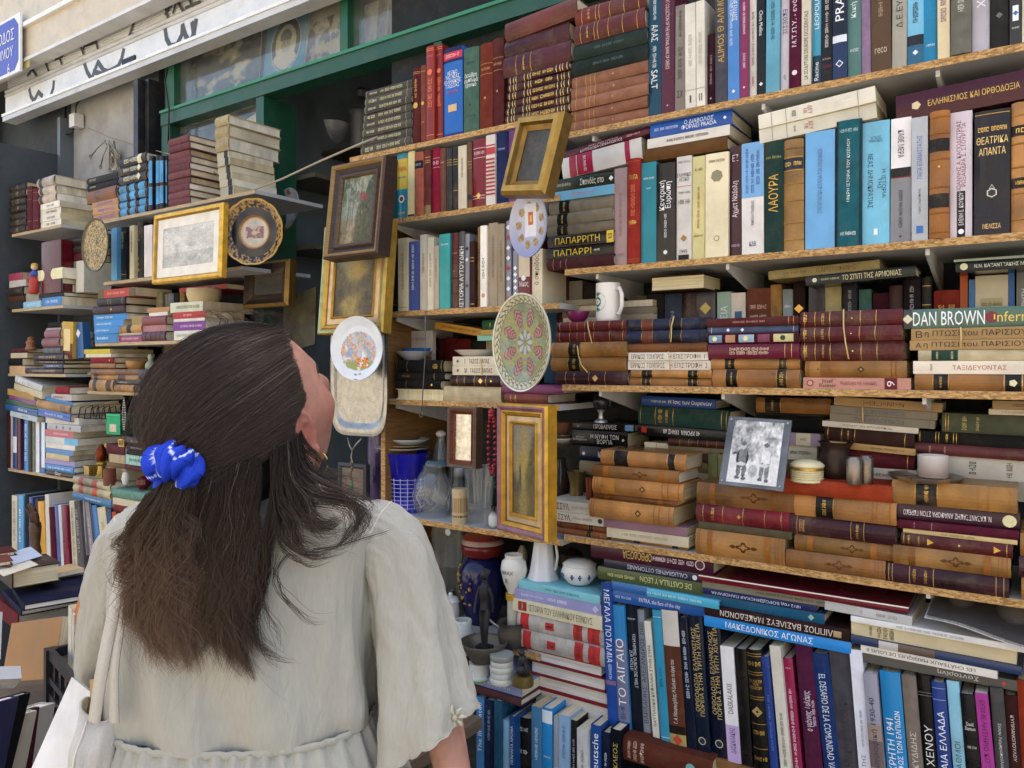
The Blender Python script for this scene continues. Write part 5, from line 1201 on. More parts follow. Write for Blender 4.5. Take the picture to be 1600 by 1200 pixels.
UP(B1, YB, C2, 'on the second middle shelf', [
 (796, 822, 10, '226e6a', 'j', ''), (825, 902, -36, 'd8b83c', 'j', 'b:0:.45:2c90a8;d:.3:e8d8c0:.28:12;d:.3:504038:.18:8;b:.92:1:2c90a8;t:h:.72:.8:.8:c05030:ΗΜΕΡΑ;m:h:.6:.66:.7:204080:2;m:h:.06:.1:.6:d8c060:1'), (904, 943, -52, 'dccc94', 'p', 'b:0:.04:2a2c58'), (946, 998, -46, 'b86650', 'c', 'b:.74:.86:2c3044;m:h:.78:.82:.6:c0a0a0:1'), (1001, 1041, -60, '7e3c3c', 'c', 'b:.0:.14:9a8860;g:.8,.83,.88:d8b060'), (1043, 1095, -70, 'a0243c', 'c', 'm:h:.74:.8:.7:e8b0b8:1;g:.7,.84:e8b0b8'), (1098, 1132, -70, '8e5e4c', 'c', 'm:h:.75:.8:.6:d8b090:1'), (1134, 1168, -72, '3c3c38', LEA, 'g:.72,.76,.8:c9a050'), (1170, 1202, -76, '353831', LEA, 'g:.72,.76,.8,.3:c9a050'),
 (1204, 1253, -86, 'dacdb2', 'p', 'm:u:.5:.8:.25:8a7c60:3'), (1255, 1288, -106, '8e5e34', LEA, 'b:.12:.2:2c2c34;g:.6,.65,.7:c9a050'), (1290, 1367, -125, '901a2e', 'j', 'm:h:.76:.82:.8:e8c8c8:2;g:.72,.86,.12,.16:e8d8c8;d:.16:d8b060:.2'), (1369, 1425, -150, 'e0d6cc', 'p', 'b:.84:.86:b83038;b:.72:.82:c84048;' + ';'.join(f'b:{.14 + .055 * i:.3f}:{.165 + .055 * i:.3f}:b83840' for i in range(10))), (1434, 1500, -165, '2e3c6c', 'c', 'm:h:.74:.78:.6:a8b0c8:2'), (1503, 1560, -180, '7e4e8e', 'c', '')], depth=.15)
UP(B1, YB, C3, 'on the third middle shelf', [
 (796, 843, 505, '1e1c1c', 'c', 'g:.1:6a6058'), (846, 904, 465, 'd2c6a4', 'p', 'm:u:.3:.8:.25:8a7c50:5;g:.05:5a4a30'), (906, 960, 485, '5064ac', 'p', 'm:u:.3:.95:.3:d0d8f0:6'), (963, 1018, 445, 'd2cab8', 'p', 'm:u:.5:.75:.3:7a7060:3'), (1020, 1058, 460, 'dcd5c0', 'p', 'm:u:.2:.9:.25:8a8270:4'), (1060, 1088, 510, 'bcb29e', 'p', 'm:u:.5:.8:.3:6a6252:3'),
 (1089, 1154, 440, '42b4b4', 'p', 'm:h:.82:.9:.7:e0f0ec:2'), (1156, 1205, 435, '6e2c28', LEA, 'r:.2,.4,.6,.8:5c2420;m:h:.68:.78:.7:d8b060:2;m:h:.48:.5:.3:d8b060:1'), (1207, 1240, 425, '5a5a60', 'j', 't:u:.02:.8:.75:e8e8e8:ΙΣΤΟΡΙΑ ΑΥΤΟΥΔΙΚΗ'), (1241, 1270, 440, '8a8e98', 'j', 'd:.8:202024:.4;d:.65:e0e0e8:.4;d:.3:40424c:.4'), (1272, 1301, 485, '4c3232', 'c', 'g:.05,.7,.75:d8b060'), (1303, 1333, 400, 'a08054', 'c', 'g:.1,.14,.6,.64,.68,.72:3c2c18:2'), (1335, 1373, 390, 'e8e2d6', 'p', 'm:u:.35:.6:.4:5a544a:2;d:.14:d09080:.3:12'), (1375, 1438, 375, 'ac9c84', 'p', 'm:u:.35:.85:.25:6a5c48:5'), (1440, 1480, 380, '9e8e76', 'p', 'm:u:.3:.8:.3:6a5c48:4'),
 (1482, 1520, 362, '9090a0', 'j', ';'.join(f'd:{.08 + .12 * i:.2f}:{"e8e8f0" if i % 3 else "a83040"}:.4' for i in range(8))), (1522, 1556, 355, '222c4c', 'j', '')], depth=.15)
UP(B2, YB, C3, 'between the painted plate and the second right shelf', [(8, 38, 540, '8e8e9c', 'j', ';'.join(f'd:{.08 + .12 * i:.2f}:e8e8f0:.4' for i in range(6))), (40, 108, 470, '7e2e40', 'j', 'b:.42:1:c8b8a0;t:h:.26:.36:.8:e8dcd8:Νίκος;d:.4:e0e4f0:.2:12'), (110, 180, 530, 'd8cdb2', 'p', 't:u:.35:.9:.55:2a2620:ὁ σπιρίδος')], depth=.14)
ST(G1, YB, C4, 1000, [247, 322, 367, 422, 487], 'of the black pile under a white and blue saucer', [
 (838, 1124, '262626', 'c', 'm:h:.14:.36:.8:d8b060:3;m:u:.8:.9:.4:d8b060:1;g:.03,.97:c9a050'), (836, 1122, '2a2a2a', 'c', 'm:u:.14:.3:.5:d8b060:2;g:.8:d8b060'), (834, 1104, '282828', 'c', 'm:h:.14:.36:.8:d8b060:3;d:.82:d8b060:.15'), (834, 1112, 'd8cba8', 'cR', '', dict(page='ddd0ac'))], dep=.15)
ST(G1, YB, C4, 1300, [226, 283, 338, 405, 497], 'of the banded cream pair pile left of the painted plate', [
 (1172, 1436, 'd8ceb8', 'p', 't:u:.38:.85:.5:5a3c24:ΤΑΣΟΣ ΠΑΠΑΣ;d:.12:6a5a44:.2;m:h:.26:.32:.5:6a5a44:1'), (1170, 1455, 'd6ccb4', 'p', 't:u:.38:.85:.5:5a3c24:ΤΑΣΟΣ ΠΑΠΑΣ;d:.12:6a5a44:.2;m:h:.26:.32:.5:6a5a44:1'), (1162, 1460, '4c242c', LEA, 'g:.15,.5,.73:d8b060;m:h:.2:.4:.7:d8b060:3;d:.63:e0c080:.25;d:.84:e0c080:.12'), (1122, 1462, 'c8b996', 'c', '')], dep=.16)
ST(G1, YB, C4, 1540, [385, 437, 497], 'under the painted plate beside the gold landscape frame', [(1466, 1830, '8a3c70', 'j', ''), (1482, 1740, '9c4c3c', LEA, 'm:h:.12:.2:.7:d8b060:2;m:h:.24:.3:.7:d8b060:2')], dep=.16)
ST(G1, YB + .08, None, 1200, [30, 75], 'slanting behind the saucers, fourth middle shelf', [(1065, 1340, 'c08c38', 'p', 'm:u:.15:.9:.35:6c4c14:5', dict(tilt=-9))], dep=.14)
ST(G1, YB + .06, None, 1400, [0, 58, 88, 122], 'of the green pile behind the painted plate', [(1350, 1520, '246a4c', 'c', 'm:h:.2:.4:.5:c9a050:1', dict(d=.12)), (1340, 1520, 'c09c4c', 'p', 'b:.4:.7:a8a8a8', dict(d=.12)), (1318, 1520, '8cc4b4', 'p', '', dict(d=.12))])
UP(G1, YB + .17, C4, 'in the dark behind the saucers', [(800, 850, 40, 'c0a060', 'p', '', dict(dy=0, vis=.3)), (1060, 1120, 110, '4a1418', 'c', '', dict(dy=0, vis=.3)), (1121, 1200, 105, '6a1c20', 'c', '', dict(dy=0, vis=.3)), (1201, 1280, 112, '781f24', 'c', '', dict(dy=0, vis=.3)), (1282, 1366, 120, '2c3028', 'c', '', dict(dy=0, vis=.3)), (1368, 1450, 120, 'c8b894', 'p', '', dict(dy=0, vis=.3))], depth=.1)
UP(G1, YB + .15, C4, 'propped up behind the white and blue saucer', [(852, 1050, 65, 'd4cdc4', 'p', 'b:0:.62:c0845c;m:h:.85:.9:.6:8a847c:2;m:h:.68:.74:.7:5a4a3c:2', dict(dy=-.03))], depth=.02)
# ================================================================== left shelves
def pile(blk, Y, zb, xr, y0, y1, n, desc, x0, x1, cols, kd='c', ov='', **kw):
    ys = [y0 + (y1 - y0) * i / n for i in range(n + 1)]
    ST(blk, Y, zb, xr, ys, desc, [(x0 + (i * 7 % 5) - 2, x1 + (i * 11 % 7) - 3, cols[i % len(cols)], kd, ov) for i in range(n)], **kw)
S1, S2, S3, S4, S5 = LS['L1'], LS['L2'], LS['L3'], LS['L4'], LS['L5']
T1, T2, T3, T4 = LS['N1'], LS['N2'], LS['N3'], LS['N4']
# far left, first shelf
pile(B0, YL, S1, 110, 118, 415, 7, 'of the dark pile at the far left edge', 62, 158, ['3c3430', '38302c', '40362e'], 'l', 'g:.2,.4:a08858;m:h:.45:.6:.6:a08858:1', dep=.14)
UP(B0, YL, S1, 'between the dark and cream piles, far left', [(162, 192, 158, '6c3038', 'c', 'g:.9,.7,.2:c9a050:.8'), (194, 227, 172, '703440', 'c', 'g:.9,.7,.2:c9a050:.8')], depth=.14)
ST(B0, YL, S1, 290, [108, 163, 210, 264, 300, 336, 372, 408], 'of the cream pile at the far left', [
 (228, 332, 'd2c4a6', 'l', 'b:.12:.3:4a4438'), (232, 328, 'cfc0a2', 'l', 'b:.12:.3:4a4438'), (230, 334, 'd0c2a4', 'l', 'b:.12:.3:4a4438'), (234, 360, 'dcd6c6', 'p', 'm:u:.3:.8:.4:6c88a0:2'), (236, 358, 'd8d2c0', 'p', 'm:u:.3:.8:.4:6a6250:2'), (238, 362, 'dcd6c6', 'p', 'm:u:.3:.8:.4:6a6250:2'), (232, 366, 'd6d0be', 'p', 'm:u:.3:.8:.4:6a6250:2')], dep=.15)
# second shelf
ST(B0, YL, S2, 100, [668, 712, 752, 802, 838, 884], 'of the pile at the far left edge, second shelf', [(52, 138, 'a8445c', 'p', ''), (56, 150, 'b8b0a8', 'p', ''), (48, 148, '3a3230', 'l', ''), (52, 150, '5c3c30', 'c', ''), (48, 140, '3c3c3e', 'c', '')], dep=.14)
ST(B0, YL, S2, 200, [668, 735, 795, 845, 882], 'of the small pile left of the cream folio', [(165, 222, '8c2028', 'j', 'm:h:.3:.6:.6:d8c0a0:2'), (182, 240, '7a6a66', 'c', ''), (155, 236, '9a9284', 'p', ''), (132, 252, '8cc4e0', 'p', 'm:u:.2:.8:.3:e0eef8:2')], dep=.13)
ST(B0, YL, S2, 300, [660, 724, 752, 802, 828, 880], 'of the pile below the red figure book', [(222, 380, 'dcd4a8', 'p', '', dict(d=.2)), (245, 376, '6c98b0', 'p', '', dict(d=.17)), (232, 375, '6c6864', 'c', 't:u:.2:.8:.5:c8c4bc:ΠΑΛΑΙΟΛΟΓΟΥ', dict(d=.19)), (234, 372, '4c4c50', 'c', '', dict(d=.19)), (252, 374, '3c88c8', 'p', 'm:u:.2:.8:.4:d0e4f4:2', dict(d=.18))])
UP(B0, YL, S2 + .062, 'behind the painted figure, far left', [(247, 366, 482, '6c141e', 'j', 'b:0:1:40101a:.9:1')], depth=.05)
ST(B0, YL + .06, None, 430, [462, 515, 562, 606], 'of the dark pile left of the round mosaic plate', [(370, 498, '3c3836', 'l', ''), (405, 500, '2c3038', 'l', ''), (412, 500, '6c2c34', 'c', '')], dep=.13)
UP(B0, YL + .05, S2 + .062, 'under the dark pile left of the mosaic plate', [(372, 410, 610, '8a8478', 'p', ''), (412, 450, 606, '9c968a', 'p', ''), (452, 500, 600, 'd0ccbc', 'p', '')], depth=.13)
# third shelf
ST(G0, YL, S3, 300, [70, 121, 172, 216, 251, 274, 299, 333], 'of the pink and brown pile, third far left shelf', [(272, 356, 'b0707a', 'l', 'g:.2,.4,.6,.8:8c5058', dict(d=.16)), (256, 362, 'ac6c76', 'l', 'g:.2,.4,.6,.8:8c5058', dict(d=.16)), (262, 366, '74788c', 'l', 'g:.2,.5,.8:c0b890'), (200, 392, '5c4048', 'l', 'm:u:.2:.8:.4:b8a898:4'), (205, 380, '4c3034', 'l', 'm:u:.2:.8:.4:b8a898:4'), (262, 376, '5c6c84', 'l', 'm:u:.2:.8:.4:c8ccd4:4'), (155, 368, '54383e', 'l', 'm:u:.2:.8:.4:c0a898:6')])
ST(G0, YL, S3, 120, [178, 207, 238, 284, 330], 'of the pile at the left edge, third far left shelf', [(66, 160, '643038', 'c', ''), (64, 156, 'c0b49a', 'p', ''), (56, 136, '242426', 'c', ''), (58, 152, 'c8a47c', 'p', '')], dep=.14)
ST(G0, YL + .03, None, 330, [12, 46, 72], 'of the loose pile under the light blue books, far left', [(290, 365, '343436', 'c', ''), (276, 365, 'a8a49c', 'p', '')], dep=.13)
UP(B0, YL + .02, S3 + .075, 'leaning on the pink pile, far left', [(366, 432, 962, 'c8a040', 'j', 'b:0:.4:7c3c30;b:.2:.8:e0c890:-.6:.6', dict(lean=.05)), (436, 500, 968, '2c64a0', 'j', 'd:.7:d8e0e8:.3', dict(lean=-.1))], depth=.04)
# fourth: lying oblique books above the row
ST(G0, YL - .02, None, 150, [428, 465, 492, 522, 560, 592], 'of the slanting pile above the blue standing row, far left', [(45, 212, 'b08c48', 'p', '', dict(tilt=-4)), (55, 222, '8c4878', 'j', '', dict(tilt=-4)), (38, 222, '2c6048', 'j', '', dict(tilt=-4)), (34, 224, '2c5c98', 'j', 'm:u:.3:.8:.4:d0e0f0:2', dict(tilt=-4)), (62, 226, 'b8c8cc', 'p', 'm:u:.3:.8:.3:6a8090:2', dict(tilt=-4))], dep=.2)
ST(G0, YL - .02, None, 170, [362, 402, 440], 'of the pale slanting pair, far left', [(92, 246, 'b4b4b2', 'j', 't:u:.1:.5:.5:f0f0f0:ΡΗΓΟΣ', dict(tilt=-10)), (84, 268, 'c4b898', 'p', '', dict(tilt=-8))], dep=.22)
ST(G0, YL - .02, None, 330, [470, 492, 545, 590], 'of the pile with a tan and a blue spine, far left', [(268, 425, '4888c4', 'p', '', dict(tilt=-5, d=.22)), (224, 420, 'b8904c', 'l', '', dict(tilt=-4, d=.24)), (230, 418, '3c70c8', 'j', 'm:u:.1:.9:.3:d0dcf0:4', dict(tilt=-4, d=.24))])
ST(G0, YL - .01, None, 380, [398, 442, 480], 'of the red and grey pair above the tan spine, far left', [(335, 415, 'a83440', 'c', '', dict(d=.2)), (305, 430, 'b8b4b0', 'p', 'm:u:.1:.6:.4:a05858:2', dict(d=.24))])
UP(G0, YL, S4, 'in the tall blue and grey row, far left', [
 (42, 62, 545, '4c2028', 'c', ''), (64, 76, 560, 'b8b4ac', 'p', ''), (77, 100, 565, '34508c', 'j', 'b:.3:.6:d0d4dc'), (101, 122, 570, '64344c', 'j', ''), (123, 143, 585, '2c7cc0', 'j', ''), (144, 168, 588, '3c8ccc', 'j', 'm:u:.2:.9:.4:e0ecf4:4'), (169, 186, 578, '5c5a56', 'c', ''), (187, 203, 590, '8c9484', 'c', ''), (204, 234, 585, 'd8d8d6', 'p', ''), (235, 268, 575, '3474b4', 'j', 'b:.1:.9:d0d8e0:0:1')], depth=.2)
ST(G0, YL - .01, S4, 380, [590, 632, 670, 712, 752, 782, 813, 846, 880, 914, 948], 'of the tall pile beside the brass chess pieces', [
 (272, 460, 'ccc8bc', 'p', '', dict(d=.2)), (282, 494, 'a8a8ac', 'j', 'd:.3:5c5c64:.3;d:.5:5c5c64:.3;d:.7:5c5c64:.3', dict(d=.22)), (270, 440, 'c47078', 'p', 'm:u:.3:.8:.3:e8d0d0:4', dict(d=.2)), (270, 460, 'd0d4d4', 'p', 'b:.6:1:6cb4d8', dict(d=.24)), (272, 450, 'd4d0c4', 'p', '', dict(d=.22)),
 (270, 446, '5c90c4', 'p', '', dict(d=.22)), (274, 420, 'c4b490', 'p', '', dict(d=.22)), (270, 442, 'a098c4', 'p', '', dict(d=.2)), (272, 442, '3c88c8', 'j', 'm:u:.1:.9:.4:d0e4f4:5', dict(d=.22)), (276, 440, '34343c', 'j', 't:u:.15:.7:.6:e8e8e8:Dior', dict(d=.22))])
# lowest row, behind the wooden hand
lw = lambda xb: dict(xb=xb, yb=345)
UP(D0, YL - .03, S5, 'in the lowest far left row behind the wooden hand', [
 (50, 72, 65, 'ccc4ac', 'p', 'm:u:.2:.9:.4:6a6250:4'), (74, 98, 62, '4c9ccc', 'j', 'm:u:.2:.8:.3:d0e8f0:3'), (100, 118, 60, '3c3c40', 'c', ''), (120, 136, 70, '34509c', 'j', ''), (138, 158, 75, '5c5a54', 'c', ''), (158, 184, 88, 'd89c30', 'j', '', lw(168)), (186, 203, 60, 'd8d4ca', 'p', '', lw(195)), (204, 226, 112, '6c2038', 'c', '', lw(216)), (227, 240, 100, '5870b4', 'j', '', lw(240)), (241, 254, 102, 'd8d8dc', 'p', '', lw(255)), (255, 278, 105, '982848', 'j', '', lw(266)),
 (288, 308, 85, 'c8c2aa', 'p', 'm:u:.1:.9:.4:6a6448:5', lw(302)), (309, 332, 85, '6c6668', 'c', 'm:u:.3:.9:.4:a8a4a4:3', lw(328)), (333, 350, 82, 'a8a8a8', 'p', '', lw(355)), (351, 368, 84, '968c90', 'p', 'm:u:.1:.9:.3:d8d4d4:4', lw(378)), (369, 380, 90, '1f4c78', 'j', '', lw(400)), (381, 400, 98, '3c88cc', 'j', 'm:u:.1:.5:.4:e0ecf4:2', lw(408)), (402, 436, 105, 'ccc6a8', 'p', 'm:u:.1:.8:.4:8c8460:3', lw(430)), (438, 462, 118, '285890', 'j', '', lw(455)), (464, 482, 130, 'c85c34', 'p', '', lw(478))], depth=.2)
ST(G0, YL - .05, None, 560, [952, 1000, 1048, 1092], 'of the red-barred cream pair above the lowest left row', [(440, 660, 'dccc9c', 'l', 'b:.17:.28:c84838;b:.54:.66:c84838;g:.78:c84838', dict(d=.18, tilt=-1.5)), (442, 664, 'dccc9c', 'l', 'b:.17:.28:c84838;b:.54:.66:c84838;g:.78:c84838', dict(d=.18, tilt=-1.5)), (436, 672, '3c78a8', 'j', 'm:u:.3:.8:.25:d0e0ec:3', dict(d=.2, tilt=-1.5))])
ST(G0, YL - .05, None, 760, [1018, 1070, 1110, 1150], 'of the green pile right of the red-barred cream pair', [(668, 860, '6c9484', 'c', '', dict(d=.18)), (672, 860, 'c8bca0', 'p', '', dict(d=.18)), (680, 860, '8c3c40', 'c', '', dict(d=.18))])
# second left unit, top shelf
NB = 'b:.08:.3:4a9cd0;b:.42:.58:4a9cd0;b:.72:.92:4a9cd0;g:.08,.3,.42,.58,.72,.92:d8d8c8:.7'
ST(B0, YL, T1, 620, [72, 112, 152, 226, 262, 304, 346], 'of the pile left of the blue and black volumes', [(522, 698, '4a4c50', 'c', 'm:u:.1:.3:.4:b8b090:2'), (524, 700, '3e4046', 'c', 'm:u:.1:.3:.4:b8b090:2'), (526, 702, '9c5c2c', 'l', 'g:.1,.3:6c3c18'), (548, 708, 'bc8c5c', 'p', 'm:u:.2:.8:.5:8c6cac:3'), (552, 706, 'bc8c5c', 'p', 'm:u:.2:.8:.5:8c6cac:3'), (556, 712, 'b88858', 'p', 'm:u:.2:.8:.5:8c6cac:3')], dep=.15)
ST(B0, YL, T1, 800, [-22, 33, 83, 138, 188, 236, 282, 328], 'of the blue and black pile on the upper left shelf', [(718, 876, '26262a', 'l', 'm:u:.2:.7:.5:d8d0b0:2;b:.7:.85:d8d0b0'), (712, 878, '24242a', 'l', 'm:u:.2:.7:.5:d8d0b0:2;d:.75:d8d0b0:.4'), (714, 880, '28282c', 'l', 'm:u:.2:.7:.5:d8d0b0:2;d:.75:d8d0b0:.4')] + [(706 + 2 * i, 882, '24303c', 'l', NB) for i in range(4)], dep=.14)
UP(B0, YL, T1, 'in the blue banded set on the upper left shelf', [(886 + 22 * i, 907 + 22 * i, -24, '243444', 'l', 'b:.1:.42:4a9cd0;b:.5:.9:4a9cd0;g:.1,.42,.5,.9:d8d8c8:.7') for i in range(5)] + [(997, 1006, -20, '1c2430', 'l', '')], depth=.15)
pile(B0, YL, T1, 1070, -112, 292, 10, 'of the mauve pile on the upper left shelf', 1008, 1132, ['845458', '7c4c52', '88585c'], 'c', 'g:.1,.9:6c4044', dep=.21)
ST(B0, YL, T1, 1400, [-222, -164, -92, -10, 36, 80, 124, 166, 208, 262], 'of the tall beige pile with a green ribbon', [(1286, 1365, 'b0a07c', 'c', '', dict(d=.24)), (1284, 1366, 'ac9c78', 'c', '', dict(d=.24)), (1288, 1362, 'b0a07c', 'c', '', dict(d=.24))] + [(1292 + i * 4, 1366 + i * 6, 'b4ac94', 'p', 'b:.6:.9:2a2a28', dict(d=.2)) for i in range(6)])
# second unit, row behind the engraving
UP(B0, YL, T2, 'left of the gold-framed engraving', [(662, 696, 405, '58a4cc', 'p', ''), (698, 718, 408, 'd8d4c8', 'p', 'm:u:.2:.8:.4:8a8470:3'), (720, 752, 400, '2c343c', 'c', 'g:.1,.9:a89858;m:u:.6:.9:.4:a89858:2'), (753, 771, 398, '262a30', 'c', ''), (772, 798, 390, 'ccbf98', 'p', 'm:u:.5:.9:.4:6a5c38:2'), (799, 852, 372, '26282c', 'l', 't:u:.6:.9:.3:c9a050:ΚΤΛΙ;d:.15:c9a050:.2;d:.25:c9a050:.2;d:.35:c9a050:.2'), (858, 905, 388, 'dcd4d0', 'p', ''), (908, 1000, 400, '9a9080', 'p', '', dict(vis=.1)), (1002, 1100, 395, '6a5048', 'c', '', dict(vis=.1)), (1102, 1300, 420, '3c4044', 'c', '', dict(vis=.1))], depth=.15)
# second unit, third shelf
ST(B0, YL - .01, T3, 650, [770, 820, 864, 914, 953, 992, 1032, 1085], 'of the bright blue pile on the left shelves', [(586, 800, 'c8483c', 'p', 'b:0:.15:6c5c34;b:.85:1:6c5c34;m:u:.25:.75:.3:e8a090:3', dict(d=.17)), (582, 752, '2a2a2a', 'l', 'g:.4,.5,.9:d8d0b0', dict(d=.17)), (558, 742, '5c3034', 'l', 'd:.6:c0a060:.2', dict(d=.17)), (558, 745, '3490d4', 'p', 'm:u:.1:.6:.3:e0f0f8:4'), (560, 732, '3894d8', 'p', 'm:u:.1:.6:.3:e0f0f8:4'), (562, 715, '3490d4', 'p', 'm:u:.1:.6:.3:e0f0f8:4'), (565, 700, '2f8ad0', 'p', 'm:u:.1:.6:.3:e0f0f8:4')], dep=.14)
ST(B0, YL, T3, 790, [935, 985, 1034, 1048, 1088], 'of the pile right of the bright blue pile', [(785, 850, 'a08c58', 'p', ''), (725, 846, 'c49448', 'l', 'b:.3:.5:2a2420'), (705, 850, 'b0a898', 'p', ''), (698, 850, 'a84878', 'j', 'm:u:.2:.8:.3:e8c8d8:3')], dep=.14)
ST(B0, YL, T3, 940, [890, 918, 940, 994, 1032, 1090], 'of the pink leather pile on the left shelves', [(878, 1005, 'c08c5c', 'p', ''), (888, 1000, 'd8d4cc', 'p', ''), (852, 990, 'ac6068', 'l', 'g:.3,.5,.7:8c4c54', dict(d=.14)), (846, 988, 'b47c80', 'p', ''), (848, 982, '744450', 'l', 'r:.2,.4,.6,.8:643844', dict(d=.16))], dep=.14)
ST(B0, YL - .01, T3, 1110, [862, 922, 962, 980, 1034, 1090], 'of the pile with a purple spine on the left shelves', [(1014, 1200, 'ccd0bc', 'p', 'm:u:.2:.9:.4:7c8c6c:4', dict(d=.24)), (1032, 1218, 'c43c40', 'p', 'm:u:.3:.6:.3:e8c0c0:2', dict(d=.18)), (1034, 1216, 'd8d4cc', 'p', '', dict(d=.18)), (1030, 1220, '8c48a4', 'p', 'm:u:.25:.9:.25:e0d0e8:4', dict(d=.2)), (1036, 1204, 'd8d8cc', 'p', 'm:u:.1:.8:.3:9aa08c:4', dict(d=.18))])
UP(B0, YL + .1, T2 - .13, 'in the dim row beside the beige bowl', [(930, 968, 790, '8c8870', 'c', ''), (970, 995, 800, '9c9c78', 'c', ''), (997, 1034, 795, '7c8088', 'c', ''), (1036, 1066, 792, '34383c', 'c', ''), (1068, 1098, 788, '9c7c50', 'c', '')], depth=.1)
ST(B0, YL + .08, None, 1200, [750, 778], 'behind the beige bowl on the left shelves', [(1068, 1345, 'b83840', 'p', 'm:u:.4:.9:.4:e8c0b8:2')], dep=.18)
# second unit, fourth shelf
ST(G0, YL, None, 640, [172, 200, 222, 258, 288, 312, 330], 'of the pile topped by a yellow paperback', [(500, 658, 'd8c020', 'p', '', dict(d=.2)), (510, 668, 'd8d0b0', 'p', '', dict(d=.2)), (545, 680, '983038', 'c', 'd:.85:c9a050:.2', dict(d=.19)), (540, 684, 'c88c3c', 'l', '', dict(d=.19)), (545, 670, '582c30', 'l', 'm:u:.3:.8:.4:c0a080:2', dict(d=.19)), (522, 690, '8c7858', 'p', '', dict(d=.19))])
ST(G0, YL - .01, T4, 600, [330, 360, 428], 'of the leftmost tan leather pile', [(550, 690, 'bc8c44', 'l', 'b:.1:.25:4a3420'), (540, 685, 'c4944c', 'l', 'b:.15:.3:4a3420;b:.7:.9:4a3420')], dep=.14)
ST(G0, YL - .01, T4, 760, [310, 345, 376, 402, 446], 'of the tan leather pile below the onyx bowl', [(545, 832, 'c08c48', 'l', 'r:.3,.5,.7:a87838'), (694, 828, 'c49450', 'l', 'b:.1:.4:6c4c2c'), (688, 820, '54545c', 'l', 'm:u:.2:.6:.4:c0b890:2'), (686, 806, 'c08c48', 'l', 'r:.3,.5,.7:a87838')], dep=.14)
ST(G0, YL - .01, T4, 890, [316, 376, 418, 456], 'of the grey leather pile below the onyx vase', [(830, 966, '5c5654', 'l', 'r:.2,.35,.5,.65,.8:6c665c'), (822, 960, '54525c', 'l', 'r:.2,.4,.6,.8:6c6664'), (804, 955, '54525c', 'l', 'm:u:.2:.6:.4:c0b890:2;r:.2,.4,.6,.8:6c6664')], dep=.14)
# piles right of the brass pieces
ST(G0, YL, None, 830, [700, 748, 782, 808, 868, 902], 'of the dark pile above the scrunchie', [(762, 892, '5c3c44', 'l', 'm:u:.2:.8:.4:b8a490:4'), (758, 890, '4c4c54', 'c', 'm:u:.2:.8:.3:b8b4a0:3'), (756, 892, '3c3c3e', 'c', ''), (748, 870, '9cccc0', 'p', 'm:u:.2:.8:.3:3c6c64:3'), (745, 890, '74444c', 'c', '')], dep=.16)
ST(G0, YL, None, 690, [742, 800, 850, 880, 952], 'of the maroon pile behind the brass chess pieces', [(640, 748, '743844', 'c', ''), (650, 745, 'b0a080', 'p', ''), (640, 745, '8c6c50', 'c', ''), (640, 750, 'a09070', 'p', '')], dep=.16)
# loose stuff on the bottom left table, nearer the street
# ================================================================== pictures, plates, vessels
COS0 = YAW
def flat(u0, u1, v0, v1, Y, psi=0.0):
    """centre, true width and height of an upright flat thing turned by psi about the vertical, from its outline"""
    uc, vc = (u0 + u1) / 2, (v0 + v1) / 2
    s = PS(uc, Y); X = PX(uc, Y)
    def k(u):
        a, b = ray(u)
        c, d = math.cos(psi), math.sin(psi)
        return (Y * a - X * b) / (c * b - d * a)
    k0, k1 = k(u0), k(u1)
    m = (k0 + k1) / 2
    L = PP(uc, vc, Y)
    L.x += m * math.cos(psi); L.y += m * math.sin(psi)
    return L, abs(k1 - k0), (v1 - v0) / F_PX * s
def turn(u0, u1, v0, v1, Y, ratio=1.0):
    """the turn (degrees) that gives the outline this width to height ratio"""
    best = min((abs(flat(u0, u1, v0, v1, Y, R(p))[1] / flat(u0, u1, v0, v1, Y, R(p))[2] - ratio) + abs(p) * .001, p) for p in range(-34, 50))
    return best[1]
def ring(mb, w, h, a, b, ya, yb, c):
    """moulding facet from inset a at depth ya to inset b at depth yb"""
    def rc(i, y): return [(-w / 2 + i, y, -h / 2 + i), (w / 2 - i, y, -h / 2 + i), (w / 2 - i, y, h / 2 - i), (-w / 2 + i, y, h / 2 - i)]
    mb.add(rc(a, ya) + rc(b, yb), [(i, (i + 1) % 4, 4 + (i + 1) % 4, 4 + i) for i in range(4)], c)
def framed(name, label, box, Y, prof, art, psi=0, tilt=0, roll=0, depth=.03, mat='gold_frame', artmat='picture', n=(80, 110), mount=None, cat='framed picture', back=True, wh=None):
    """prof: list of (inset, y, colour); facets run from one entry to the next"""
    loc, w, h = flat(*box, Y, R(psi))
    if wh: w, h = wh
    t = thing(name, label, cat, loc, (R(-tilt), R(roll), R(psi)))
    m = MB()
    ring(m, w, h, 0, 0, depth, prof[0][1], prof[0][2])
    for (a, ya, c), (b, yb, c2) in zip(prof[:-1], prof[1:]):
        ring(m, w, h, a, b, ya, yb, c2)
    m.build('frame', mat, t)
    MB().box(-w / 2 + .003, w / 2 - .003, depth - .004, depth, -h / 2 + .003, h / 2 - .003, hx('5a4630')).build('backing', 'plain', t)
    a = prof[-1][0]
    iw, ih, iy = w - 2 * a, h - 2 * a, prof[-1][1] + .001
    if mount:
        mw, mc = mount
        mm = MB()
        ring(mm, iw, ih, -.0, mw, iy, iy + .0006, mc); mm.build('mount', 'plain', t)
        iw -= 2 * mw; ih -= 2 * mw; iy += .001
    g = vgrid(iw, ih, n[0], n[1], (lambda a, b: tuple(x * .55 for x in art(a, b))) if artmat == 'picture' and art is not engraving else art)
    g.v = [x + np.array([0, iy + .0006, -ih / 2]) for x in g.v]
    g.build('canvas', artmat, t)
    return t
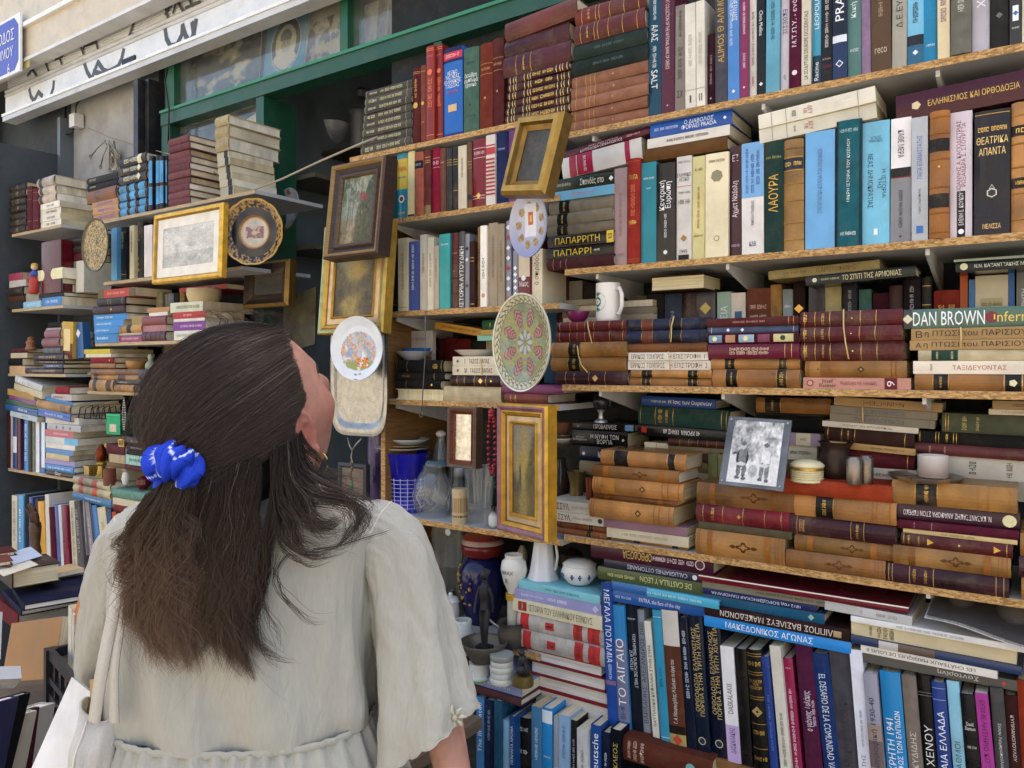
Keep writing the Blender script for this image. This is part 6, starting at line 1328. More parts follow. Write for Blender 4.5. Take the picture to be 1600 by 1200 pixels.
# painted scenes (flat pictures)
def sgm(x): return 1 / (1 + math.exp(-max(-30, min(30, x))))
def woods(a, b):
    n = fb(a * 6, b * 7); n2 = fb(a * 17 + 4, b * 17); n3 = vn(a * 40, b * 40)
    c = mixc(hx('93a89c'), hx('d4cfae'), a * .7 + b * .4 + .3 * (n - .5))
    ground = sgm((.34 + .05 * math.sin(a * 7) - b) * 40)
    gc = mixc(hx('5c5030'), hx('c8b488'), .9 * n2 + .5 * sgm((.16 - abs(a - .36 - .25 * b)) * 30) - .2 + .2 * n3)
    c = mixc(c, gc, ground)
    bush = sgm((n + (a - .62) * 1.3 + (.62 - b) * .9 - .55) * 22) * sgm((a - .42) * 30)
    c = mixc(c, mixc(hx('222818'), hx('7c7440'), n2 * 1.1 + .25 * (n3 - .5)), bush)
    for x0, wd in ((.2, .010), (.28, .008), (.38, .011), (.6, .012)):
        t = math.exp(-((a - x0 - .025 * math.sin(b * 8 + x0 * 20)) / wd) ** 2) * sgm((b - .24) * 40) * sgm((.9 - b) * 20)
        c = mixc(c, hx('3c3426'), t * .85)
    leaf = sgm((n2 - .47 + .25 * (b - .75)) * 30) * sgm((b - .55) * 16) * sgm((.62 - a) * 14)
    c = mixc(c, mixc(hx('2c3a24'), hx('7c8458'), n3), leaf * .9)
    leaf = sgm((n - .4) * 26) * sgm((b - .6) * 18) * sgm((a - .74) * 18)
    c = mixc(c, mixc(hx('26321f'), hx('66703c'), n3), leaf)
    red = math.exp(-((a - .68) / .07) ** 2 - ((b - .68) / .045) ** 2) + math.exp(-((a - .58) / .035) ** 2 - ((b - .73) / .035) ** 2)
    return mixc(c, hx('b03426'), min(1, red * 1.3 * (n3 + .4)))
def sunset(a, b):
    n = fb(a * 6 + 9, b * 7); n2 = fb(a * 18, b * 18 + 5); n3 = vn(a * 36 + 5, b * 36)
    c = mixc(hx('dcb44c'), hx('77806a'), math.hypot((a - .55) * 1.1, b - .66) * 1.9 + .35 * (n - .5))
    ridge = .40 + .62 * max(0, a - .56) + .12 * (n - .45) + .03 * n3
    c = mixc(c, mixc(hx('332c22'), hx('857450'), n2 + .2 * n3), sgm((ridge - b) * 45) * sgm((a - .5) * 25))
    rl = .44 + .30 * sgm((.24 - a) * 16) + .1 * (n - .45)
    c = mixc(c, mixc(hx('40351f'), hx('8c7a4a'), n2), sgm((rl - b) * 45) * sgm((.5 - a) * 20))
    water = sgm((.30 - b) * 30) * sgm((.20 + .1 * n - abs(a - .5 + .1 * math.sin(b * 12))) * 22)
    c = mixc(c, mixc(hx('6c6444'), hx('d2b45c'), .5 + .9 * (n2 - .4) + .3 * n3), water)
    return mixc(c, mixc(hx('3a3426'), hx('7c6c44'), n2), sgm((.34 - b) * 40) * (1 - water) * .85)
def river(a, b):
    n = fb(a * 5 + 2, b * 8 + 2); n2 = fb(a * 15, b * 24 + 5); n3 = vn(a * 30 + 5, b * 50)
    c = mixc(hx('d6b44c'), hx('9c9484'), abs(a - .52) * 1.5 + max(0, b - .55) * 1.3 + .5 * (n - .5))
    tr = .40 + .55 * sgm((a - .72) * 12) + .12 * (n - .45)
    c = mixc(c, mixc(hx('2e2a1a'), hx('8c7c40'), n2 + .2 * n3), sgm((tr - b) * 30) * sgm((a - .55) * 22))
    c = mixc(c, mixc(hx('3c3430'), hx('7c6c58'), n2), sgm((.5 - .5 * a - b + .1 * (n - .4)) * 30) * sgm((.42 - a) * 24))
    tower = sgm((.045 - abs(a - .32)) * 120) * sgm((.56 - b) * 70) * sgm((b - .28) * 40)
    c = mixc(c, hx('4c4248'), tower * .9)
    w = sgm((.24 - b) * 34)
    return mixc(c, mixc(hx('4c4430'), hx('c8ac5c'), .3 + .8 * sgm((.16 - abs(a - .46)) * 18) * (n2 + .2) + .2 * (n3 - .5)), w)
def engraving(a, b):
    n = fb(a * 7 + 20, b * 6); n2 = fb(a * 25, b * 25)
    v = .72 + (n - .5) * .7 + (n2 - .5) * .35
    if b < .35: v -= .18
    if (a - .62) ** 2 / .06 + (b - .68) ** 2 / .05 < 1: v -= .2 * n2
    return mixc(hx('6a6a68'), hx('e0ddd2'), v)
def relief(a, b):
    return mixc(hx('a8a498'), hx('f0ece0'), fb(a * 8, b * 12))
def darkland(a, b):
    return mixc(hx('1c1c18'), hx('6c6448'), fb(a * 5, b * 5) * (.4 + b))
DK, GDc, GDd = hx('3a2a24'), hx('b8862c'), hx('7c5618')
framed('framed_engraving', 'black and white engraving in a slim gold frame at the left shelves', (240, 348, 326, 439), 1.66,
       [(0, 0, hx('d8a83c')), (.006, -.006, hx('e0b44c')), (.016, -.006, hx('d8a83c')), (.022, .002, hx('a87c24'))], engraving, tilt=2, mount=(.036, hx('e4dfd0')), depth=.02, n=(70, 70))
framed('framed_woodland', 'woodland landscape in a thick dark wooden frame', (512, 597, 248, 402), 1.62,
       [(0.0000, 0, DK), (0.0054, -.006, hx('4a362c')), (0.0108, -.006, hx('7c5c2c')), (0.0153, .002, hx('a07c3c')), (0.0306, .012, hx('33251f')), (0.0342, .004, hx('5c4434')), (0.0414, .004, hx('3c2c26')), (0.0450, .012, hx('6a5030'))],
       woods, tilt=7, depth=.05, mat='wood')
framed('framed_sunset', 'yellow sunset lake painting in a gold and green frame below the woodland', (502, 604, 346, 522), 1.70,
       [(0.0000, 0, hx('b08a38')), (0.0043, -.005, hx('c49c44')), (0.0102, -.005, hx('9aa070')), (0.0170, .0, hx('9aa070')), (0.0204, -.004, GDc), (0.0289, .003, hx('c8983c')), (0.0323, .006, GDd), (0.0493, .006, hx('c8b088')), (0.0527, .0, GDc), (0.0578, .006, GDc)],
       sunset, tilt=5, depth=.035)
framed('framed_relief', 'small silver relief in a carved brown frame below the middle shelf', (700, 744, 636, 731), 1.72,
       [(0.0000, 0, hx('4a3428')), (0.0025, -.008, hx('7c6450')), (0.0112, -.004, hx('5c4638')), (0.0124, -.008, hx('7a3c20')), (0.0186, .002, hx('6c3018')), (0.0211, .006, hx('8a5434'))], relief, tilt=1, depth=.03, mat='wood', artmat='metal', n=(20, 36))
framed('framed_river', 'riverside painting in a gold frame with mauve band beside the red beads', (778, 856, 632, 838), 1.62,
       [(0.0000, 0, hx('c8942c')), (0.0047, -.007, hx('d8a83c')), (0.0094, -.007, hx('8c6068')), (0.0172, -.003, hx('8c6068')), (0.0203, -.006, hx('d0a040')), (0.0281, .002, hx('c89434')), (0.0312, .005, GDd), (0.0437, .005, hx('c4ac84')), (0.0468, -.001, hx('d8a83c')), (0.0530, .006, GDc)],
       river, psi=-16, depth=.03)
framed('ornate_picture', 'tilted ornate gold frame with a dark picture above the blue oval plate', (797, 868, 176, 306), 1.60,
       [(0, 0, hx('6c5020')), (.008, -.010, hx('9c7830')), (.022, -.012, hx('a88438')), (.026, .0, hx('7c5c20')), (.038, .006, hx('8c6828'))], lambda a, b: mixc(hx('3c382c'), hx('6c6450'), fb(a * 5, b * 6)), psi=-15, tilt=10, roll=9, depth=.03)
framed('framed_painting', 'dark framed painting in the shadow below the black plate', (382, 452, 408, 480), 1.92,
       [(0, 0, hx('6c5020')), (.012, -.012, hx('8c6a28')), (.03, .0, hx('2c2018')), (.05, .006, hx('3c2c1c'))], darkland, tilt=3, depth=.03, n=(30, 30))
framed('framed_paper', 'framed paper standing behind her head on the left shelves', (256, 306, 538, 590), 1.93,
       [(0, 0, hx('8c6c4c')), (.012, -.006, hx('7c5c40')), (.03, .002, hx('6c5038'))], lambda a, b: mixc(hx('d8d0b8'), hx('8c9088'), (fb(a * 9, b * 9) - .5) * 2), depth=.02, mat='wood', n=(30, 30))
po = poster('canvas_painting', 'unframed dark landscape canvas leaning in the doorway', 440, 492, 452, 545, 2.02, darkland, 10, -10, 'painting', edge='3a3020')

def bw(a, b):
    n = fb(a * 9, b * 7 + 3); n2 = fb(a * 24, b * 24); n3 = vn(a * 40, b * 40)
    v = .52 + (n - .45) * 1.3 + (n2 - .5) * .6 if b > .4 + .06 * math.sin(a * 9) else .8 + (n2 - .5) * .3
    def ell(cx, cy, rx, ry): return ((a - cx) / rx) ** 2 + ((b - cy) / ry) ** 2 < 1
    for cx, coat, leg in ((.26, .2, .14), (.72, .86, .2)):
        if ell(cx, .40, .125, .15): v = coat + .22 * (n2 - .5) - (.25 if abs(abs(a - cx) - .10) < .02 else 0)
        if ell(cx - .05, .22, .045, .13) or ell(cx + .06, .21, .045, .13): v = leg + .2 * (n3 - .5)
        if ell(cx - .06, .08, .05, .025) or ell(cx + .07, .07, .05, .025): v = .12
        if ell(cx, .585, .05, .055): v = .62
        if ell(cx, .625, .058, .035): v = .14
        if ell(cx - .01, .30, .09, .03): v = .7
    if ell(.5, .2, .09, .1): v = .35 + .3 * n3
    return mixc(hx('141414'), hx('f0eee8'), v)
loc, w, h = flat(1132, 1230, 650, 764, 1.745)
ph = thing('photograph', 'black and white photograph of two seated men in a clear holder', 'photograph', loc, (R(-24), R(2), R(3)))
MB().box(-w / 2, w / 2, 0, .006, -h / 2, h / 2, hx('8c8f92')).build('holder', 'tinted_glass', ph)
g = vgrid(w * .78, h * .9, 70, 80, bw); g.v = [x + np.array([0, -.0008, -h * .45]) for x in g.v]; g.build('print', 'print', ph)
for x in (-.45, .45):
    for zz in (-.45, .45):
        MB().sphere((x * w, -.003, zz * h), .003, hx('c8c8c8'), 8, 5).build('stud', 'metal', ph)

# plates -------------------------------------------------------------
def plate(name, label, box, Y, fn, prof, psi=0, tilt=0, roll=0, mat='ceramic', n=72, rings=None, wave=None, cat='plate', wh=None):
    """prof: list of (rho, y); fn(rho, theta) -> colour"""
    loc, w, h = flat(*box, Y, R(psi))
    if wh: w, h = wh
    t = thing(name, label, cat, loc, (R(-tilt), R(roll), R(psi)))
    rs = rings or 30
    P = np.zeros((rs, n, 3)); Cc = np.zeros((rs, n, 3)); Pb = np.zeros((rs, n, 3))
    pr = np.array(prof)
    for i in range(rs):
        rho = (i + .3) / (rs - .7)
        y = np.interp(rho, pr[:, 0], pr[:, 1])
        for j in range(n):
            th = 2 * math.pi * j / n
            k = wave(th, rho) if wave else 1.0
            P[i, j] = (math.cos(th) * rho * w / 2 * k, y, math.sin(th) * rho * h / 2 * k)
            Pb[i, j] = P[i, j] + np.array([0, .005, 0])
            Cc[i, j] = fn(rho, th)
    m = MB().grid(P, Cc, closed_u=True)
    m.grid(np.concatenate([P[-1:], Pb[::-1]]), Cc[-1, 0], closed_u=True)
    m.add([(0, np.interp(0, pr[:, 0], pr[:, 1]), 0)] + [tuple(P[0, j]) for j in range(n)], [(0, 1 + (j + 1) % n, 1 + j) for j in range(n)], Cc[0, 0])
    m.build('dish', mat, t, smooth=True)
    return t
def majolica(r, t):
    x, y = r * math.cos(t), r * math.sin(t)
    c = hx('b8ae80')
    if r > .965: return hx('d8d4be')
    if r > .80:
        k = (r - .80) / .165
        ph = (t * 18 / math.pi) % 1 - .5
        d = abs(math.hypot(ph * 1.1, (k - .5)) - .28)
        c = hx('4a463a') if (d < .09 and not (ph > 0 and k > .5)) or abs(k - .5 - .45 * math.sin(t * 36)) < .07 else hx('c4bc98')
        if r < .815 or r > .95: c = hx('4a483c')
        return mixc(c, hx('8a8468'), .3 * vn(x * 30 + 40, y * 30 + 40))
    a = (t * 8 / (2 * math.pi)) % 1 - .5
    if .30 < r < .80:
        wd = .30 * math.sin(max(0.01, min(1, (r - .30) / .44)) * math.pi) ** .6
        q = abs(a) / max(wd, .02)
        if q < 1 and r < .74:
            c = hx('4a3a34') if q > .86 else (hx('8c4c54') if math.sin(r * 70 + abs(a) * 24) > -.2 else hx('b88880'))
        else:
            c = hx('8c9870') if math.sin(r * 50 + a * 25) > .1 else (hx('a89c58') if vn(x * 12 + 9, y * 12 + 9) > .5 else hx('7c8c84'))
    elif r > .25: c = hx('a89850')
    else:
        c = hx('6c7c94') if abs(a) < .22 + .1 * math.sin(r * 30) else hx('b8b8a0')
        if r < .07: c = hx('8c8450')
    return mixc(c, hx('6c6850'), .35 * vn(x * 22 + 20, y * 22 + 20))
plate('painted_plate', 'round majolica plate with red petals hung at the middle shelves', (778, 868, 458, 612), 1.64, majolica, [(0, 0), (.6, -.002), (.75, -.008), (1, -.018)], psi=turn(778, 868, 458, 612, 1.64), n=180, rings=72)
def blueoval(r, t):
    x, y = r * math.cos(t), r * math.sin(t)
    c = mixc(hx('8c90b4'), hx('ccd0dc'), .5 + .5 * y)
    for k in range(9):
        a = 2 * math.pi * k / 9 + .3
        if (x - .62 * math.cos(a)) ** 2 / .022 + (y - .6 * math.sin(a)) ** 2 / .016 < 1: c = mixc(hx('b8a068'), hx('6c4c30'), vn(x * 20 + 9, y * 20))
    if abs(x) < .3 and abs(y - .15) < .5: c = hx('d8d8e0')
    if abs(x) < .13 and abs(y - .2) < .2: c = hx('b84c38')
    if abs(x) < .05 and abs(y - .2) < .1: c = hx('d8b848')
    return c
plate('oval_plate', 'blue and white oval plate with small crests under the ornate frame', (801, 859, 300, 403), 1.68, blueoval, [(0, 0), (.7, -.002), (1, -.014)], psi=-8, n=90, rings=40)
def figure_plate(r, t):
    x, y = r * math.cos(t), r * math.sin(t)
    c = hx('d8dce0')
    n = fb(x * 6 + 10, y * 6 + 10)
    if (x * .9) ** 2 + (y + .1) ** 2 < .38 and n > .3:
        k = n * 7
        c = [hx('3c70b8'), hx('c8a030'), hx('b84830'), hx('8cb4cc'), hx('c890a0'), hx('8c9c58')][int(abs(x * 9 + y * 5 + k)) % 6]
        c = mixc(c, hx('e8e8e4'), .25)
        if y < -.42: c = hx('8c9c5c')
        if -.62 < y < -.3 and -.05 < x < .4: c = hx('d8a838') if int((x + y) * 22) % 2 else hx('b83c30')
    if y < -.78 and abs(x) < .12 and vn(x * 60, y * 60) > .6: c = hx('505058')
    return c
plate('figure_plate', 'white plate with a colourful figure scene over the pewter tray', (521, 602, 494, 594), 1.66, figure_plate, [(0, 0), (.7, -.001), (1, -.012)], psi=0, n=96, rings=40)
def pewter(r, t): return mixc(hx('8a8986'), hx('a8a7a2'), vn(math.cos(t) * r * 14 + 20, math.sin(t) * r * 30 + 20))
def sq(t, rho):
    k = (abs(math.cos(t)) ** 5 + abs(math.sin(t)) ** 5) ** (-1 / 5)
    return k * .96
plate('pewter_tray', 'oblong dented pewter tray hanging behind the figure plate', (518, 610, 470, 685), 1.73, pewter, [(0, 0), (.82, 0), (.86, -.008), (.93, -.012), (1, -.010)], mat='pewter', wave=sq, psi=4, cat='tray')
def mosaic(r, t):
    return mixc(hx('4a3a20'), hx('c8ae78'), (vn(math.cos(t) * r * 26 + 30, math.sin(t) * r * 26 + 30) - .2) * 1.5) if r < .93 else hx('5a5440')
plate('mosaic_plate', 'round plate covered in gold-brown mosaic at the far left', (130, 171, 341, 425), 1.70, mosaic, [(0, 0), (.9, 0), (1, -.008)], psi=turn(130, 171, 341, 425, 1.70), mat='plain', n=96, rings=44)
def blackplate(r, t):
    x, y = r * math.cos(t), r * math.sin(t)
    if r < .46:
        n = fb(x * 7 + 3, y * 7 + 9)
        if r > .43: return hx('b88c58')
        if abs(y) < .18 and abs(x) < .3 and n > .35: return [hx('8c4c68'), hx('5c5c70'), hx('a8745c'), hx('4a4a3c')][int(n * 17) % 4]
        return mixc(hx('98948c'), hx('c8c0b0'), n)
    if r < .5: return hx('8c6438')
    if r > .95: return hx('b8904c')
    if r > .74 and vn(x * 22 + 5, y * 22 + 5) > .62 - (r - .74): return hx('a07c40')
    return hx('24242a')
plate('black_plate', 'black ornate plate with scalloped gold rim and a small flower scene', (351, 446, 311, 415), 1.74, blackplate, [(0, 0), (.45, 0), (.5, -.006), (.75, -.004), (1, -.02)], psi=turn(351, 446, 311, 415, 1.74), n=120, rings=50,
      wave=lambda t, r: 1 + (.025 * abs(math.sin(t * 6)) - .015) * (1 if r > .8 else 0))
plate('floral_plate', 'white plate with faint flowers standing in the dark doorway', (432, 470, 296, 359), 2.16, lambda r, t: mixc(hx('a8aaac'), hx('8a5c50'), 1 if (r > .7 and vn(math.cos(t) * r * 6 + 3, math.sin(t) * r * 6) > .72) else 0), [(0, 0), (.6, 0), (1, -.012)], psi=-14, roll=-14, n=48, rings=20)

# vessels -------------------------------------------------------------
def vessel(name, label, cat, u0, u1, v0, v1, Y, prof, c, mat='ceramic', n=32, z=None, fn=None, wall=None, part='body'):
    """prof: (radius as a share of the half width, height share); v1: foot row, v0: rim row"""
    uc = (u0 + u1) / 2
    s = PS(uc, Y)
    r = (u1 - u0) / 2 / F_PX * s; h = (v1 - v0) / F_PX * s
    t = thing(name, label, cat, (PX(uc, Y), Y, PZ(uc, v1, Y) if z is None else z))
    pr = [(a * r, b * h) for a, b in prof]
    if wall:                                   # open vessel with an inside
        pr = pr + [(max(.0005, a - wall), b) for a, b in reversed(pr) if b > .06 * h]
    MB().lathe(pr, c, n, fn=fn).build(part, mat, t, smooth=True, sharp=40)
    t['r'] = r; t['h'] = h
    return t
def handle(t, pts, rad, c, mat='ceramic', name='handle'):
    r, h = t['r'], t['h']
    MB().tube([(x * r, y * r, z * h) for x, y, z in pts], rad, c, 8).build(name, mat, t, smooth=True)
cupp = [(.9, 0), (.95, .03), (1, .1), (1, .97), (.99, 1)]
# mug
zF = PZ(955, 502, YB)
mug = vessel('mug', 'white mug with a round green emblem on the banded books', 'mug', 931, 970, 443, 502, 1.835, cupp, hx('e8e4dc'), wall=.004)
r_, h_ = mug['r'], mug['h']
handle(mug, [(.92, -.35, .82), (1.25, -.5, .85), (1.5, -.6, .68), (1.5, -.6, .38), (1.25, -.5, .18), (.92, -.35, .2)], .0055, hx('e8e4dc'))
def decal(t, a0, zc, rad, segs, name='emblem', cols=None):
    """round flat print wrapped on a cylinder of radius r"""
    r = t['r'] * 1.004; m = MB()
    for (ra, rb, c) in segs:
        v = []; f = []; nn = 28
        for i in range(nn):
            th = 2 * math.pi * i / nn
            for q in (ra, rb):
                x, z = q * rad * math.cos(th), q * rad * math.sin(th)
                an = a0 + x / r
                v.append((r * math.cos(an), r * math.sin(an), zc + z))
        f = [(2 * i, 2 * i + 1, (2 * i + 3) % (2 * nn), (2 * i + 2) % (2 * nn)) for i in range(nn)]
        m.add(v, f, c); r *= 1.002
    m.build(name, 'print_ink', t)
decal(mug, R(240), h_ * .5, .026, [(.0, 1.0, hx('2c5c48')), (.55, .6, hx('e0e4dc')), (.92, .96, hx('e0e4dc')), (.0, .5, hx('35684f')), (.1, .3, hx('d8dcd0'))])
vessel('bowl', 'small purple bowl beside the white mug', 'bowl', 885, 921, 487, 504, 1.84, [(.45, 0), (.5, .05), (.8, .35), (1, .9), (1, 1)], hx('7c2858'), wall=.003)
for nm, lb, (a, b, c, d), yy, cc in (('saucer', 'white and blue saucer on the black book pile', (617, 676, 549, 563), 1.86, hx('c8ccd0')), ('saucer', 'plain white saucer on the banded cream books', (709, 777, 547, 559), 1.86, hx('d4d0c6'))):
    vessel(nm, lb, 'saucer', a, b, c, d, yy, [(.45, 0), (.5, .1), (.75, .5), (1, 1.0)], cc, wall=.003)
vessel('small_dish', 'small blue glazed dish behind the white and blue saucer', 'dish', 625, 684, 543, 555, 1.93, [(.5, 0), (.9, .5), (1, 1)], hx('2c6cac'), wall=.004, z=PZ(650, 556, 1.9))
# crystal ball
cb = vessel('crystal_ball', 'glass ball on a small silver stand in front of the dark shelf', 'ornament', 928, 950, 640, 660, 1.86, [(1, 0), (.9, .15), (.4, .3), (.3, .7), (.6, 1)], hx('b8b8b8'), 'metal', part='stand')
MB().sphere((0, 0, cb['h'] + .02), .023, hx('8c8c90'), 24, 14).build('ball', 'glass', cb, smooth=True)
# top of the fourth shelf piles
vessel('copper_pot', 'dark copper pot with wide rim on the red book', 'pot', 1281, 1331, 690, 752, 1.86, [(.7, 0), (.9, .1), (1, .3), (.98, .5), (.82, .75), (.8, .85), (1.0, .97), (1.05, 1)], hx('3c2c24'), 'dull_metal', wall=.004)
rb_ = vessel('trinket_box', 'cream ribbed lidded box beside the copper pot', 'box', 1236, 1286, 718, 753, 1.80, [(.9, 0), (1, .05)] + [(1.0 - .08 * (i % 2), .1 + .05 * i) for i in range(9)] + [(.92, .55), (.92, .68)], hx('dcd0a4'), 'plastic')
MB().lathe([(rb_['r'] * 1.02, rb_['h'] * .69), (rb_['r'] * 1.03, rb_['h'] * .78), (rb_['r'] * .8, rb_['h'] * .92), (rb_['r'] * .3, rb_['h'] * 1.0)], hx('e0d4a8'), 32).build('lid', 'plastic', rb_, smooth=True)
MB().lathe([(rb_['r'] * .96, rb_['h'] * .56), (rb_['r'] * .96, rb_['h'] * .66)], hx('c8a04c'), 32, caps=False).build('gilt_ring', 'gilt', rb_)
vessel('shaker', 'tarnished silver shaker left of its pair', 'shaker', 1323, 1346, 714, 757, 1.775, [(.9, 0), (1, .05), (1, .9), (.85, .95), (.7, 1)], hx('8c8074'), 'metal')
vessel('shaker', 'tarnished silver shaker right of its pair', 'shaker', 1342, 1364, 712, 757, 1.80, [(.9, 0), (1, .05), (1, .9), (.85, .95), (.7, 1)], hx('84786c'), 'metal')
dsh = vessel('silver_dish', 'shallow silver dish with curled edge on the tan volume', 'dish', 1392, 1500, 742, 754, 1.84, [(.5, 0), (.6, .1), (.9, .5), (1, 1)], hx('b8b4ac'), 'metal', wall=.003, fn=lambda r, z, a: r * (1 + .03 * math.sin(9 * a)))
vessel('cup', 'small white cup with a painted scene in the silver dish', 'cup', 1436, 1480, 711, 745, 1.85, cupp, [hx('e0dcd4'), hx('dcd8d0'), hx('a89488'), hx('c4bcb8'), hx('e4e0d8')], wall=.003)
# dark corner of the fourth shelf
vessel('brass_mortar', 'dull brass mortar in the dark corner of the fourth shelf', 'mortar', 886, 916, 736, 784, 1.90, [(.85, 0), (.9, .06), (.7, .15), (.72, .6), (.95, .92), (1, 1)], hx('6c5c34'), 'dull_metal', wall=.004)
vessel('copper_cup', 'small hammered copper cup beside the brass mortar', 'cup', 914, 930, 746, 786, 1.86, [(.7, 0), (.75, .05), (.8, .5), (1, 1)], hx('8c4c34'), 'metal', wall=.003)
for i in range(3):
    vessel('dark_plate', f'dark plate, {["lowest", "middle", "topmost"][i]} of the small stack in the corner', 'plate', 858, 896, 690 - 6 * i, 698 - 6 * i, 1.93, [(.6, 0), (1, .8), (1, 1)], hx('c8c0b4' if i == 1 else '54463c'))
vessel('clay_bowl', 'clay bowl with dried seeds on the stacked dark plates', 'bowl', 862, 892, 660, 679, 1.93, [(.5, 0), (.9, .5), (1, 1)], hx('6c4428'), 'plain', wall=.004)
vessel('dark_jug', 'dark floral jug behind the brass mortar', 'jug', 858, 892, 716, 780, 2.0, [(.6, 0), (1, .35), (.8, .7), (.5, .85), (.6, 1)], hx('3a302c'))
DZ0 = PZ(740, 985, 1.85)
# glass on the fifth middle shelf
def cut(r, z, a): return r * (1 + .018 * (1 if math.sin(a * 14) > 0 else -1) + .012 * math.sin(z * 260))
bv = vessel('cut_glass_vase', 'cobalt blue cut-glass vase under a stack of plates', 'vase', 600, 671, 706, 802, 1.88, [(.78, 0), (.8, .04), (.74, .1), (.76, .3), (.8, .6), (.9, .85), (1, 1)], hx('2c2ccc'), 'tinted_glass', n=84, fn=cut, wall=.005)
# white cut lines on the vase
m = MB()
for k in range(16):
    a = 2 * math.pi * k / 16
    pts = []
    for i in range(9):
        zz = .1 + .5 * i / 8; rr = np.interp(zz, [.1, .3, .6], [.74, .76, .80]) * bv['r'] * 1.03
        pts.append((rr * math.cos(a), rr * math.sin(a), zz * bv['h']))
    m.tube(pts, .0011, hx('b8bce0'), 4)
for i in range(8):
    zz = .12 + .065 * i; rr = np.interp(zz, [.1, .3, .6], [.74, .76, .80]) * bv['r'] * 1.03
    m.tube([(rr * math.cos(t), rr * math.sin(t), zz * bv['h']) for t in np.linspace(0, 2 * math.pi, 25)], .0011, hx('b8bce0'), 4)
m.build('cut_lines', 'ceramic', bv)
ztop = bv.location.z + bv['h']
for i, (a, b, hh, c, lb) in enumerate(((586, 673, .012, 'd8d8d2', 'wide white plate at the bottom of the stack on the blue vase'), (598, 668, .008, 'c8bc9c', 'cream plate in the middle of the stack on the blue vase'), (604, 672, .02, 'b8c0c4', 'grey-blue bowl on top of the plates on the blue vase'))):
    s_ = PS((a + b) / 2, 1.90); rr = (b - a) / 2 / F_PX * s_
    t = thing('plate', lb, 'plate', (PX((a + b) / 2, 1.90), 1.90, ztop + .001))
    pr = [(rr * .5, 0), (rr * .55, hh * .1), (rr * .85, hh * .6), (rr, hh), (rr * .97, hh), (rr * .8, hh * .75), (rr * .5, hh * .25)]
    MB().lathe(pr, hx(c), 36).build('dish', 'ceramic', t, smooth=True)
    ztop += hh + .0005
fbw = vessel('glass_bowl', 'round clear glass bowl with a cut line pattern beside the blue vase', 'bowl', 645, 708, 727, 812, 1.86, [(.35, 0), (.6, .04), (.9, .22), (1, .45), (.9, .7), (.62, .88), (.5, .92), (.5, .97), (.56, 1)], (.95, .97, .98), 'glass', n=40, wall=.003)
m = MB()
rg = random.Random(8)
for k in range(34):
    a0 = rg.uniform(0, 6.28); z0 = rg.uniform(.15, .5); a1 = a0 + rg.uniform(-.5, .5); z1 = z0 + rg.uniform(.1, .3)
    pts = []
    for i in range(6):
        q = i / 5; zz = z0 + (z1 - z0) * q; rr = np.interp(zz, [0, .04, .22, .45, .7, .88], [.35, .6, .9, 1, .9, .62]) * fbw['r'] * 1.004
        pts.append((rr * math.cos(a0 + (a1 - a0) * q), rr * math.sin(a0 + (a1 - a0) * q), zz * fbw['h']))
    m.tube(pts, .0006, hx('d8dcdc'), 3)
m.build('cut_lines', 'ceramic', fbw)
vessel('rim_ring', 'blue-grey rim ring lying on the round glass bowl', 'lid', 664, 704, 722, 730, 1.86, [(1, 0), (1, .5), (.8, 1)], hx('4c6470'), z=fbw.location.z + fbw['h'] + .001)
ol = vessel('oil_lamp', 'glass oil lamp shade behind the carved brown frame', 'lamp', 672, 706, 680, 726, 1.98, [(.9, 0), (1, .1), (.9, .3), (.55, .7), (.4, .9), (.45, 1)], (.94, .96, .95), 'glass', n=28, wall=.003, z=C5)
ol.location.z = PZ(690, 728, 1.98)
MB().lathe([(.012, -ol.location.z + C5), (.03, -ol.location.z + C5 + .002), (.03, -.06), (.012, -.04), (.012, -.002)], hx('6c6048'), 20).build('lamp_base', 'dull_metal', ol, smooth=True)
MB().sphere((0, 0, ol['h'] + .008), (.018, .018, .012), hx('dcdcd8'), 14, 8).build('cap', 'ceramic', ol, smooth=True)
cy = vessel('card_tube', 'cream printed cardboard tube between the glass bowl and cut vase', 'tube', 706, 731, 763, 818, 1.82, [(.95, 0), (1, .02), (1, .98), (.9, 1)], hx('c8b48c'), 'print')
MB().lathe([(cy['r'] * 1.004, cy['h'] * .2), (cy['r'] * 1.004, cy['h'] * .26)], hx('3c3c30'), 24, caps=False).build('printed_band', 'print_ink', cy)
MB().lathe([(cy['r'] * 1.004, cy['h'] * .34), (cy['r'] * 1.004, cy['h'] * .75)], hx('9c7848'), 24, caps=False).build('printed_band', 'print', cy)
vessel('marbled_bottle', 'black and white marbled bottle behind the cardboard tube', 'bottle', 706, 729, 726, 800, 1.92, [(.8, 0), (1, .05), (1, .8), (.7, 1)], [hx('202428'), hx('8c9094'), hx('2c3034'), hx('a8acb0')], z=C5)
cv = vessel('cut_vase', 'tall clear cut-glass tumbler vase in front of the shelf', 'vase', 725, 774, 728, 823, 1.82, [(.72, 0), (.75, .02), (.8, .3), (.92, .75), (1, 1)], (.95, .97, .97), 'glass', n=60, fn=lambda r, z, a: r * (1 + .015 * (1 if math.sin(a * 12) > 0 else -1)), wall=.003)
vessel('ink_bottle', 'small black bottle with a white flower beside the cut vase', 'bottle', 763, 778, 790, 826, 1.815, [(.6, 0), (1, .2), (1, .55), (.4, .8), (.5, 1)], [hx('16161a'), hx('c8ccc8'), hx('c8ccc8'), hx('16161a'), hx('16161a')])
vessel('violet_jar', 'violet tinted glass jar behind the blue vase', 'jar', 574, 616, 702, 806, 1.98, [(.9, 0), (.95, .03), (1, .5), (.98, 1)], hx('6c5c94'), 'tinted_glass', wall=.004, z=C5)
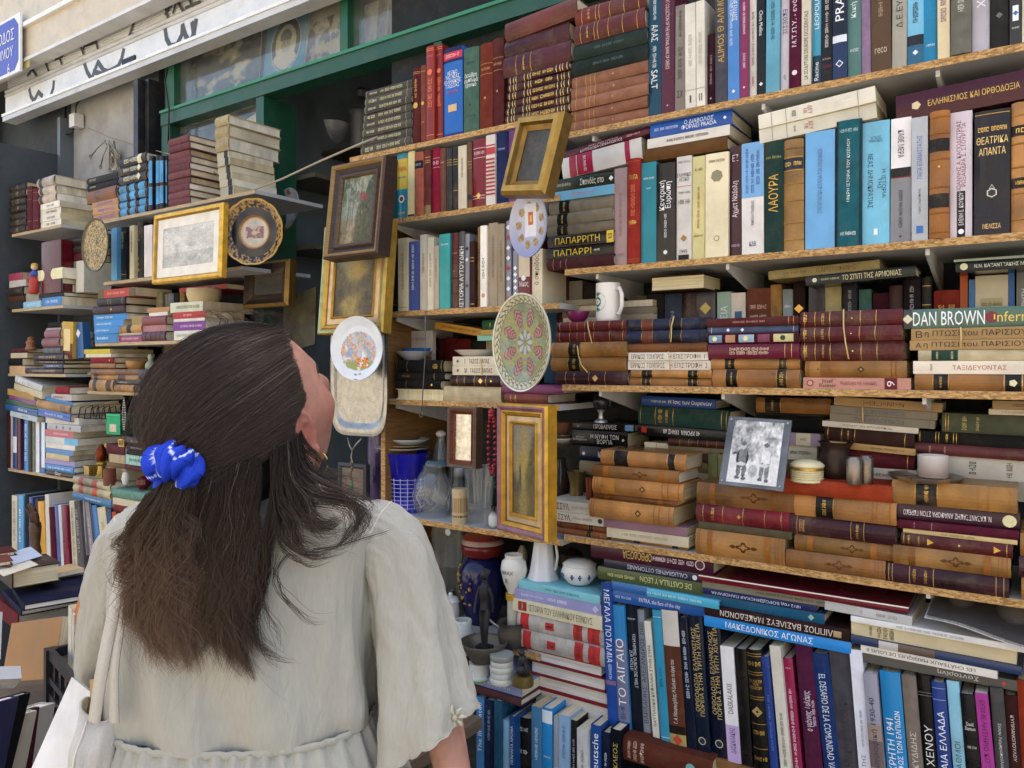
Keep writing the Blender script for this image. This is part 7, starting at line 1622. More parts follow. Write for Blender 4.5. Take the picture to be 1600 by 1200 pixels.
for i, (a, b, v0, v1, yy, c_, lb) in enumerate((
        (632, 652, 752, 806, 2.0, (.95, .97, .97), 'plain clear tumbler behind the blue vase'), (700, 716, 742, 815, 2.0, (.95, .97, .97), 'narrow clear glass behind the round glass bowl'),
        (652, 676, 838, 905, 1.90, (.95, .97, .96), 'clear glass on the low shelf next to her sleeve'), (738, 756, 838, 880, 2.02, (.95, .97, .96), 'small clear glass behind the red-lidded jar'))):
    vessel('glass_tumbler', lb, 'glass', a, b, v0, v1, yy, [(.75, 0), (.78, .03), (.85, .4), (1, 1)], c_, 'glass', n=40, wall=.002, z=(C5 if v1 < 820 else DZ0), fn=lambda r, z, t: r * (1 + .02 * math.sin(t * 10)))
pk = vessel('spice_jar', 'small white spice jar with a dark motif beside her sleeve', 'jar', 684, 700, 878, 912, 1.90, [(.9, 0), (1, .06), (1, .7), (.85, .85), (.9, 1)], hx('d4d4cc'), wall=.003, z=DZ0)
vessel('brown_pot', 'small brown stoneware pot on the low shelf', 'pot', 694, 716, 915, 945, 1.97, [(.7, 0), (1, .3), (.9, .7), (.6, .9), (.7, 1)], hx('5c4430'), wall=.003, z=DZ0)
vessel('pepper_pot', 'pale turned wooden pepper pot behind the apothecary jar', 'pepper pot', 806, 826, 842, 890, 2.0, [(.8, 0), (1, .2), (.5, .45), (.9, .6), (.8, .8), (.3, 1)], hx('a8a090'), 'ceramic', z=PZ(816, 900, 2.0))
# red beads
bd = thing('bead_string', 'string of dark red beads hanging by the gold river frame', 'beads', PP(770, 636, 1.72))
s_ = PS(770, 1.72) / F_PX
rg = random.Random(4)
path = []
for i in range(32):
    q = i / 31
    a = math.pi * (-.5 + 2 * q)
    x = math.cos(a) * 6.5 * s_; zc = (-(58) + math.sin(a) * 46) * s_
    path.append((x, -.004, zc))
for p in path:
    MB().sphere(p, .0062, hx('7c1420'), 9, 6).build('bead', 'ceramic', bd, smooth=True)
for zz in (-8, -13):
    MB().sphere((0, -.006, zz * s_), .010, hx('8c1826'), 10, 7).build('bead', 'ceramic', bd, smooth=True)
MB().tube([(0, 0, 0), (0, -.004, -8 * s_)], .002, hx('2a2020'), 5).build('cord', 'rope', bd)
bb = thing('bead_string', 'string of small black beads behind the red beads', 'beads', PP(776, 640, 1.76))
for i in range(24):
    a = 2 * math.pi * i / 24
    MB().sphere((math.cos(a) * .012, 0, -.13 + math.sin(a) * .09), .0045, hx('141416'), 8, 5).build('bead', 'ceramic', bb, smooth=True)
# hanging cord with a ring
hc = MB().tube([PP(665, 486, 1.785), PP(664, 560, 1.785), PP(659, 640, 1.782)], .0016, hx('6a6a68'), 6)
pe = PP(658, 648, 1.782)
hc.tube([(pe.x + .006 * math.cos(t), pe.y, pe.z + .008 * math.sin(t)) for t in np.linspace(0, 6.28, 12)], .0014, hx('6a6a68'), 5)
tag(hc.build('hanging_cord', 'rope', smooth=True), 'grey cord with a metal ring hanging across the black books', 'cord')
rp = MB().tube([PP(398, 296, 1.72), PP(440, 280, 1.70), PP(500, 252, 1.68), PP(560, 226, 1.68), PP(590, 214, 1.72)], .0035, hx('a39a88'), 8).build('rope', 'rope', smooth=True)
tag(rp, 'pale rope stretched across the doorway holding the pictures', 'rope')
# rubber bands
def band(label, pts, Y, c='d8b878'):
    o = MB().tube([PP(u, v, Y) for u, v in pts], .0016, hx(c), 5).build('rubber_band', 'plastic', smooth=True)
    return tag(o, label, 'rubber band', 'rubber bands round books')
band('rubber band round the two red leather books', [(918, 502), (919, 512), (922, 525), (925, 537)], YB - .014)
band('loose rubber band round the tan leather pair', [(902, 540), (904, 556), (908, 570), (918, 582)], YB - .016)
band('rubber band round the navy banded pair', [(1053, 494), (1049, 510), (1049, 522), (1048, 535)], YB - .014)
band('rubber band round the white lettered pair', [(1044, 549), (1046, 562), (1047, 577)], YB - .008)
band('rubber band round the three red volumes', [(1318, 483), (1318, 510), (1321, 535), (1326, 561)], YB - .016)
band('rubber band round the black-lettered tan pair', [(1501, 511), (1502, 528), (1501, 544)], YB - .008)
band('rubber band round the grey pair behind the copper pot', [(1348, 636), (1348, 648), (1348, 660)], YB + .075)
band('yellowed band round the cream pair', [(750, 560), (752, 574), (753, 588)], YB - .008)
# lower middle display shelf
DZ = PZ(740, 985, 1.85)
ds = thing('shelf', 'low chipboard shelf under the ginger jar', 'shelf', group='chipboard shelves of the bookstall')
MB().box(PX(560, 1.78), PX(838, 1.78), 1.80, YF - .002, DZ - .018, DZ, hx('a8a49c')).build('board', 'laminate', ds)
MB().box(PX(560, 1.78), PX(838, 1.78), 1.797, 1.7995, DZ - .018, DZ, hx('8a6a40')).build('front_edge', 'chipboard', ds)
gj = vessel('ginger_jar', 'dark blue ginger jar with gilt flowers and red lid', 'jar', 716, 792, 882, 985, 1.93, [(.6, 0), (.66, .05), (.85, .3), (1, .6), (.97, .8), (.75, .95), (.62, 1)], hx('161848'), n=40, z=DZ)
gr, gh = gj['r'], gj['h']
MB().lathe([(gr * .64, gh), (gr * .84, gh * 1.03), (gr * .9, gh * 1.14), (gr * .86, gh * 1.2)], hx('6c1c1c'), 36).build('neck', 'ceramic', gj, smooth=True)
MB().lathe([(gr * .88, gh * 1.2), (gr * .82, gh * 1.28), (gr * .6, gh * 1.36), (gr * .2, gh * 1.4)], [hx('c8b8a8'), hx('74241c'), hx('8c4c38'), hx('5c2c24')], 36).build('lid', 'ceramic', gj, smooth=True)
m = MB(); rg = random.Random(12)
for k in range(40):
    a = R(250) + rg.uniform(-.9, .5); zz = rg.uniform(.3, .85); rr = np.interp(zz, [.3, .6, .8, .95], [.85, 1, .97, .75]) * gr * 1.006
    q = rg.uniform(.002, .006)
    m.sphere((rr * math.cos(a), rr * math.sin(a), zz * gh), (q, q, q), hx('a8843c'), 6, 4)
m.build('gilt_flowers', 'gilt', gj)
gvz = vessel('glass_vase', 'tall fluted clear glass vase with a round price sticker', 'vase', 674, 738, 832, 985, 1.95, [(.8, 0), (.85, .02), (.9, .5), (1, 1)], (.95, .97, .96), 'glass', n=64, fn=lambda r, z, a: r * (1 + .05 * math.sin(a * 12)), wall=.003, z=DZ)
MB().sphere((gvz['r'] * .5 , -gvz['r'] * .92, gvz['h'] * .86), (.011, .002, .011), hx('d8e0e8'), 14, 8).build('price_sticker', 'print', gvz)
lj = vessel('apothecary_jar', 'white apothecary jar lettered on its band beside the ginger jar', 'jar', 782, 824, 866, 926, 1.82, [(.45, 0), (.5, .06), (.8, .3), (1, .6), (.9, .82), (.66, .9), (.68, 1)], hx('dcd8cc'), wall=.003)
V2, F2 = text_mesh('LIBRAX')
m = MB(); wA = V2[:, 0].max(); rr = lj['r'] * 1.0
m.add([((rr * 1.012) * math.cos(R(268) + (x - wA / 2) * .0095 / rr), (rr * 1.012) * math.sin(R(268) + (x - wA / 2) * .0095 / rr), lj['h'] * .54 + y * .010) for x, y in V2], F2, hx('3a342c'))
V2, F2 = text_mesh('R'); wA = V2[:, 0].max()
m.add([((rr * .93) * math.cos(R(268) + (x - wA / 2) * .014 / rr), (rr * .93) * math.sin(R(268) + (x - wA / 2) * .014 / rr), lj['h'] * .30 + y * .014) for x, y in V2], F2, hx('3a342c'))
m.build('lettering', 'print_ink', lj)
MB().lathe([(lj['r'] * .6, -.018), (lj['r'] * .62, -.001)], hx('c89c30'), 24).build('foot_ring', 'ceramic', lj)
MB().lathe([(lj['r'] * .5, -lj.location.z + DZ), (lj['r'] * .5, -.019)], hx('c8c0b0'), 20).build('pedestal', 'ceramic', lj)
jug = vessel('porcelain_jug', 'tall white porcelain jug with moulded sides under the river painting', 'jug', 824, 874, 838, 904, 1.86, [(1, 0), (.98, .04), (.85, .15), (.66, .6), (.56, .9), (.62, 1)], hx('dcdce0'), wall=.004, fn=lambda r, z, a: r * (1 + .04 * math.sin(a * 7)))
handle(jug, [(.6, -.1, .85), (1.0, -.2, .95), (1.15, -.2, .6), (1.0, -.15, .3), (.8, -.1, .25)], .004, hx('c8c8c0'))
sb = vessel('sugar_bowl', 'white lidded sugar bowl with blue flowers on the book pile', 'sugar bowl', 877, 934, 882, 910, 1.86, [(.6, 0), (.65, .05), (.95, .4), (1, .65), (.9, .95), (.88, 1)], hx('dcdcd8'), fn=lambda r, z, a: r * (1 + .02 * math.sin(a * 14 + z * 160)))
MB().lathe([(sb['r'] * .93, sb['h']), (sb['r'] * .93, sb['h'] * 1.06), (sb['r'] * .7, sb['h'] * 1.22), (sb['r'] * .2, sb['h'] * 1.32)], hx('d8d8d4'), 32).build('lid', 'ceramic', sb, smooth=True)
m = MB()
for a in (200, 235, 275, 300, 330):
    for k in range(4):
        aa = R(a) + .05 * math.cos(k * 1.6); zz = .5 + .1 * math.sin(k * 1.6)
        m.sphere((sb['r'] * 1.0 * math.cos(aa), sb['r'] * 1.0 * math.sin(aa), zz * sb['h']), .0028, hx('38508c'), 6, 4)
m.build('painted_flowers', 'ceramic', sb)
pb = vessel('pierced_ball', 'dark pierced metal ball behind the sugar bowl', 'ornament', 872, 914, 857, 893, 1.98, [(.3, 0), (.8, .15), (1, .45), (.85, .8), (.3, 1)], hx('3a2c20'), 'dull_metal')
lw_ = vessel('lidded_jar', 'small white lidded jar beside the sleeve', 'jar', 690, 718, 942, 985, 1.86, [(.8, 0), (.95, .1), (1, .5), (.9, .8), (1.05, .82), (.8, .95), (.3, 1)], hx('d0d0c8'), z=DZ)
MB().sphere((0, 0, lw_['h'] * 1.06), .007, hx('d0d0c8'), 10, 6).build('knob', 'ceramic', lw_, smooth=True)
aj = vessel('apothecary_pot', 'white apothecary pot with black lettering behind the metal dish', 'pot', 707, 740, 968, 1020, 1.80, [(.9, 0), (1, .05), (1, .65), (.8, .8), (.85, .95), (.8, 1)], hx('c8ccc6'), wall=.003)
V2, F2 = text_mesh('ΑCTE'); wA = V2[:, 0].max(); rr = aj['r'] * 1.01
MB().add([(rr * math.cos(R(262) + (x - wA / 2) * .011 / rr), rr * math.sin(R(262) + (x - wA / 2) * .011 / rr), aj['h'] * .3 + y * .010) for x, y in V2], F2, hx('3a3c40')).build('lettering', 'print_ink', aj)
gp = vessel('rimmed_pot', 'white pot with a green rim on the lilac book', 'pot', 731, 766, 1034, 1060, 1.72, [(1.05, 0), (1.1, .1), (.9, .2), (.88, .9), (.9, 1)], [hx('7ca070'), hx('8cb07c'), hx('d8dcd4'), hx('d8dcd4'), hx('d0d4cc')])
zt_ = gp.location.z + gp['h'] + .0008
tr = vessel('metal_dish', 'round tarnished metal dish carrying the dark statuette', 'dish', 718, 793, 1000, 1034, 1.72, [(.3, 0), (.55, .12), (.72, .5), (1, .9), (1, 1)], hx('6c665c'), 'dull_metal', wall=.004, z=zt_)
# statuette: a slim standing nude on a block
st = thing('statuette', 'slim black standing statuette on a block in the metal dish', 'statuette', PP(757, 1014, 1.72))
st.location.z = zt_ + tr['h'] * .42
BK = hx('1c1c1e')
MB().box(-.02, .02, -.016, .016, 0, .024, BK).build('block', 'plain', st)
S_ = PS(757, 1.72) / F_PX
def bone(me, chain):
    """skeleton chain -> smooth limb: list of (x,y,z,r)"""
    pts = [Vector(p[:3]) for p in chain]; rs = [p[3] for p in chain]
    P2, R2 = [], []
    for i in range(len(pts) - 1):
        for q in range(4):
            f = q / 4
            P2.append(pts[i].lerp(pts[i + 1], f)); R2.append(rs[i] * (1 - f) + rs[i + 1] * f)
    P2.append(pts[-1]); R2.append(rs[-1])
    me.tube(P2, R2, BK, 10)
m = MB()
bone(m, [(-.004, 0, .024, .006), (-.004, 0, .03, .005), (-.006, -.002, .07, .007), (-.006, 0, .115, .010), (0, 0, .128, .012)])
bone(m, [(.008, -.006, .024, .006), (.008, -.006, .03, .005), (.011, -.008, .07, .007), (.008, 0, .115, .010), (0, 0, .128, .012)])
bone(m, [(0, 0, .12, .014), (0, .002, .145, .012), (0, 0, .17, .015), (0, 0, .188, .013), (0, 0, .198, .006), (0, 0, .206, .006)])
bone(m, [(-.014, 0, .185, .006), (-.022, -.004, .16, .005), (-.024, -.012, .13, .004), (-.022, -.016, .112, .004)])
bone(m, [(.014, 0, .185, .006), (.022, .004, .16, .005), (.020, .010, .13, .004), (.016, .014, .115, .004)])
m.sphere((0, -.001, .219), (.011, .012, .014), BK, 14, 9)
m.sphere((.001, .006, .226), (.012, .010, .011), BK, 12, 8)
m.build('figure', 'plain', st, smooth=True)
for i in range(5):
    vessel('coaster', f'{["lowest", "second lowest", "middle", "second highest", "topmost"][i]} of the stacked pale round coasters', 'coaster', 765 + (i % 2), 803 - (i % 2), 1057 - 9.0 * i, 1066 - 9.0 * i, 1.70, [(.95, 0), (1, .15), (1, .8), (.96, 1)], hx('c8c8bc' if i < 4 else '8c9088'), 'ceramic')
dk = vessel('dark_figurine', 'small dark seated figurine on a brass base beside the coasters', 'figurine', 801, 834, 1054, 1070, 1.70, [(1, 0), (1, .4), (.9, 1)], hx('6c5c30'), 'dull_metal', part='base')
m = MB().sphere((0, 0, dk['h'] + .012), (.02, .018, .016), hx('1e1c1c'), 14, 9)
m.sphere((-.002, 0, dk['h'] + .035), (.013, .012, .018), hx('1e1c1c'), 12, 8); m.sphere((-.004, -.002, dk['h'] + .058), .009, hx('1e1c1c'), 12, 8)
m.tube([(.012, -.008, dk['h'] + .038), (.022, -.016, dk['h'] + .024), (.010, -.02, dk['h'] + .012)], .004, hx('1e1c1c'), 6)
m.build('body', 'plain', dk, smooth=True)
mc = vessel('metal_cup', 'tarnished metal cup with a ladle beside the statuette', 'cup', 777, 822, 944, 985, 1.80, [(.6, 0), (.9, .2), (1, .55), (.85, .85), (.95, 1)], hx('5c544c'), 'dull_metal', wall=.003, z=DZ)
MB().tube([(0, -.01, mc['h'] * .5), (-.04, -.03, mc['h'] * .9), (-.07, -.04, mc['h'] * 1.2)], .004, hx('8c887c'), 6).build('ladle', 'metal', mc)
# magazine on the pale pile
def magz(a, b):
    n = fb(a * 6, b * 5 + 8)
    v = .08 + .06 * n
    for cx, cy, rx, ry in ((.22, .55, .1, .22), (.62, .6, .14, .28)):
        q = ((a - cx) / rx) ** 2 + ((b - cy) / ry) ** 2
        if q < 1: v = .55 - .35 * q + .2 * (n - .5)
    return mixc(hx('141210'), hx('c8bcb4'), v)
mg = thing('magazine', 'open magazine with a dark photograph of faces under the fourth shelf', 'magazine', PP(1450, 966, YB), (0, 0, R(-2)))
g = MB()
P = np.zeros((30, 60, 3)); Cc = np.zeros((30, 60, 3))
Lw = PX(1640, YB) - PX(1425, YB)
for i in range(30):
    for j in range(60):
        a, b = j / 59, i / 29
        P[i, j] = (a * Lw, b * .2 - .02, .012 + .028 * b - .03 * a * (1 - b) + .004 * math.sin(a * 7))
        Cc[i, j] = magz(a, b)
g.grid(P, Cc); g.build('printed_page', 'jacket_cover', mg, smooth=True)
g = MB(); g.grid(P - np.array([0, .0, .003]), hx('d8d4cc')); g.grid(P - np.array([.004, .003, .006]), hx('d0ccc4')); g.build('inner_pages', 'pages', mg, smooth=True)

# dark doorway items ------------------------------------------------
for zz, lb in ((PZ(447, 384, 2.21), 'lower interior shelf in the dark doorway'), (PZ(437, 276, 2.21), 'upper interior shelf in the dark doorway')):
    o = MB().box(-2.795, -2.55, 2.24, 3.5, zz - .02, zz, hx('5c5648')).build('interior_shelf', 'laminate'); tag(o, lb, 'shelf')
    zl = zz
rv = vessel('red_vase', 'dark red cut-glass vase in the shadow of the doorway', 'vase', 434, 469, 196, 290, 2.42, [(.7, 0), (.9, .1), (1, .4), (.8, .75), (.4, .85), (.5, 1)], hx('8c2028'), 'tinted_glass', z=PZ(437, 276, 2.21))
vessel('lamp_shade', 'brown lamp shade hanging high in the doorway', 'lamp', 430, 468, 142, 186, 2.45, [(.5, 1), (.7, .8), (1, .3), (.95, 0)], hx('8c6040'), 'plain', z=2.62)
vessel('metal_bowl', 'dark pewter footed bowl in the doorway', 'bowl', 490, 548, 196, 244, 2.6, [(.5, 0), (.35, .1), (.35, .3), (.8, .6), (1, .9), (1.05, 1)], hx('9a9ea2'), 'dull_metal', z=PZ(519, 244, 2.6))
vessel('coffee_pot', 'black lidded pot behind the grey book pile', 'pot', 545, 585, 138, 235, 2.45, [(.8, 0), (.9, .1), (.9, .55), (1.1, .6), (.7, .75), (.4, .85), (.5, .95), (.3, 1)], hx('4c4e52'), 'dull_metal', z=PZ(565, 235, 2.45))
vessel('glass_pitcher', 'dim glass pitcher in the doorway', 'pitcher', 470, 500, 226, 275, 2.55, [(.8, 0), (1, .3), (.8, .8), (1, 1)], (.9, .92, .92), 'glass', wall=.003, z=PZ(485, 276, 2.55))
for i, (a, b, v0) in enumerate(((462, 484, 320), (486, 504, 312))):
    vessel('dark_bottle', f'{["left", "right"][i]} dark cut bottle on the lower doorway shelf', 'bottle', a, b, v0, 372, 2.5, [(.9, 0), (1, .1), (1, .6), (.5, .8), (.5, 1)], hx('50565a'), 'tinted_glass')

o = MB().box(PX(470, 2.6), PX(600, 2.6), 2.5, 2.75, PZ(519, 246, 2.6) - .02, PZ(519, 246, 2.6) - .001, hx('3c3428')).build('interior_shelf', 'wood'); tag(o, 'shelf under the pewter bowl in the doorway', 'shelf')
# left shelf ornaments ----------------------------------------------
vessel('beige_bowl', 'beige earthenware bowl with a handle on the left book pile', 'bowl', 293, 345, 452, 475, 1.86, [(.7, 0), (.85, .1), (1, .6), (.98, 1)], hx('d0bc94'), 'plain', wall=.005)
vessel('onyx_bowl', 'small onyx bowl on the tan leather books', 'bowl', 197, 229, 564, 585, 1.86, [(.3, 0), (.5, .08), (.9, .6), (1, 1)], hx('a87c4c'), 'ceramic', wall=.004)
vessel('onyx_vase', 'small green onyx vase beside the onyx bowl', 'vase', 227, 243, 553, 583, 1.86, [(.6, 0), (1, .3), (.9, .5), (.35, .65), (.55, .85), (.3, 1)], hx('98a488'), 'ceramic')
tb = thing('tea_tin', 'green tea tin with a pale label on the left shelves', 'tin', PP(177, 679, 1.79), (0, 0, R(8)))
MB().box(-.045, .045, 0, .09, 0, .078, hx('1c8c68')).build('body', 'metal', tb)
MB().box(-.046, .046, -.001, .091, .079, .09, hx('2c9c78')).build('lid', 'metal', tb)
MB().box(-.022, .022, -.0015, -.0005, .012, .045, hx('c8b8a0')).build('label', 'print', tb)
br = hx('a8843c')
ck = vessel('chess_king', 'tall brass and amber chess king on the cream books', 'chess piece', 148, 168, 694, 750, 1.80, [(.9, 0), (.95, .08), (.6, .15), (.5, .4), (.75, .45), (.6, .5), (.7, .55), (.8, .65), (.75, .85), (.4, .95), (.15, 1)], [br] * 6 + [hx('6c2c14')] * 5, 'metal')
vessel('chess_bishop', 'brass chess bishop behind the amber king', 'chess piece', 160, 172, 692, 725, 1.86, [(.8, 0), (.9, .1), (.5, .2), (.45, .6), (.8, .7), (.5, .85), (.3, 1)], hx('a89050'), 'metal')
vessel('wooden_cup', 'reddish brown wooden cup in front of the chess king', 'cup', 162, 181, 732, 758, 1.76, [(.85, 0), (1, .05), (.95, 1)], hx('6c3018'), 'wood', wall=.004)
bx2 = thing('brass_box', 'small engraved brass box beside the chess king', 'box', PP(139, 745, 1.80), (0, 0, R(-8)))
MB().box(-.03, .03, -.01, .03, 0, .04, hx('a88c44')).build('body', 'metal', bx2); MB().box(-.032, .032, -.012, .032, .0405, .05, hx('b89c54')).build('lid', 'metal', bx2)
vessel('pocket_watch', 'round white pocket watch leaning by the wooden cup', 'watch', 190, 202, 738, 757, 1.78, [(.6, 0), (1, .5), (.6, 1)], hx('d0ccc0'), 'ceramic')
vessel('bone_cup', 'pale bone cup behind the pocket watch', 'cup', 181, 196, 722, 745, 1.84, [(.7, 0), (.75, .6), (1, 1)], hx('b0a890'), 'plain', wall=.003)
vessel('red_glass', 'red glass trinket beside the blue scrunchie', 'trinket', 212, 236, 744, 764, 1.80, [(.5, 0), (1, .4), (.9, .8), (.3, 1)], hx('7c1c20'), 'tinted_glass')
bk_ = thing('belt_buckle', 'square brass belt buckle propped on the dark books', 'buckle', PP(190, 692, 1.76))
m = MB()
for a, b, c, d in ((-.02, .02, -.016, -.011), (-.02, .02, .011, .016), (-.02, -.015, -.011, .011), (.015, .02, -.011, .011), (-.002, .002, -.011, .011)):
    m.box(a, b, -.003, .003, c, d, hx('c8a860'))
m.build('frame', 'metal', bk_)
nk = thing('chain_necklace', 'thin chain necklace hanging in front of the green tin', 'necklace', PP(194, 622, 1.74))
for sx in (-1, 1):
    for k in range(14):
        MB().sphere((sx * .009 * math.sin(math.pi * k / 14), 0, -.01 * k), .0042, hx('c0b8a8'), 7, 5).build('link', 'metal', nk, smooth=True)
tk = thing('toast_rack', 'dark wire toast rack on the slanting books', 'toast rack', PP(145, 655, 1.84), (0, 0, R(20)))
for k in range(6):
    x = -.08 + .032 * k
    MB().tube([(x, 0, 0), (x, .01, .05), (x, .05, .06), (x, .06, 0)], .0025, hx('3a3630'), 5).build('wire', 'dull_metal', tk, smooth=True)
MB().tube([(-.09, .0, .004), (.09, 0, .004)], .003, hx('3a3630'), 5).build('rail', 'dull_metal', tk)
dl = thing('painted_doll', 'small painted wooden doll in red and blue at the far left', 'figurine', (PX(54, 1.79), 1.79, LS['L2'] + .064))
hD = .15
m = MB().lathe([(.02, 0), (.026, .01), (.024, .06), (.016, .085)], hx('a83028'), 18); m.build('skirt', 'paint', dl, smooth=True)
MB().lathe([(.016, .0851), (.02, .1), (.012, .115)], hx('2c4890'), 18).build('bodice', 'paint', dl, smooth=True)
MB().sphere((0, 0, .132), .016, hx('d8b48c'), 14, 9).build('head', 'paint', dl, smooth=True)
MB().sphere((0, .002, .142), (.017, .017, .011), hx('c89830'), 14, 8).build('hair', 'paint', dl, smooth=True)
gb_ = vessel('carved_figure', 'small carved brown figure on the third far left shelf', 'figurine', 40, 56, 526, 548, 1.80, [(.8, 0), (1, .1), (.7, .4), (.9, .6), (.5, .75), (.6, .9), (.2, 1)], hx('8c5c38'), 'wood')
# wooden hand sculpture
hd = thing('wooden_hand', 'dark carved wooden hand sculpture in front of the lowest left row', 'sculpture', PP(55, 868, 1.66))
WD = hx('4c3020')
m = MB().lathe([(.03, 0), (.034, .02), (.026, .05), (.03, .09), (.034, .13), (.03, .15)], WD, 18, sy=.7)
for (x, l, a) in ((-.028, .06, -.35), (-.014, .085, -.12), (.0, .09, 0), (.014, .082, .12), (.03, .055, .5)):
    m.tube([(x * .8, 0, .13), (x, -.004, .15 + l * .4), (x + math.sin(a) * l * .5, -.012, .15 + l * .8), (x + math.sin(a) * l * .6, -.022, .15 + l)], [.010, .009, .008, .004], WD, 8)
m.build('carving', 'wood', hd, smooth=True)
# small black frame with beads under the pewter tray
framed('black_framed_picture', 'small black frame with beads hanging over it below the tray', (528, 572, 724, 782), 1.78, [(0, 0, hx('26262a')), (.01, -.004, hx('2c2c30')), (.016, .002, hx('3c3c40'))], lambda a, b: mixc(hx('8c8878'), hx('b86c58'), (fb(a * 7, b * 9) - .4) * 2), depth=.018, mat='paint', n=(20, 26))
gbd = thing('bead_string', 'string of green and brown beads hanging below the tray', 'beads', PP(549, 722, 1.75))
for k in range(16):
    MB().sphere((.004 * math.sin(k), 0, -.009 * k), .005, hx('1c7c5c' if k > 6 else '7c5c3c'), 8, 5).build('bead', 'ceramic', gbd, smooth=True)
ch = thing('hook_chain', 'metal hook chain hanging under the pewter tray', 'chain', PP(552, 690, 1.735))
s9 = PS(552, 1.735) / F_PX
MB().tube([(-12 * s9, 0, 6 * s9), (-6 * s9, -.003, -6 * s9), (0, -.004, -14 * s9), (8 * s9, -.003, -4 * s9), (18 * s9, 0, 6 * s9)], .0035, hx('8c8880'), 7).build('links', 'metal', ch, smooth=True)
MB().tube([(0, -.004, -14 * s9), (-2 * s9, -.005, -24 * s9), (2 * s9, -.006, -32 * s9), (0, -.006, -38 * s9)], .003, hx('7c7870'), 7).build('hook', 'metal', ch, smooth=True)

# ================================================================== bottom left: table with crates, nearer the street
def W(u, v, s):                                # pixel at a distance s along the view axis
    t = (u - CU) / F_PX
    return Vector((s * (-SY + t * CY), s * (CY + t * SY), CAMH + (HV - v) / F_PX * s))
def WZ(u, v, z):                               # pixel on a horizontal plane
    return W(u, v, (z - CAMH) * F_PX / (HV - v))
def qbook(c0, c1, c2, th, color, kind, ov, label, page=None, area=4000):
    """c0->c1 runs along the spine, c0->c2 across the cover; the cover c0 c1 c2 is the outer face"""
    zv = (c1 - c0); h = zv.length; zv.normalize()
    yv = (c2 - c0); yv -= zv * yv.dot(zv); d = yv.length; yv.normalize()
    xv = yv.cross(zv)
    M = Matrix((( xv.x, yv.x, zv.x, 0), (xv.y, yv.y, zv.y, 0), (xv.z, yv.z, zv.z, 0), (0, 0, 0, 1)))
    toc = Vector((0, 0, CAMH)) - (c0 + c1 + c2) / 3
    sgn = 1 if xv.dot(toc) > 0 else -1
    o = c0 - xv * sgn * th / 2
    M.translation = o
    book(M, th, h, d, color, kind, ov, label, area, page)
z1 = .95
qbook(WZ(37, 945, z1), WZ(18, 915, z1), WZ(150, 918, z1), .016, '1c2448', 'cf', '', 'large navy clothbound book lying on top at the bottom left', 'e8e4dc')
z2 = z1 - .017
qbook(WZ(33, 953, z2), WZ(4, 922, z2), WZ(140, 928, z2), .016, '20284c', 'cf', '', 'navy book under the large navy one at the bottom left', 'd8d4cc')
z3 = z2 - .017
qbook(WZ(28, 960, z3), WZ(-10, 930, z3), WZ(142, 936, z3), .046, '7c2c34', 'cf', '', 'thick red-backed book under the navy pair', 'd0c8b4')
z0 = 1.02
qbook(WZ(19, 891, z0), WZ(-2, 876, z0), WZ(92, 877, z0), .05, '4a3018', 'lf', '', 'thick dark brown volume with a gilt mark under loose papers', 'd4c8a8')
for i, (a, b, c, lb, col) in enumerate((((2, 888), (-14, 872), (66, 868), 'printed sheet with a blue picture on the brown volume', 'b8c4d4'), ((6, 900), (-20, 884), (60, 882), 'cream sheet sticking out under the printed sheet', 'd8d0bc'))):
    p0, p1, p2 = WZ(*a, z0 + .006 - i * .003), WZ(*b, z0 + .006 - i * .003), WZ(*c, z0 + .006 - i * .003)
    o = MB().add([p0, p2, p2 + (p1 - p0), p1] + [p - Vector((0, 0, .0015)) for p in (p0, p2, p2 + (p1 - p0), p1)], [(0, 1, 2, 3), (7, 6, 5, 4), (0, 4, 5, 1), (1, 5, 6, 2), (2, 6, 7, 3), (3, 7, 4, 0)], hx(col)).build('paper_sheet', 'print')
    tag(o, lb, 'paper')
for i, (a, b, c, col, kd) in enumerate((((40, 905), (10, 898), (122, 893), 'd8ccb0', 'p'), ((70, 900), (50, 893), (140, 890), 'c8a878', 'p'), ((-10, 866), (-20, 858), (20, 856), '6c2c24', 'c'), ((-12, 880), (-20, 870), (12, 866), '7c4438', 'c'))):
    qbook(WZ(*a, .97 + .004 * i + (.06 if i > 1 else 0)), WZ(*b, .97 + .004 * i + (.06 if i > 1 else 0)), WZ(*c, .97 + .004 * i + (.06 if i > 1 else 0)), .012, col, kd, '', f"{cname(col)} flat book {['beneath the navy pile', 'peeping out behind the navy book', 'on the edge left of the wooden hand', 'under another left of the wooden hand'][i]}", area=600)
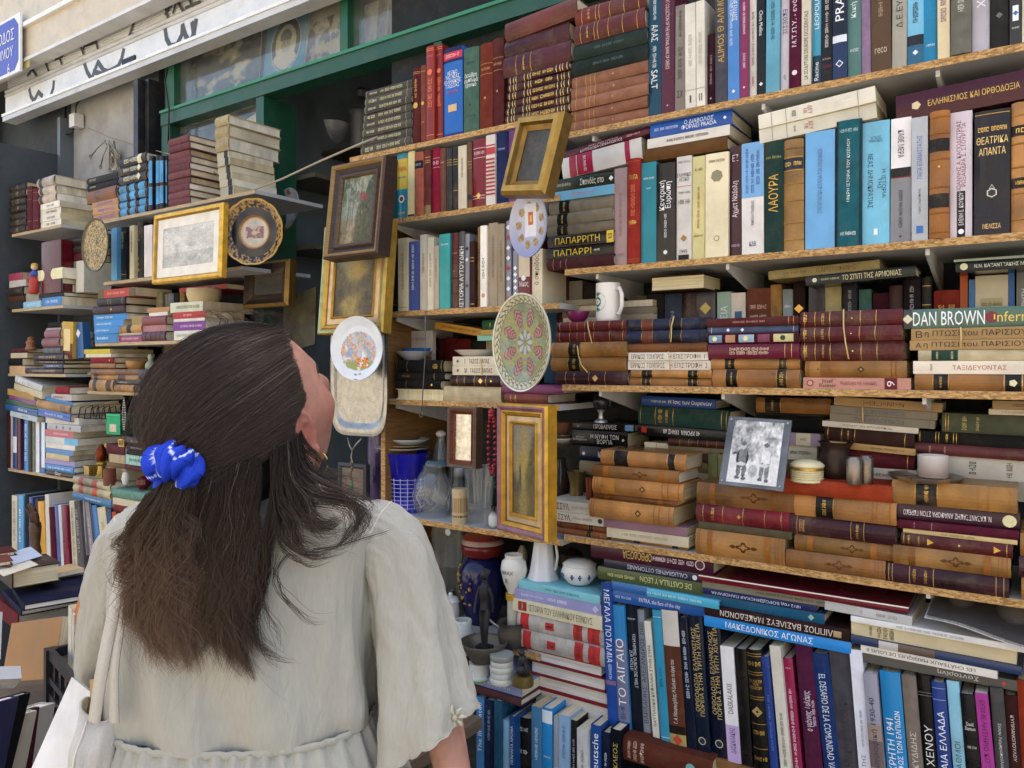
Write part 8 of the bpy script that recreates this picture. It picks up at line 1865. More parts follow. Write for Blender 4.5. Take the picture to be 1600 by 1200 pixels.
# upright big books and boards
qbook(W(2, 1066, 1.90), W(18, 974, 1.95), W(80, 1078, 1.78), .03, 'b08254', 'pf', '', 'large kraft paper covered folder standing by the crate', 'c8bca0', 5000)
qbook(W(1, 1030, 1.8), W(4, 956, 1.85), W(-40, 1026, 1.75), .03, 'c8ccd0', 'pf', '', 'pale hardback standing at the left picture edge', 'd8d4cc', 1500)
qbook(W(34, 1060, 1.72), W(32, 1040, 1.74), W(-30, 1024, 1.7), .035, 'b8bcc0', 'jf', '', 'grey slipcased book lying at the left picture edge', 'd8d4cc', 1500)
for i, (a, b, c, col, lb, th) in enumerate((
        ((86, 1200), (92, 1105), (34, 1060), '6c2438', 'maroon tall book leaning furthest back at the bottom left', .02), ((70, 1215), (86, 1098), (36, 1066), 'c4c2ba', 'pale grey thick book leaning before the maroon one', .035),
        ((48, 1215), (62, 1104), (6, 1062), '5c2838', 'thin wine-red book between pale books at the bottom left', .012), ((36, 1220), (58, 1110), (2, 1064), 'b8b4a8', 'cream paper-edged book leaning at the bottom left', .02),
        ((14, 1220), (48, 1082), (-8, 1048), '26282a', 'black glossy picture book leaning at the bottom left', .016), ((2, 1225), (30, 1088), (-30, 1060), '343c68', 'blue glossy book leaning nearest at the bottom left', .022))):
    s = 1.62 - .045 * i
    qbook(W(a[0], a[1], s), W(b[0], b[1], s + .03), W(c[0], c[1], s - .06), th, col, 'jf', '', lb, 'd8d4ca', 4000)
# crate
cr = thing('plastic_crate', 'black plastic crate of books beside her elbow', 'crate')
pa, pb_, = W(79, 1013, 1.80), W(150, 1047, 1.52)
ax = pb_ - pa; ax.z = 0; L1 = ax.length; ax.normalize()
ay = Vector((ax.y, -ax.x, 0)); ay = -ay if ay.dot(Vector((-SY, CY, 0))) < 0 else ay
Mc = Matrix(((ax.x, ay.x, 0, pa.x), (ax.y, ay.y, 0, pa.y), (0, 0, 1, pa.z), (0, 0, 0, 1)))
cr.matrix_world = Mc
L2, Hc, PK = .28, .20, hx('1c1e22')
for x in (0, L1):
    for y in (0, L2):
        MB().box(x - .012, x + .012, y - .012, y + .012, -Hc, 0, PK).build('corner_post', 'plastic', cr)
for z_, hh in ((-.022, .022), (-.075, .014), (-.2, .1)):
    for y in (0, L2): MB().box(.012, L1 - .012, y - .006, y + .006, z_, z_ + hh, PK).build('side_rail', 'plastic', cr)
    for x in (0, L1): MB().box(x - .006, x + .006, .012, L2 - .012, z_, z_ + hh, PK).build('side_rail', 'plastic', cr)
for k in range(1, 7):
    x = L1 * k / 7
    MB().box(x - .005, x + .005, -.004, .004, -.1, -.022, PK).build('slat', 'plastic', cr)
MB().box(0, L1, 0, L2, -Hc - .006, -Hc, PK).build('floor', 'plastic', cr)
rg = random.Random(2)
x = .02
for i, (col, hh, th) in enumerate((('d0ccc0', .30, .03), ('c8c4b4', .29, .02), ('8c6c38', .25, .035), ('b8b4ac', .25, .012), ('3c4048', .24, .02), ('c4c0b8', .26, .025), ('6c4434', .24, .02), ('9c9484', .25, .02))):
    if x + th > L1 - .02: break
    M = Mc @ Matrix.Translation((x + th / 2, .03, -Hc + .001)) @ Matrix.Rotation(R(2), 4, 'Y')
    book(M, th, hh, .18, col, 'p', '', f'{cname(col)} book standing {ORD[i + 1]} from the left in the black crate', 1500 if i < 5 else 300)
    x += th + .003
qbook(W(118, 975, 1.75), W(116, 955, 1.78), W(150, 965, 1.62), .03, 'c86c24', 'pf', '', 'orange book lying on the crated books', 'd8d0c0', 900)
qbook(W(62, 972, 2.0), W(98, 958, 2.2), W(128, 966, 1.95), .02, '26282c', 'pf', '', 'black flat book behind the kraft folder', None, 900)
# table below
tb2 = thing('trestle_table', 'low table carrying the crates at the bottom left', 'table')
T0 = Vector((-1.6, .55, 0))
MB().box(-2.5, -1.2, .25, 1.62, .60, .63, hx('6c5844')).build('tabletop', 'wood', tb2)
for x in (-2.42, -1.27):
    for y in (.33, 1.54):
        MB().box(x - .025, x + .025, y - .025, y + .025, 0.002, .599, hx('5c4a3a')).build('leg', 'wood', tb2)
for o in tb2.children: pass
# ================================================================== the woman, seen from behind
S0 = 1.02
X0P = (420 - CU) / F_PX * S0
pl = W(420, HV, S0)
person = thing('person', 'person in a pale linen dress looking up at the shelves, long dark hair tied back', 'person', (pl.x, pl.y, 0), (0, 0, YAW))
def Q(u, v, s):
    return Vector(((u - CU) / F_PX * s - X0P, s - S0, CAMH + (HV - v) / F_PX * s))
def cr(x, y): return 180 + x * .4835, 480 + y * .4835      # enlarged view -> photograph
f_ = Vector((.46, .76, .46)).normalized()
h_ = (Vector((0, 0, 1)) - f_ * f_.z).normalized()
r_ = f_.cross(h_)
HC = Q(414, 645, 1.02)
HM = Matrix(((r_.x, f_.x, h_.x, HC.x), (r_.y, f_.y, h_.y, HC.y), (r_.z, f_.z, h_.z, HC.z), (0, 0, 0, 1)))   # head axes: x right ear, y face, z crown
SK = hx('b08272')
def gauss(p, c, s): return math.exp(-sum(((p[i] - c[i]) / s[i]) ** 2 for i in range(3)))
def head_mesh(mb):
    nu, nv = 64, 48
    P = np.zeros((nv + 1, nu, 3))
    for i in range(nv + 1):
        ph = -math.pi / 2 + math.pi * i / nv
        for j in range(nu):
            a = 2 * math.pi * j / nu
            d = (math.cos(ph) * math.cos(a), math.cos(ph) * math.sin(a), math.sin(ph))
            x, y, z = d[0] * .074, d[1] * .096, d[2] * .116
            if z < 0:
                k = -z / .116
                x *= 1 - .28 * k ** 1.6
                y = y * (1 - .12 * k) + (.018 * k if y > 0 else .03 * k)
            if y > .03: x *= 1 - .12 * (y - .03) / .07
            p = (x, y, z)
            # brow, nose, lips, chin, cheekbones, eye hollows
            y += .006 * gauss(p, (0, .09, .028), (.05, .04, .012))
            y += .026 * gauss(p, (0, .092, -.022), (.011, .05, .020)) + .010 * gauss(p, (0, .092, .0), (.010, .05, .02))
            y += .008 * gauss(p, (0, .09, -.062), (.020, .05, .010)) + .010 * gauss(p, (0, .085, -.095), (.018, .05, .014))
            for sg in (-1, 1):
                y -= .010 * gauss(p, (sg * .032, .085, .008), (.016, .04, .011))
                q = gauss(p, (sg * .05, .06, -.022), (.025, .035, .022))
                x += sg * .007 * q; y += .004 * q
            P[i, j] = (x, y, z)
    mb.grid(P, SK, HM, closed_u=True)
bodyM = MB()
head_mesh(bodyM)
for sg in (-1, 1):                                   # ears: shell, rim, lobe
    m = MB()
    m.sphere((sg * .076, -.016, -.020), (.006, .016, .026), SK, 18, 14)
    m.tube([(sg * (.083 + .004 * math.cos(t)), -.017 - .017 * math.cos(t + .3), -.016 + .027 * math.sin(t + .3)) for t in np.linspace(-1.3, 3.7, 20)], .0042, SK, 8)
    m.tube([(sg * .083, -.016 - .008 * math.cos(t), -.014 + .014 * math.sin(t)) for t in np.linspace(-.8, 2.6, 10)], .0032, SK, 7)
    m.sphere((sg * .081, -.010, -.046), (.005, .007, .009), SK, 10, 8)
    bodyM.add(np.concatenate(m.v), m.f, SK, HM)
def limb(mb, chain, n=14, k=6):
    """chain of (point, radius) -> tapered smooth limb"""
    P2, R2 = [], []
    m = len(chain)
    for i in range(m - 1):
        p0 = chain[max(i - 1, 0)][0]; p1, p2 = chain[i][0], chain[i + 1][0]; p3 = chain[min(i + 2, m - 1)][0]
        for q in range(k):
            t = q / k
            P2.append(.5 * ((2 * p1) + (p2 - p0) * t + (2 * p0 - 5 * p1 + 4 * p2 - p3) * t * t + (3 * p1 - p0 - 3 * p2 + p3) * t ** 3))
            R2.append(chain[i][1] * (1 - t) + chain[i + 1][1] * t)
    P2.append(chain[-1][0]); R2.append(chain[-1][1])
    mb.tube(P2, R2, SK, n)
V = Vector
TX = Q(388, 800, 1.03).x
limb(bodyM, [(HM @ V((0, -.015, -.05)), .055), (HM @ V((0, -.03, -.10)), .050), (V((TX + .02, .01, 1.405)), .052), (V((TX, .01, 1.36)), .065)])
def loft(secs, n=64, exp=2.4, disp=None):
    """secs: (z, cx, cy, hw, hd)"""
    P = np.zeros((len(secs), n, 3))
    for i, (z, cx, cy, hw, hd) in enumerate(secs):
        for j in range(n):
            a = 2 * math.pi * j / n
            c, s = math.cos(a), math.sin(a)
            k = (abs(c) ** exp + abs(s) ** exp) ** (-1 / exp)
            dd = disp(z, a, i) if disp else 0
            P[i, j] = (cx + c * k * (hw + dd), cy + s * k * (hd + dd), z)
    return P
bodyM.grid(loft([(1.40, TX, .01, .04, .04), (1.37, TX, .01, .11, .05), (1.33, TX, .01, .145, .066), (1.25, TX, .01, .14, .082), (1.15, TX, .01, .135, .10), (1.05, TX, .01, .125, .098), (.95, TX, .01, .155, .11), (.85, TX, .01, .165, .115), (.78, TX, .01, .12, .09)], 40), SK, closed_u=True)
# arms
RS, RE, RW = Q(606, 846, 1.03), Q(672, 1010, 1.04), Q(712, 1225, .99)
limb(bodyM, [(RS, .036), (Q(640, 920, 1.04), .034), (RE, .034), (Q(690, 1120, 1.02), .028), (RW, .022)])
LSh, LE, LW = Q(214, 850, 1.05), Q(176, 1000, 1.12), Q(190, 1085, 1.33)
limb(bodyM, [(LSh, .036), (Q(190, 920, 1.09), .034), (LE, .034), (Q(182, 1045, 1.22), .032), (LW, .023)])
def hand(mb, wrist, d, side, up):
    d = d.normalized(); up = (up - d * up.dot(d)).normalized(); x = d.cross(up)
    o = lambda a, b, c: wrist + d * a + x * b + up * c
    mb.tube([o(-.01, 0, 0), o(.03, 0, 0), o(.07, 0, 0), o(.09, 0, -.002)], [.022, .027, .029, .022], SK, 12)
    for k, (b, l) in enumerate(((-.027, .062), (-.009, .074), (.009, .07), (.026, .056))):
        mb.tube([o(.07, b * .85, 0), o(.09 + l * .3, b, .002), o(.09 + l * .68, b * 1.02, -.010), o(.09 + l * .88, b, -.026)], [.0105, .0095, .0085, .0065], SK, 8)
    mb.tube([o(.015, side * .02, -.002), o(.04, side * .042, -.010), o(.065, side * .052, -.02), o(.085, side * .05, -.03)], [.013, .011, .010, .007], SK, 8)
hand(bodyM, RW, RW - Q(690, 1120, 1.02), -1, V((1, 0, 0)))
hand(bodyM, LW, LW - Q(182, 1045, 1.22), 1, V((-.6, 0, 1)))
for sg in (-1, 1):
    limb(bodyM, [(V((TX + sg * .08, .01, .86)), .085), (V((TX + sg * .085, .0, .48)), .055), (V((TX + sg * .085, .02, .33)), .052), (V((TX + sg * .085, .03, .08)), .036), (V((TX + sg * .09, .0, .05)), .04)])
    limb(bodyM, [(V((TX + sg * .09, .045, .05)), .036), (V((TX + sg * .095, -.03, .04)), .036), (V((TX + sg * .1, -.0, .035)), .036), (V((TX + sg * .105, .16, .022)), .022)])
bo = bodyM.build('body_source', 'skin')
rm = bo.modifiers.new('r', 'REMESH'); rm.mode = 'VOXEL'; rm.voxel_size = .0031; rm.use_smooth_shade = True
sm = bo.modifiers.new('s', 'SMOOTH'); sm.factor = .5; sm.iterations = 4
dg = bpy.context.evaluated_depsgraph_get()
me2 = bpy.data.meshes.new_from_object(bo.evaluated_get(dg), depsgraph=dg)
bpy.data.objects.remove(bo)
for a in list(me2.attributes):
    if a.name == 'col': me2.attributes.remove(a)
ca = me2.attributes.new('col', 'FLOAT_COLOR', 'POINT')
co = np.zeros(len(me2.vertices) * 3); me2.vertices.foreach_get('co', co); co = co.reshape(-1, 3)
# ruddier cheek, ear and nose, paler neck
base = np.tile(np.array(SK), (len(co), 1))
Hi = np.array(HM.inverted())
loc = co @ Hi[:3, :3].T + Hi[:3, 3]
for c, s, k in (((.055, .055, -.03), .035, .35), ((-.055, .055, -.03), .035, .35), ((.088, -.02, -.022), .03, .75), ((-.088, -.02, -.022), .03, .75), ((0, .11, -.025), .02, .4)):
    w = np.exp(-(((loc - np.array(c)) / s) ** 2).sum(1))[:, None] * k
    base = base * (1 - w) + np.array(hx('a8544c')) * w
lipw = np.exp(-(((loc - np.array((0, .1, -.062))) / np.array((.022, .03, .008))) ** 2).sum(1))[:, None] * .8
base = base * (1 - lipw) + np.array(hx('9a5450')) * lipw
cc = np.ones((len(co), 4), dtype=np.float32); cc[:, :3] = base
ca.data.foreach_set('color', cc.ravel())
me2.materials.clear(); me2.materials.append(MATS['skin'])
me2.polygons.foreach_set('use_smooth', [True] * len(me2.polygons))
body = bpy.data.objects.new('body', me2); COL.objects.link(body); body.parent = person
for sg in (-1, 1):                                    # eyes and brows on the far side of the face
    MB().sphere((sg * .031, .0665, .006), .0125, hx('e0dcd4'), 14, 10, HM).build('eye', 'ceramic', person, smooth=True)
    MB().sphere((sg * .031, .0745, .007), .0055, hx('2c1c12'), 12, 8, HM).build('iris', 'ceramic', person, smooth=True)
    MB().tube([HM @ V((sg * x, .089 - (x / .074) ** 2 * .05, .026 + .004 * math.sin(x * 60))) for x in np.linspace(.014, .052, 7)], [.002, .003, .0035, .0035, .003, .002, .001], hx('2a1e18'), 6).build('eyebrow', 'hair', person)

# ---- dress
LN = hx('a3a299')
def wr(z, a, i):
    return .012 * (fb(a * 5 + 40, z * 9) - .5) + .007 * math.sin(a * 9 + 2.2 * math.sin(z * 11)) * (.3 + fb(a * 3, z * 4 + 9)) * max(0, min(1, (1.36 - z) / .12)) + .004 * (fb(a * 12 + 3, z * 5) - .5)
zs = [1.402, 1.398, 1.39, 1.38, 1.37, 1.36, 1.35] + list(np.linspace(1.335, 1.09, 46))
def hw_(z): return float(np.interp(z, [1.085, 1.11, 1.19, 1.28, 1.335, 1.362, 1.385, 1.402], [.166, .168, .168, .170, .178, .160, .10, .058]))
def hd_(z): return float(np.interp(z, [1.085, 1.11, 1.19, 1.28, 1.335, 1.362, 1.385, 1.402], [.122, .124, .120, .112, .098, .084, .072, .062]))
dress = empty('dress'); dress.parent = person
Pb = loft([(z, TX, .01, hw_(z), hd_(z)) for z in zs], 180, 2.5, wr)
MB().grid(Pb, LN, closed_u=True).build('bodice', 'linen', dress, smooth=True)
def wsk(z, a, i):
    q = (1.092 - z)
    g = .0045 * math.sin(a * 46 + 3 * math.sin(a * 5)) * math.exp(-q * 9) + .016 * math.sin(a * 15 + 2 * math.sin(a * 4) + z * 2) * min(1, q * 3.0)
    return g + .006 * (fb(a * 14, z * 30) - .5)
zk = list(np.linspace(1.092, 1.03, 16)) + list(np.linspace(1.01, .34, 36))
Ps = loft([(z, TX, .01, float(np.interp(z, [.34, .8, .99, 1.07, 1.092], [.34, .265, .21, .178, .168])), float(np.interp(z, [.34, .8, .99, 1.07, 1.092], [.30, .225, .165, .134, .124]))) for z in zk], 300, 2.3, wsk)
MB().grid(Ps, LN, closed_u=True).build('skirt', 'linen', dress, smooth=True)
wb = loft([(1.096, TX, .01, .1685, .1245), (1.092, TX, .01, .171, .127), (1.087, TX, .01, .1685, .1245)], 120, 2.5, lambda z, a, i: .002 * math.sin(a * 50))
MB().grid(wb, LN, closed_u=True).build('waist_seam', 'linen', dress, smooth=True)
def sleeve(chain, n, seed, hem=0.0):
    """chain: (point, radius); flared tube with folds"""
    pts, rad = [], []
    m = len(chain); k = 12
    for i in range(m - 1):
        p0 = chain[max(i - 1, 0)][0]; p1, p2 = chain[i][0], chain[i + 1][0]; p3 = chain[min(i + 2, m - 1)][0]
        for q in range(k):
            t = q / k
            pts.append(.5 * ((2 * p1) + (p2 - p0) * t + (2 * p0 - 5 * p1 + 4 * p2 - p3) * t * t + (3 * p1 - p0 - 3 * p2 + p3) * t ** 3)); rad.append(chain[i][1] * (1 - t) + chain[i + 1][1] * t)
    pts.append(chain[-1][0]); rad.append(chain[-1][1])
    L = len(pts); P = np.zeros((L, n, 3))
    for i in range(L):
        d = (pts[min(i + 1, L - 1)] - pts[max(i - 1, 0)]).normalized()
        ax = Vector((0, 1, 0)); a1 = (ax - d * ax.dot(d)).normalized(); b1 = d.cross(a1)
        t = i / (L - 1)
        for j in range(n):
            a = 2 * math.pi * j / n
            g = .0075 * math.sin(a * 5 + seed + 1.5 * math.sin(t * 5)) * t + .009 * (fb(a * 3 + seed, t * 5) - .5) + .006 * (fb(a * 6 + seed, t * 14) - .5) + .003 * math.sin(a * 22) * math.exp(-t * 8)
            q = pts[i] + a1 * math.cos(a) * (rad[i] + g) * .82 + b1 * math.sin(a) * (rad[i] + g)
            if hem and t > .72:
                q = q + d * ((t - .72) / .28) * (hem * math.sin(a) + .004 * abs(math.sin(a * 9)))
            P[i, j] = q
    return P
Pr = sleeve([(Q(556, 836, 1.03), .040), (Q(588, 842, 1.03), .050), (Q(616, 872, 1.02), .050), (Q(636, 940, 1.01), .050), (Q(652, 1020, 1.0), .054), (Q(663, 1110, .985), .061), (Q(668, 1150, .98), .064)], 96, 1.3, hem=-.028)
MB().grid(Pr, LN, closed_u=True).build('sleeve', 'linen', dress, smooth=True)
Pl = sleeve([(Q(246, 838, 1.03), .040), (Q(222, 846, 1.04), .048), (Q(200, 880, 1.06), .048), (Q(186, 950, 1.085), .048), (Q(176, 1030, 1.12), .050), (Q(180, 1085, 1.16), .056)], 96, 4.1)
MB().grid(Pl, LN, closed_u=True).build('sleeve', 'linen', dress, smooth=True)
# scalloped hem line and embroidery on the right sleeve
hm = MB().tube([V(Pr[-1, j]) for j in range(96)] + [V(Pr[-1, 0])], .0011, LN, 5)
hm.build('hem_trim', 'linen', dress, smooth=True)
em = MB()
ec = Q(700, 1122, .955)
# nearest sleeve point to the embroidery
flatP = Pr.reshape(-1, 3); dd = ((flatP - np.array(Q(700, 1118, .96))) ** 2).sum(1); kx = int(dd.argmin()); ec = V(flatP[kx]) + V((0, -.003, 0))
for k in range(7):
    a = 2 * math.pi * k / 7
    em.tube([ec + V((.003 * math.cos(a), -.001, .003 * math.sin(a))), ec + V((.010 * math.cos(a + .2), -.003, .010 * math.sin(a + .2))), ec + V((.015 * math.cos(a), -.001, .015 * math.sin(a)))], [.002, .0028, .001], hx('b4af9c'), 5)
em.tube([ec + V((-.012, 0, -.012)), ec + V((-.02, -.001, -.022)), ec + V((-.03, .002, -.026))], .0016, hx('b4af9c'), 5)
em.sphere(ec + V((0, -.003, 0)), .004, hx('a8a28c'), 8, 6)
em.build('embroidery', 'linen', dress, smooth=True)
# armhole seams
for P, sgn in ((Pr, 1), (Pl, -1)):
    MB().tube([V(P[11, j]) for j in range(96)] + [V(P[11, 0])], .0014, hx('c4c0b4'), 5).build('armhole_seam', 'linen', dress, smooth=True)
# shoes
for sg in (-1, 1):
    m = MB(); c = V((TX + sg * .1, .06, 0))
    P = loft([(0.001, c.x, c.y, .045, .13), (.02, c.x, c.y, .047, .132), (.045, c.x, c.y - .01, .044, .12), (.07, c.x, c.y - .05, .042, .075), (.085, c.x, c.y - .06, .04, .06)], 24, 2.2)
    m.grid(P, hx('c8c0b0'), closed_u=True); m.build('shoe', 'plain', person, smooth=True)

# ---- hair
HE = Q(381, 652, 1.0)                                  # centre of the hair mass over the skull
AX = (.099, .135, .130)
Ai = np.array(((r_.x, r_.y, r_.z), (f_.x, f_.y, f_.z), (h_.x, h_.y, h_.z)))
Qm = Ai.T @ np.diag([1 / a ** 2 for a in AX]) @ Ai
def dome(u, v, off=0.0):
    """point of the hair mass nearest the camera under a pixel, pushed out by off"""
    p = Q(u, v, .93)
    x, z = p.x - HE.x, p.z - HE.z
    a = Qm[1, 1]; b = 2 * (Qm[0, 1] * x + Qm[1, 2] * z); c = Qm[0, 0] * x * x + Qm[2, 2] * z * z + 2 * Qm[0, 2] * x * z - 1
    D = b * b - 4 * a * c
    y = (-b - math.sqrt(D)) / (2 * a) if D > 0 else -b / (2 * a)
    q = Vector((p.x, HE.y + y, p.z))
    n = Vector(Qm @ np.array(q - HE)); n.normalize()
    return q + n * off
hl = [(480, 380), (431, 515), (440, 545), (453, 577), (467, 622), (464, 645), (455, 660), (452, 690), (448, 720), (440, 760)]   # hairline seen from here: (u, v)
def hairline(v):
    return float(np.interp(v, [q[1] for q in hl], [q[0] for q in hl]))
hair = empty('hair'); hair.parent = person
# solid mass under the strands
nu, nv = 72, 48
P = np.zeros((nv + 1, nu, 3))
for i in range(nv + 1):
    ph = -math.pi / 2 + math.pi * i / nv
    for j in range(nu):
        a = 2 * math.pi * j / nu
        d = np.array((math.cos(ph) * math.cos(a) * AX[0], math.cos(ph) * math.sin(a) * AX[1], math.sin(ph) * AX[2])) * .955
        P[i, j] = np.array(HE) + d @ Ai
keep = np.zeros((nv + 1, nu), bool)
for i in range(nv + 1):
    for j in range(nu):
        p = P[i, j]
        s = p[1] + S0; u = CU + (p[0] + X0P) * F_PX / s; v = HV - (p[2] - CAMH) * F_PX / s
        l = (Vector(p) - HC)
        keep[i, j] = u < hairline(v) - 4 and l.dot(f_) < .075
fs = []
for i in range(nv):
    for j in range(nu):
        if keep[i, j] and keep[i, (j + 1) % nu] and keep[i + 1, j] and keep[i + 1, (j + 1) % nu]:
            fs.append((i * nu + j, i * nu + (j + 1) % nu, (i + 1) * nu + (j + 1) % nu, (i + 1) * nu + j))
HD = hx('15110f')
MB().add(P.reshape(-1, 3), fs, HD).build('hair_mass', 'hair', hair, smooth=True)

def resample(g, n):
    """Catmull-Rom through the control points"""
    g = [Vector(p) for p in g]; m = len(g); out = []
    for k in range(n):
        t = k / (n - 1) * (m - 1); i = min(int(t), m - 2); q = t - i
        p0, p1, p2, p3 = g[max(i - 1, 0)], g[i], g[i + 1], g[min(i + 2, m - 1)]
        out.append(.5 * ((2 * p1) + (p2 - p0) * q + (2 * p0 - 5 * p1 + 4 * p2 - p3) * q * q + (3 * p1 - p0 - 3 * p2 + p3) * q ** 3))
    return np.array(out)
NS = 14
def strands(guides, count, seed, spread, rad, croot, ctip, wav=.002, clump=60, thick=.006, tipcut=(.85, 1.0), name='hair_strands', grey=.02, start=0.0, conv=.8, var=(.75, 1.3)):
    rg = np.random.RandomState(seed)
    G = np.array([resample(g, NS) for g in guides])           # (g, NS, 3)
    ng = len(G); nc = clump; n = count
    tt = np.linspace(0, 1, NS)
    cpos = np.sort(rg.uniform(0, ng - 1.001, nc)); cph = cpos * 2.1 + rg.normal(size=nc) * .5; camp = rg.uniform(.3, 1.4, nc); coff = rg.uniform(-1, 1, (nc, 3)); clen = tipcut[0] + (tipcut[1] - tipcut[0]) * rg.uniform(0, 1, nc) ** 1.6; cbr = rg.uniform(.85, 1.15, nc)
    c = rg.randint(nc, size=n)
    g = np.clip(cpos[c] + rg.normal(size=n) * max(.06, .55 * ng / nc), 0, ng - 1.001)
    L = clen[c] * rg.uniform(.82, 1.0, n)
    a0 = rg.uniform(0, 1, n) * start
    idx = np.minimum((a0[:, None] + tt[None] * (L - a0)[:, None]) * (NS - 1), NS - 1.001 + .8)                     # (n, NS)
    i0 = np.minimum(idx.astype(int), NS - 2); fr = (idx - i0)[..., None]
    def along(gp):
        gi = gp.astype(int); q = (gp - gi)[:, None, None]
        P = G[gi] * (1 - q) + G[np.minimum(gi + 1, ng - 1)] * q                       # (n, NS, 3)
        r = np.arange(n)[:, None]
        return P[r, i0] * (1 - fr) + P[r, i0 + 1] * fr
    path = along(g); cen = along(cpos[c])
    t3 = tt[None, :, None]
    path = path + (cen - path) * (conv * t3 ** 2)
    env = np.sin(np.pi * t3) * .5 + t3 * .8
    path = path + coff[c][:, None] * spread * env
    ph = (cph[c] + rg.normal(size=n) * .3)[:, None] + tt[None] * (6 + 7 * camp[c])[:, None]
    path = path + wav * camp[c][:, None, None] * np.sin(ph)[..., None] * t3 ** .8 * np.array([1, .4, .2])
    ind = rg.normal(size=(n, 1, 3)) * np.array([.0016, thick * .5, .0016]) * (.5 + t3) * (1 - conv * .6 * t3)
    fly = rg.normal(size=(n, 1, 3)) * (rg.rand(n) < .09)[:, None, None] * .014 * t3 ** 2
    path = path + ind + fly
    r = (rad * rg.uniform(.7, 1.25, n))[:, None] * (1 - .8 * tt[None] ** 3)
    d = np.gradient(path, axis=1); d /= np.linalg.norm(d, axis=2, keepdims=True) + 1e-9
    a1 = np.cross(d, np.array([.3, .9, .1])); a1 /= np.linalg.norm(a1, axis=2, keepdims=True) + 1e-9
    b1 = np.cross(d, a1)
    V3 = np.stack([path + r[..., None] * (math.cos(x) * a1 + math.sin(x) * b1) for x in (0, 2.094, 4.189)], 2)   # (n, NS, 3, 3)
    gs = rg.rand(n) < grey
    cr0 = np.where(gs[:, None], np.array(hx('6c645e')), np.array(croot)); ct0 = np.where(gs[:, None], np.array(hx('5c5048')), np.array(ctip))
    br = rg.uniform(*var, n) * cbr[c]
    col = (cr0[:, None] + (ct0 - cr0)[:, None] * (t3 ** 1.3)) * br[:, None, None]
    nv_ = n * NS * 3
    o = (np.arange(n)[:, None] * NS + np.arange(NS - 1)[None]).ravel() * 3
    F = np.concatenate([np.stack([o, o + 1, o + 4, o + 3], 1), np.stack([o + 1, o + 2, o + 5, o + 4], 1), np.stack([o + 2, o, o + 3, o + 5], 1)])
    me = bpy.data.meshes.new(name)
    me.vertices.add(nv_); me.vertices.foreach_set('co', V3.reshape(-1).astype(np.float32))
    nf = len(F)
    me.loops.add(nf * 4); me.loops.foreach_set('vertex_index', F.ravel().astype(np.int32))
    me.polygons.add(nf); me.polygons.foreach_set('loop_start', np.arange(nf, dtype=np.int32) * 4)
    me.polygons.foreach_set('use_smooth', np.ones(nf, bool))
    me.update(calc_edges=True)
    ca = me.attributes.new('col', 'FLOAT_COLOR', 'POINT')
    cc = np.ones((nv_, 4), np.float32); cc[:, :3] = np.repeat(col[:, :, None], 3, axis=2).reshape(-1, 3)
    ca.data.foreach_set('color', cc.ravel())
    me.materials.append(MATS['hair'])
    ob = bpy.data.objects.new(name, me); COL.objects.link(ob); ob.parent = hair; ob['kind'] = 'stuff'
    return ob
def top_g(pts, off): return [dome(*cr(*p), off) for p in pts]
TG = [[(420, 52), (300, 78), (205, 145), (140, 225), (122, 320), (132, 410), (172, 470)], [(470, 62), (360, 105), (255, 190), (185, 290), (160, 390), (188, 478)], [(512, 82), (430, 150), (320, 240), (235, 340), (190, 430), (205, 485)],
      [(538, 140), (460, 220), (360, 310), (270, 400), (225, 490)], [(565, 205), (490, 290), (390, 375), (300, 450), (240, 500)], [(592, 298), (530, 355), (430, 430), (330, 485), (255, 512)], [(570, 372), (505, 420), (420, 475), (330, 510), (262, 530)], [(555, 450), (490, 482), (410, 515), (330, 532), (270, 548)]]
H1, H2 = hx('30272397'[:6]), hx('382d28')
strands([top_g(g, .003) for g in TG], 8000, 1, .0010, .00023, hx('362b26'), hx('42352e'), wav=.0014, clump=420, thick=.004, tipcut=(.95, 1.0), grey=.035, name='crown_strands', start=.10, conv=.05, var=(.65, 1.45))
# far hairline sweeping back over the crown, beyond what is seen
def px(pts, s0, s1):
    n = len(pts)
    return [Q(*cr(*p), s0 + (s1 - s0) * i / (n - 1)) for i, p in enumerate(pts)]
LG = [px([(575, 440), (610, 530), (670, 585), (745, 618), (835, 645)], .95, .96), px([(560, 455), (580, 560), (640, 622), (735, 640), (785, 690), (745, 762), (660, 802), (585, 828)], .935, .905),
      px([(535, 470), (545, 600), (595, 710), (650, 770), (720, 745)], .925, .90), px([(505, 480), (503, 620), (490, 740), (468, 860), (440, 960), (440, 1060), (500, 1150), (575, 1168)], .915, .895),
      px([(465, 490), (452, 640), (430, 780), (415, 920), (420, 1050), (480, 1170)], .905, .893), px([(425, 500), (402, 660), (382, 820), (370, 960), (390, 1090), (450, 1188)], .895, .89), px([(375, 510), (352, 680), (336, 840), (330, 1000), (360, 1155)], .89, .888),
      px([(325, 520), (306, 700), (296, 860), (290, 1020), (310, 1170)], .885, .886), px([(290, 530), (270, 700), (260, 860), (250, 1020), (272, 1165)], .885, .886)]
strands(LG[4:], 7500, 2, .004, .00024, hx('261e1b'), hx('4e3a2e'), wav=.011, clump=90, thick=.012, tipcut=(.66, 1.06), name='long_strands', conv=.85)
def bundle(g, n, seed, w, name='shoulder_lock', **k):
    g2 = [p + V((w * (.4 + .6 * i / len(g)), .002, w * .7)) for i, p in enumerate(g)]
    strands([g, g2], n * 3, seed, .007, .00028, hx('241c19'), hx('3a2b23'), wav=.007, clump=11, thick=.008, tipcut=(.7, 1.0), name=name, conv=.6, **k)
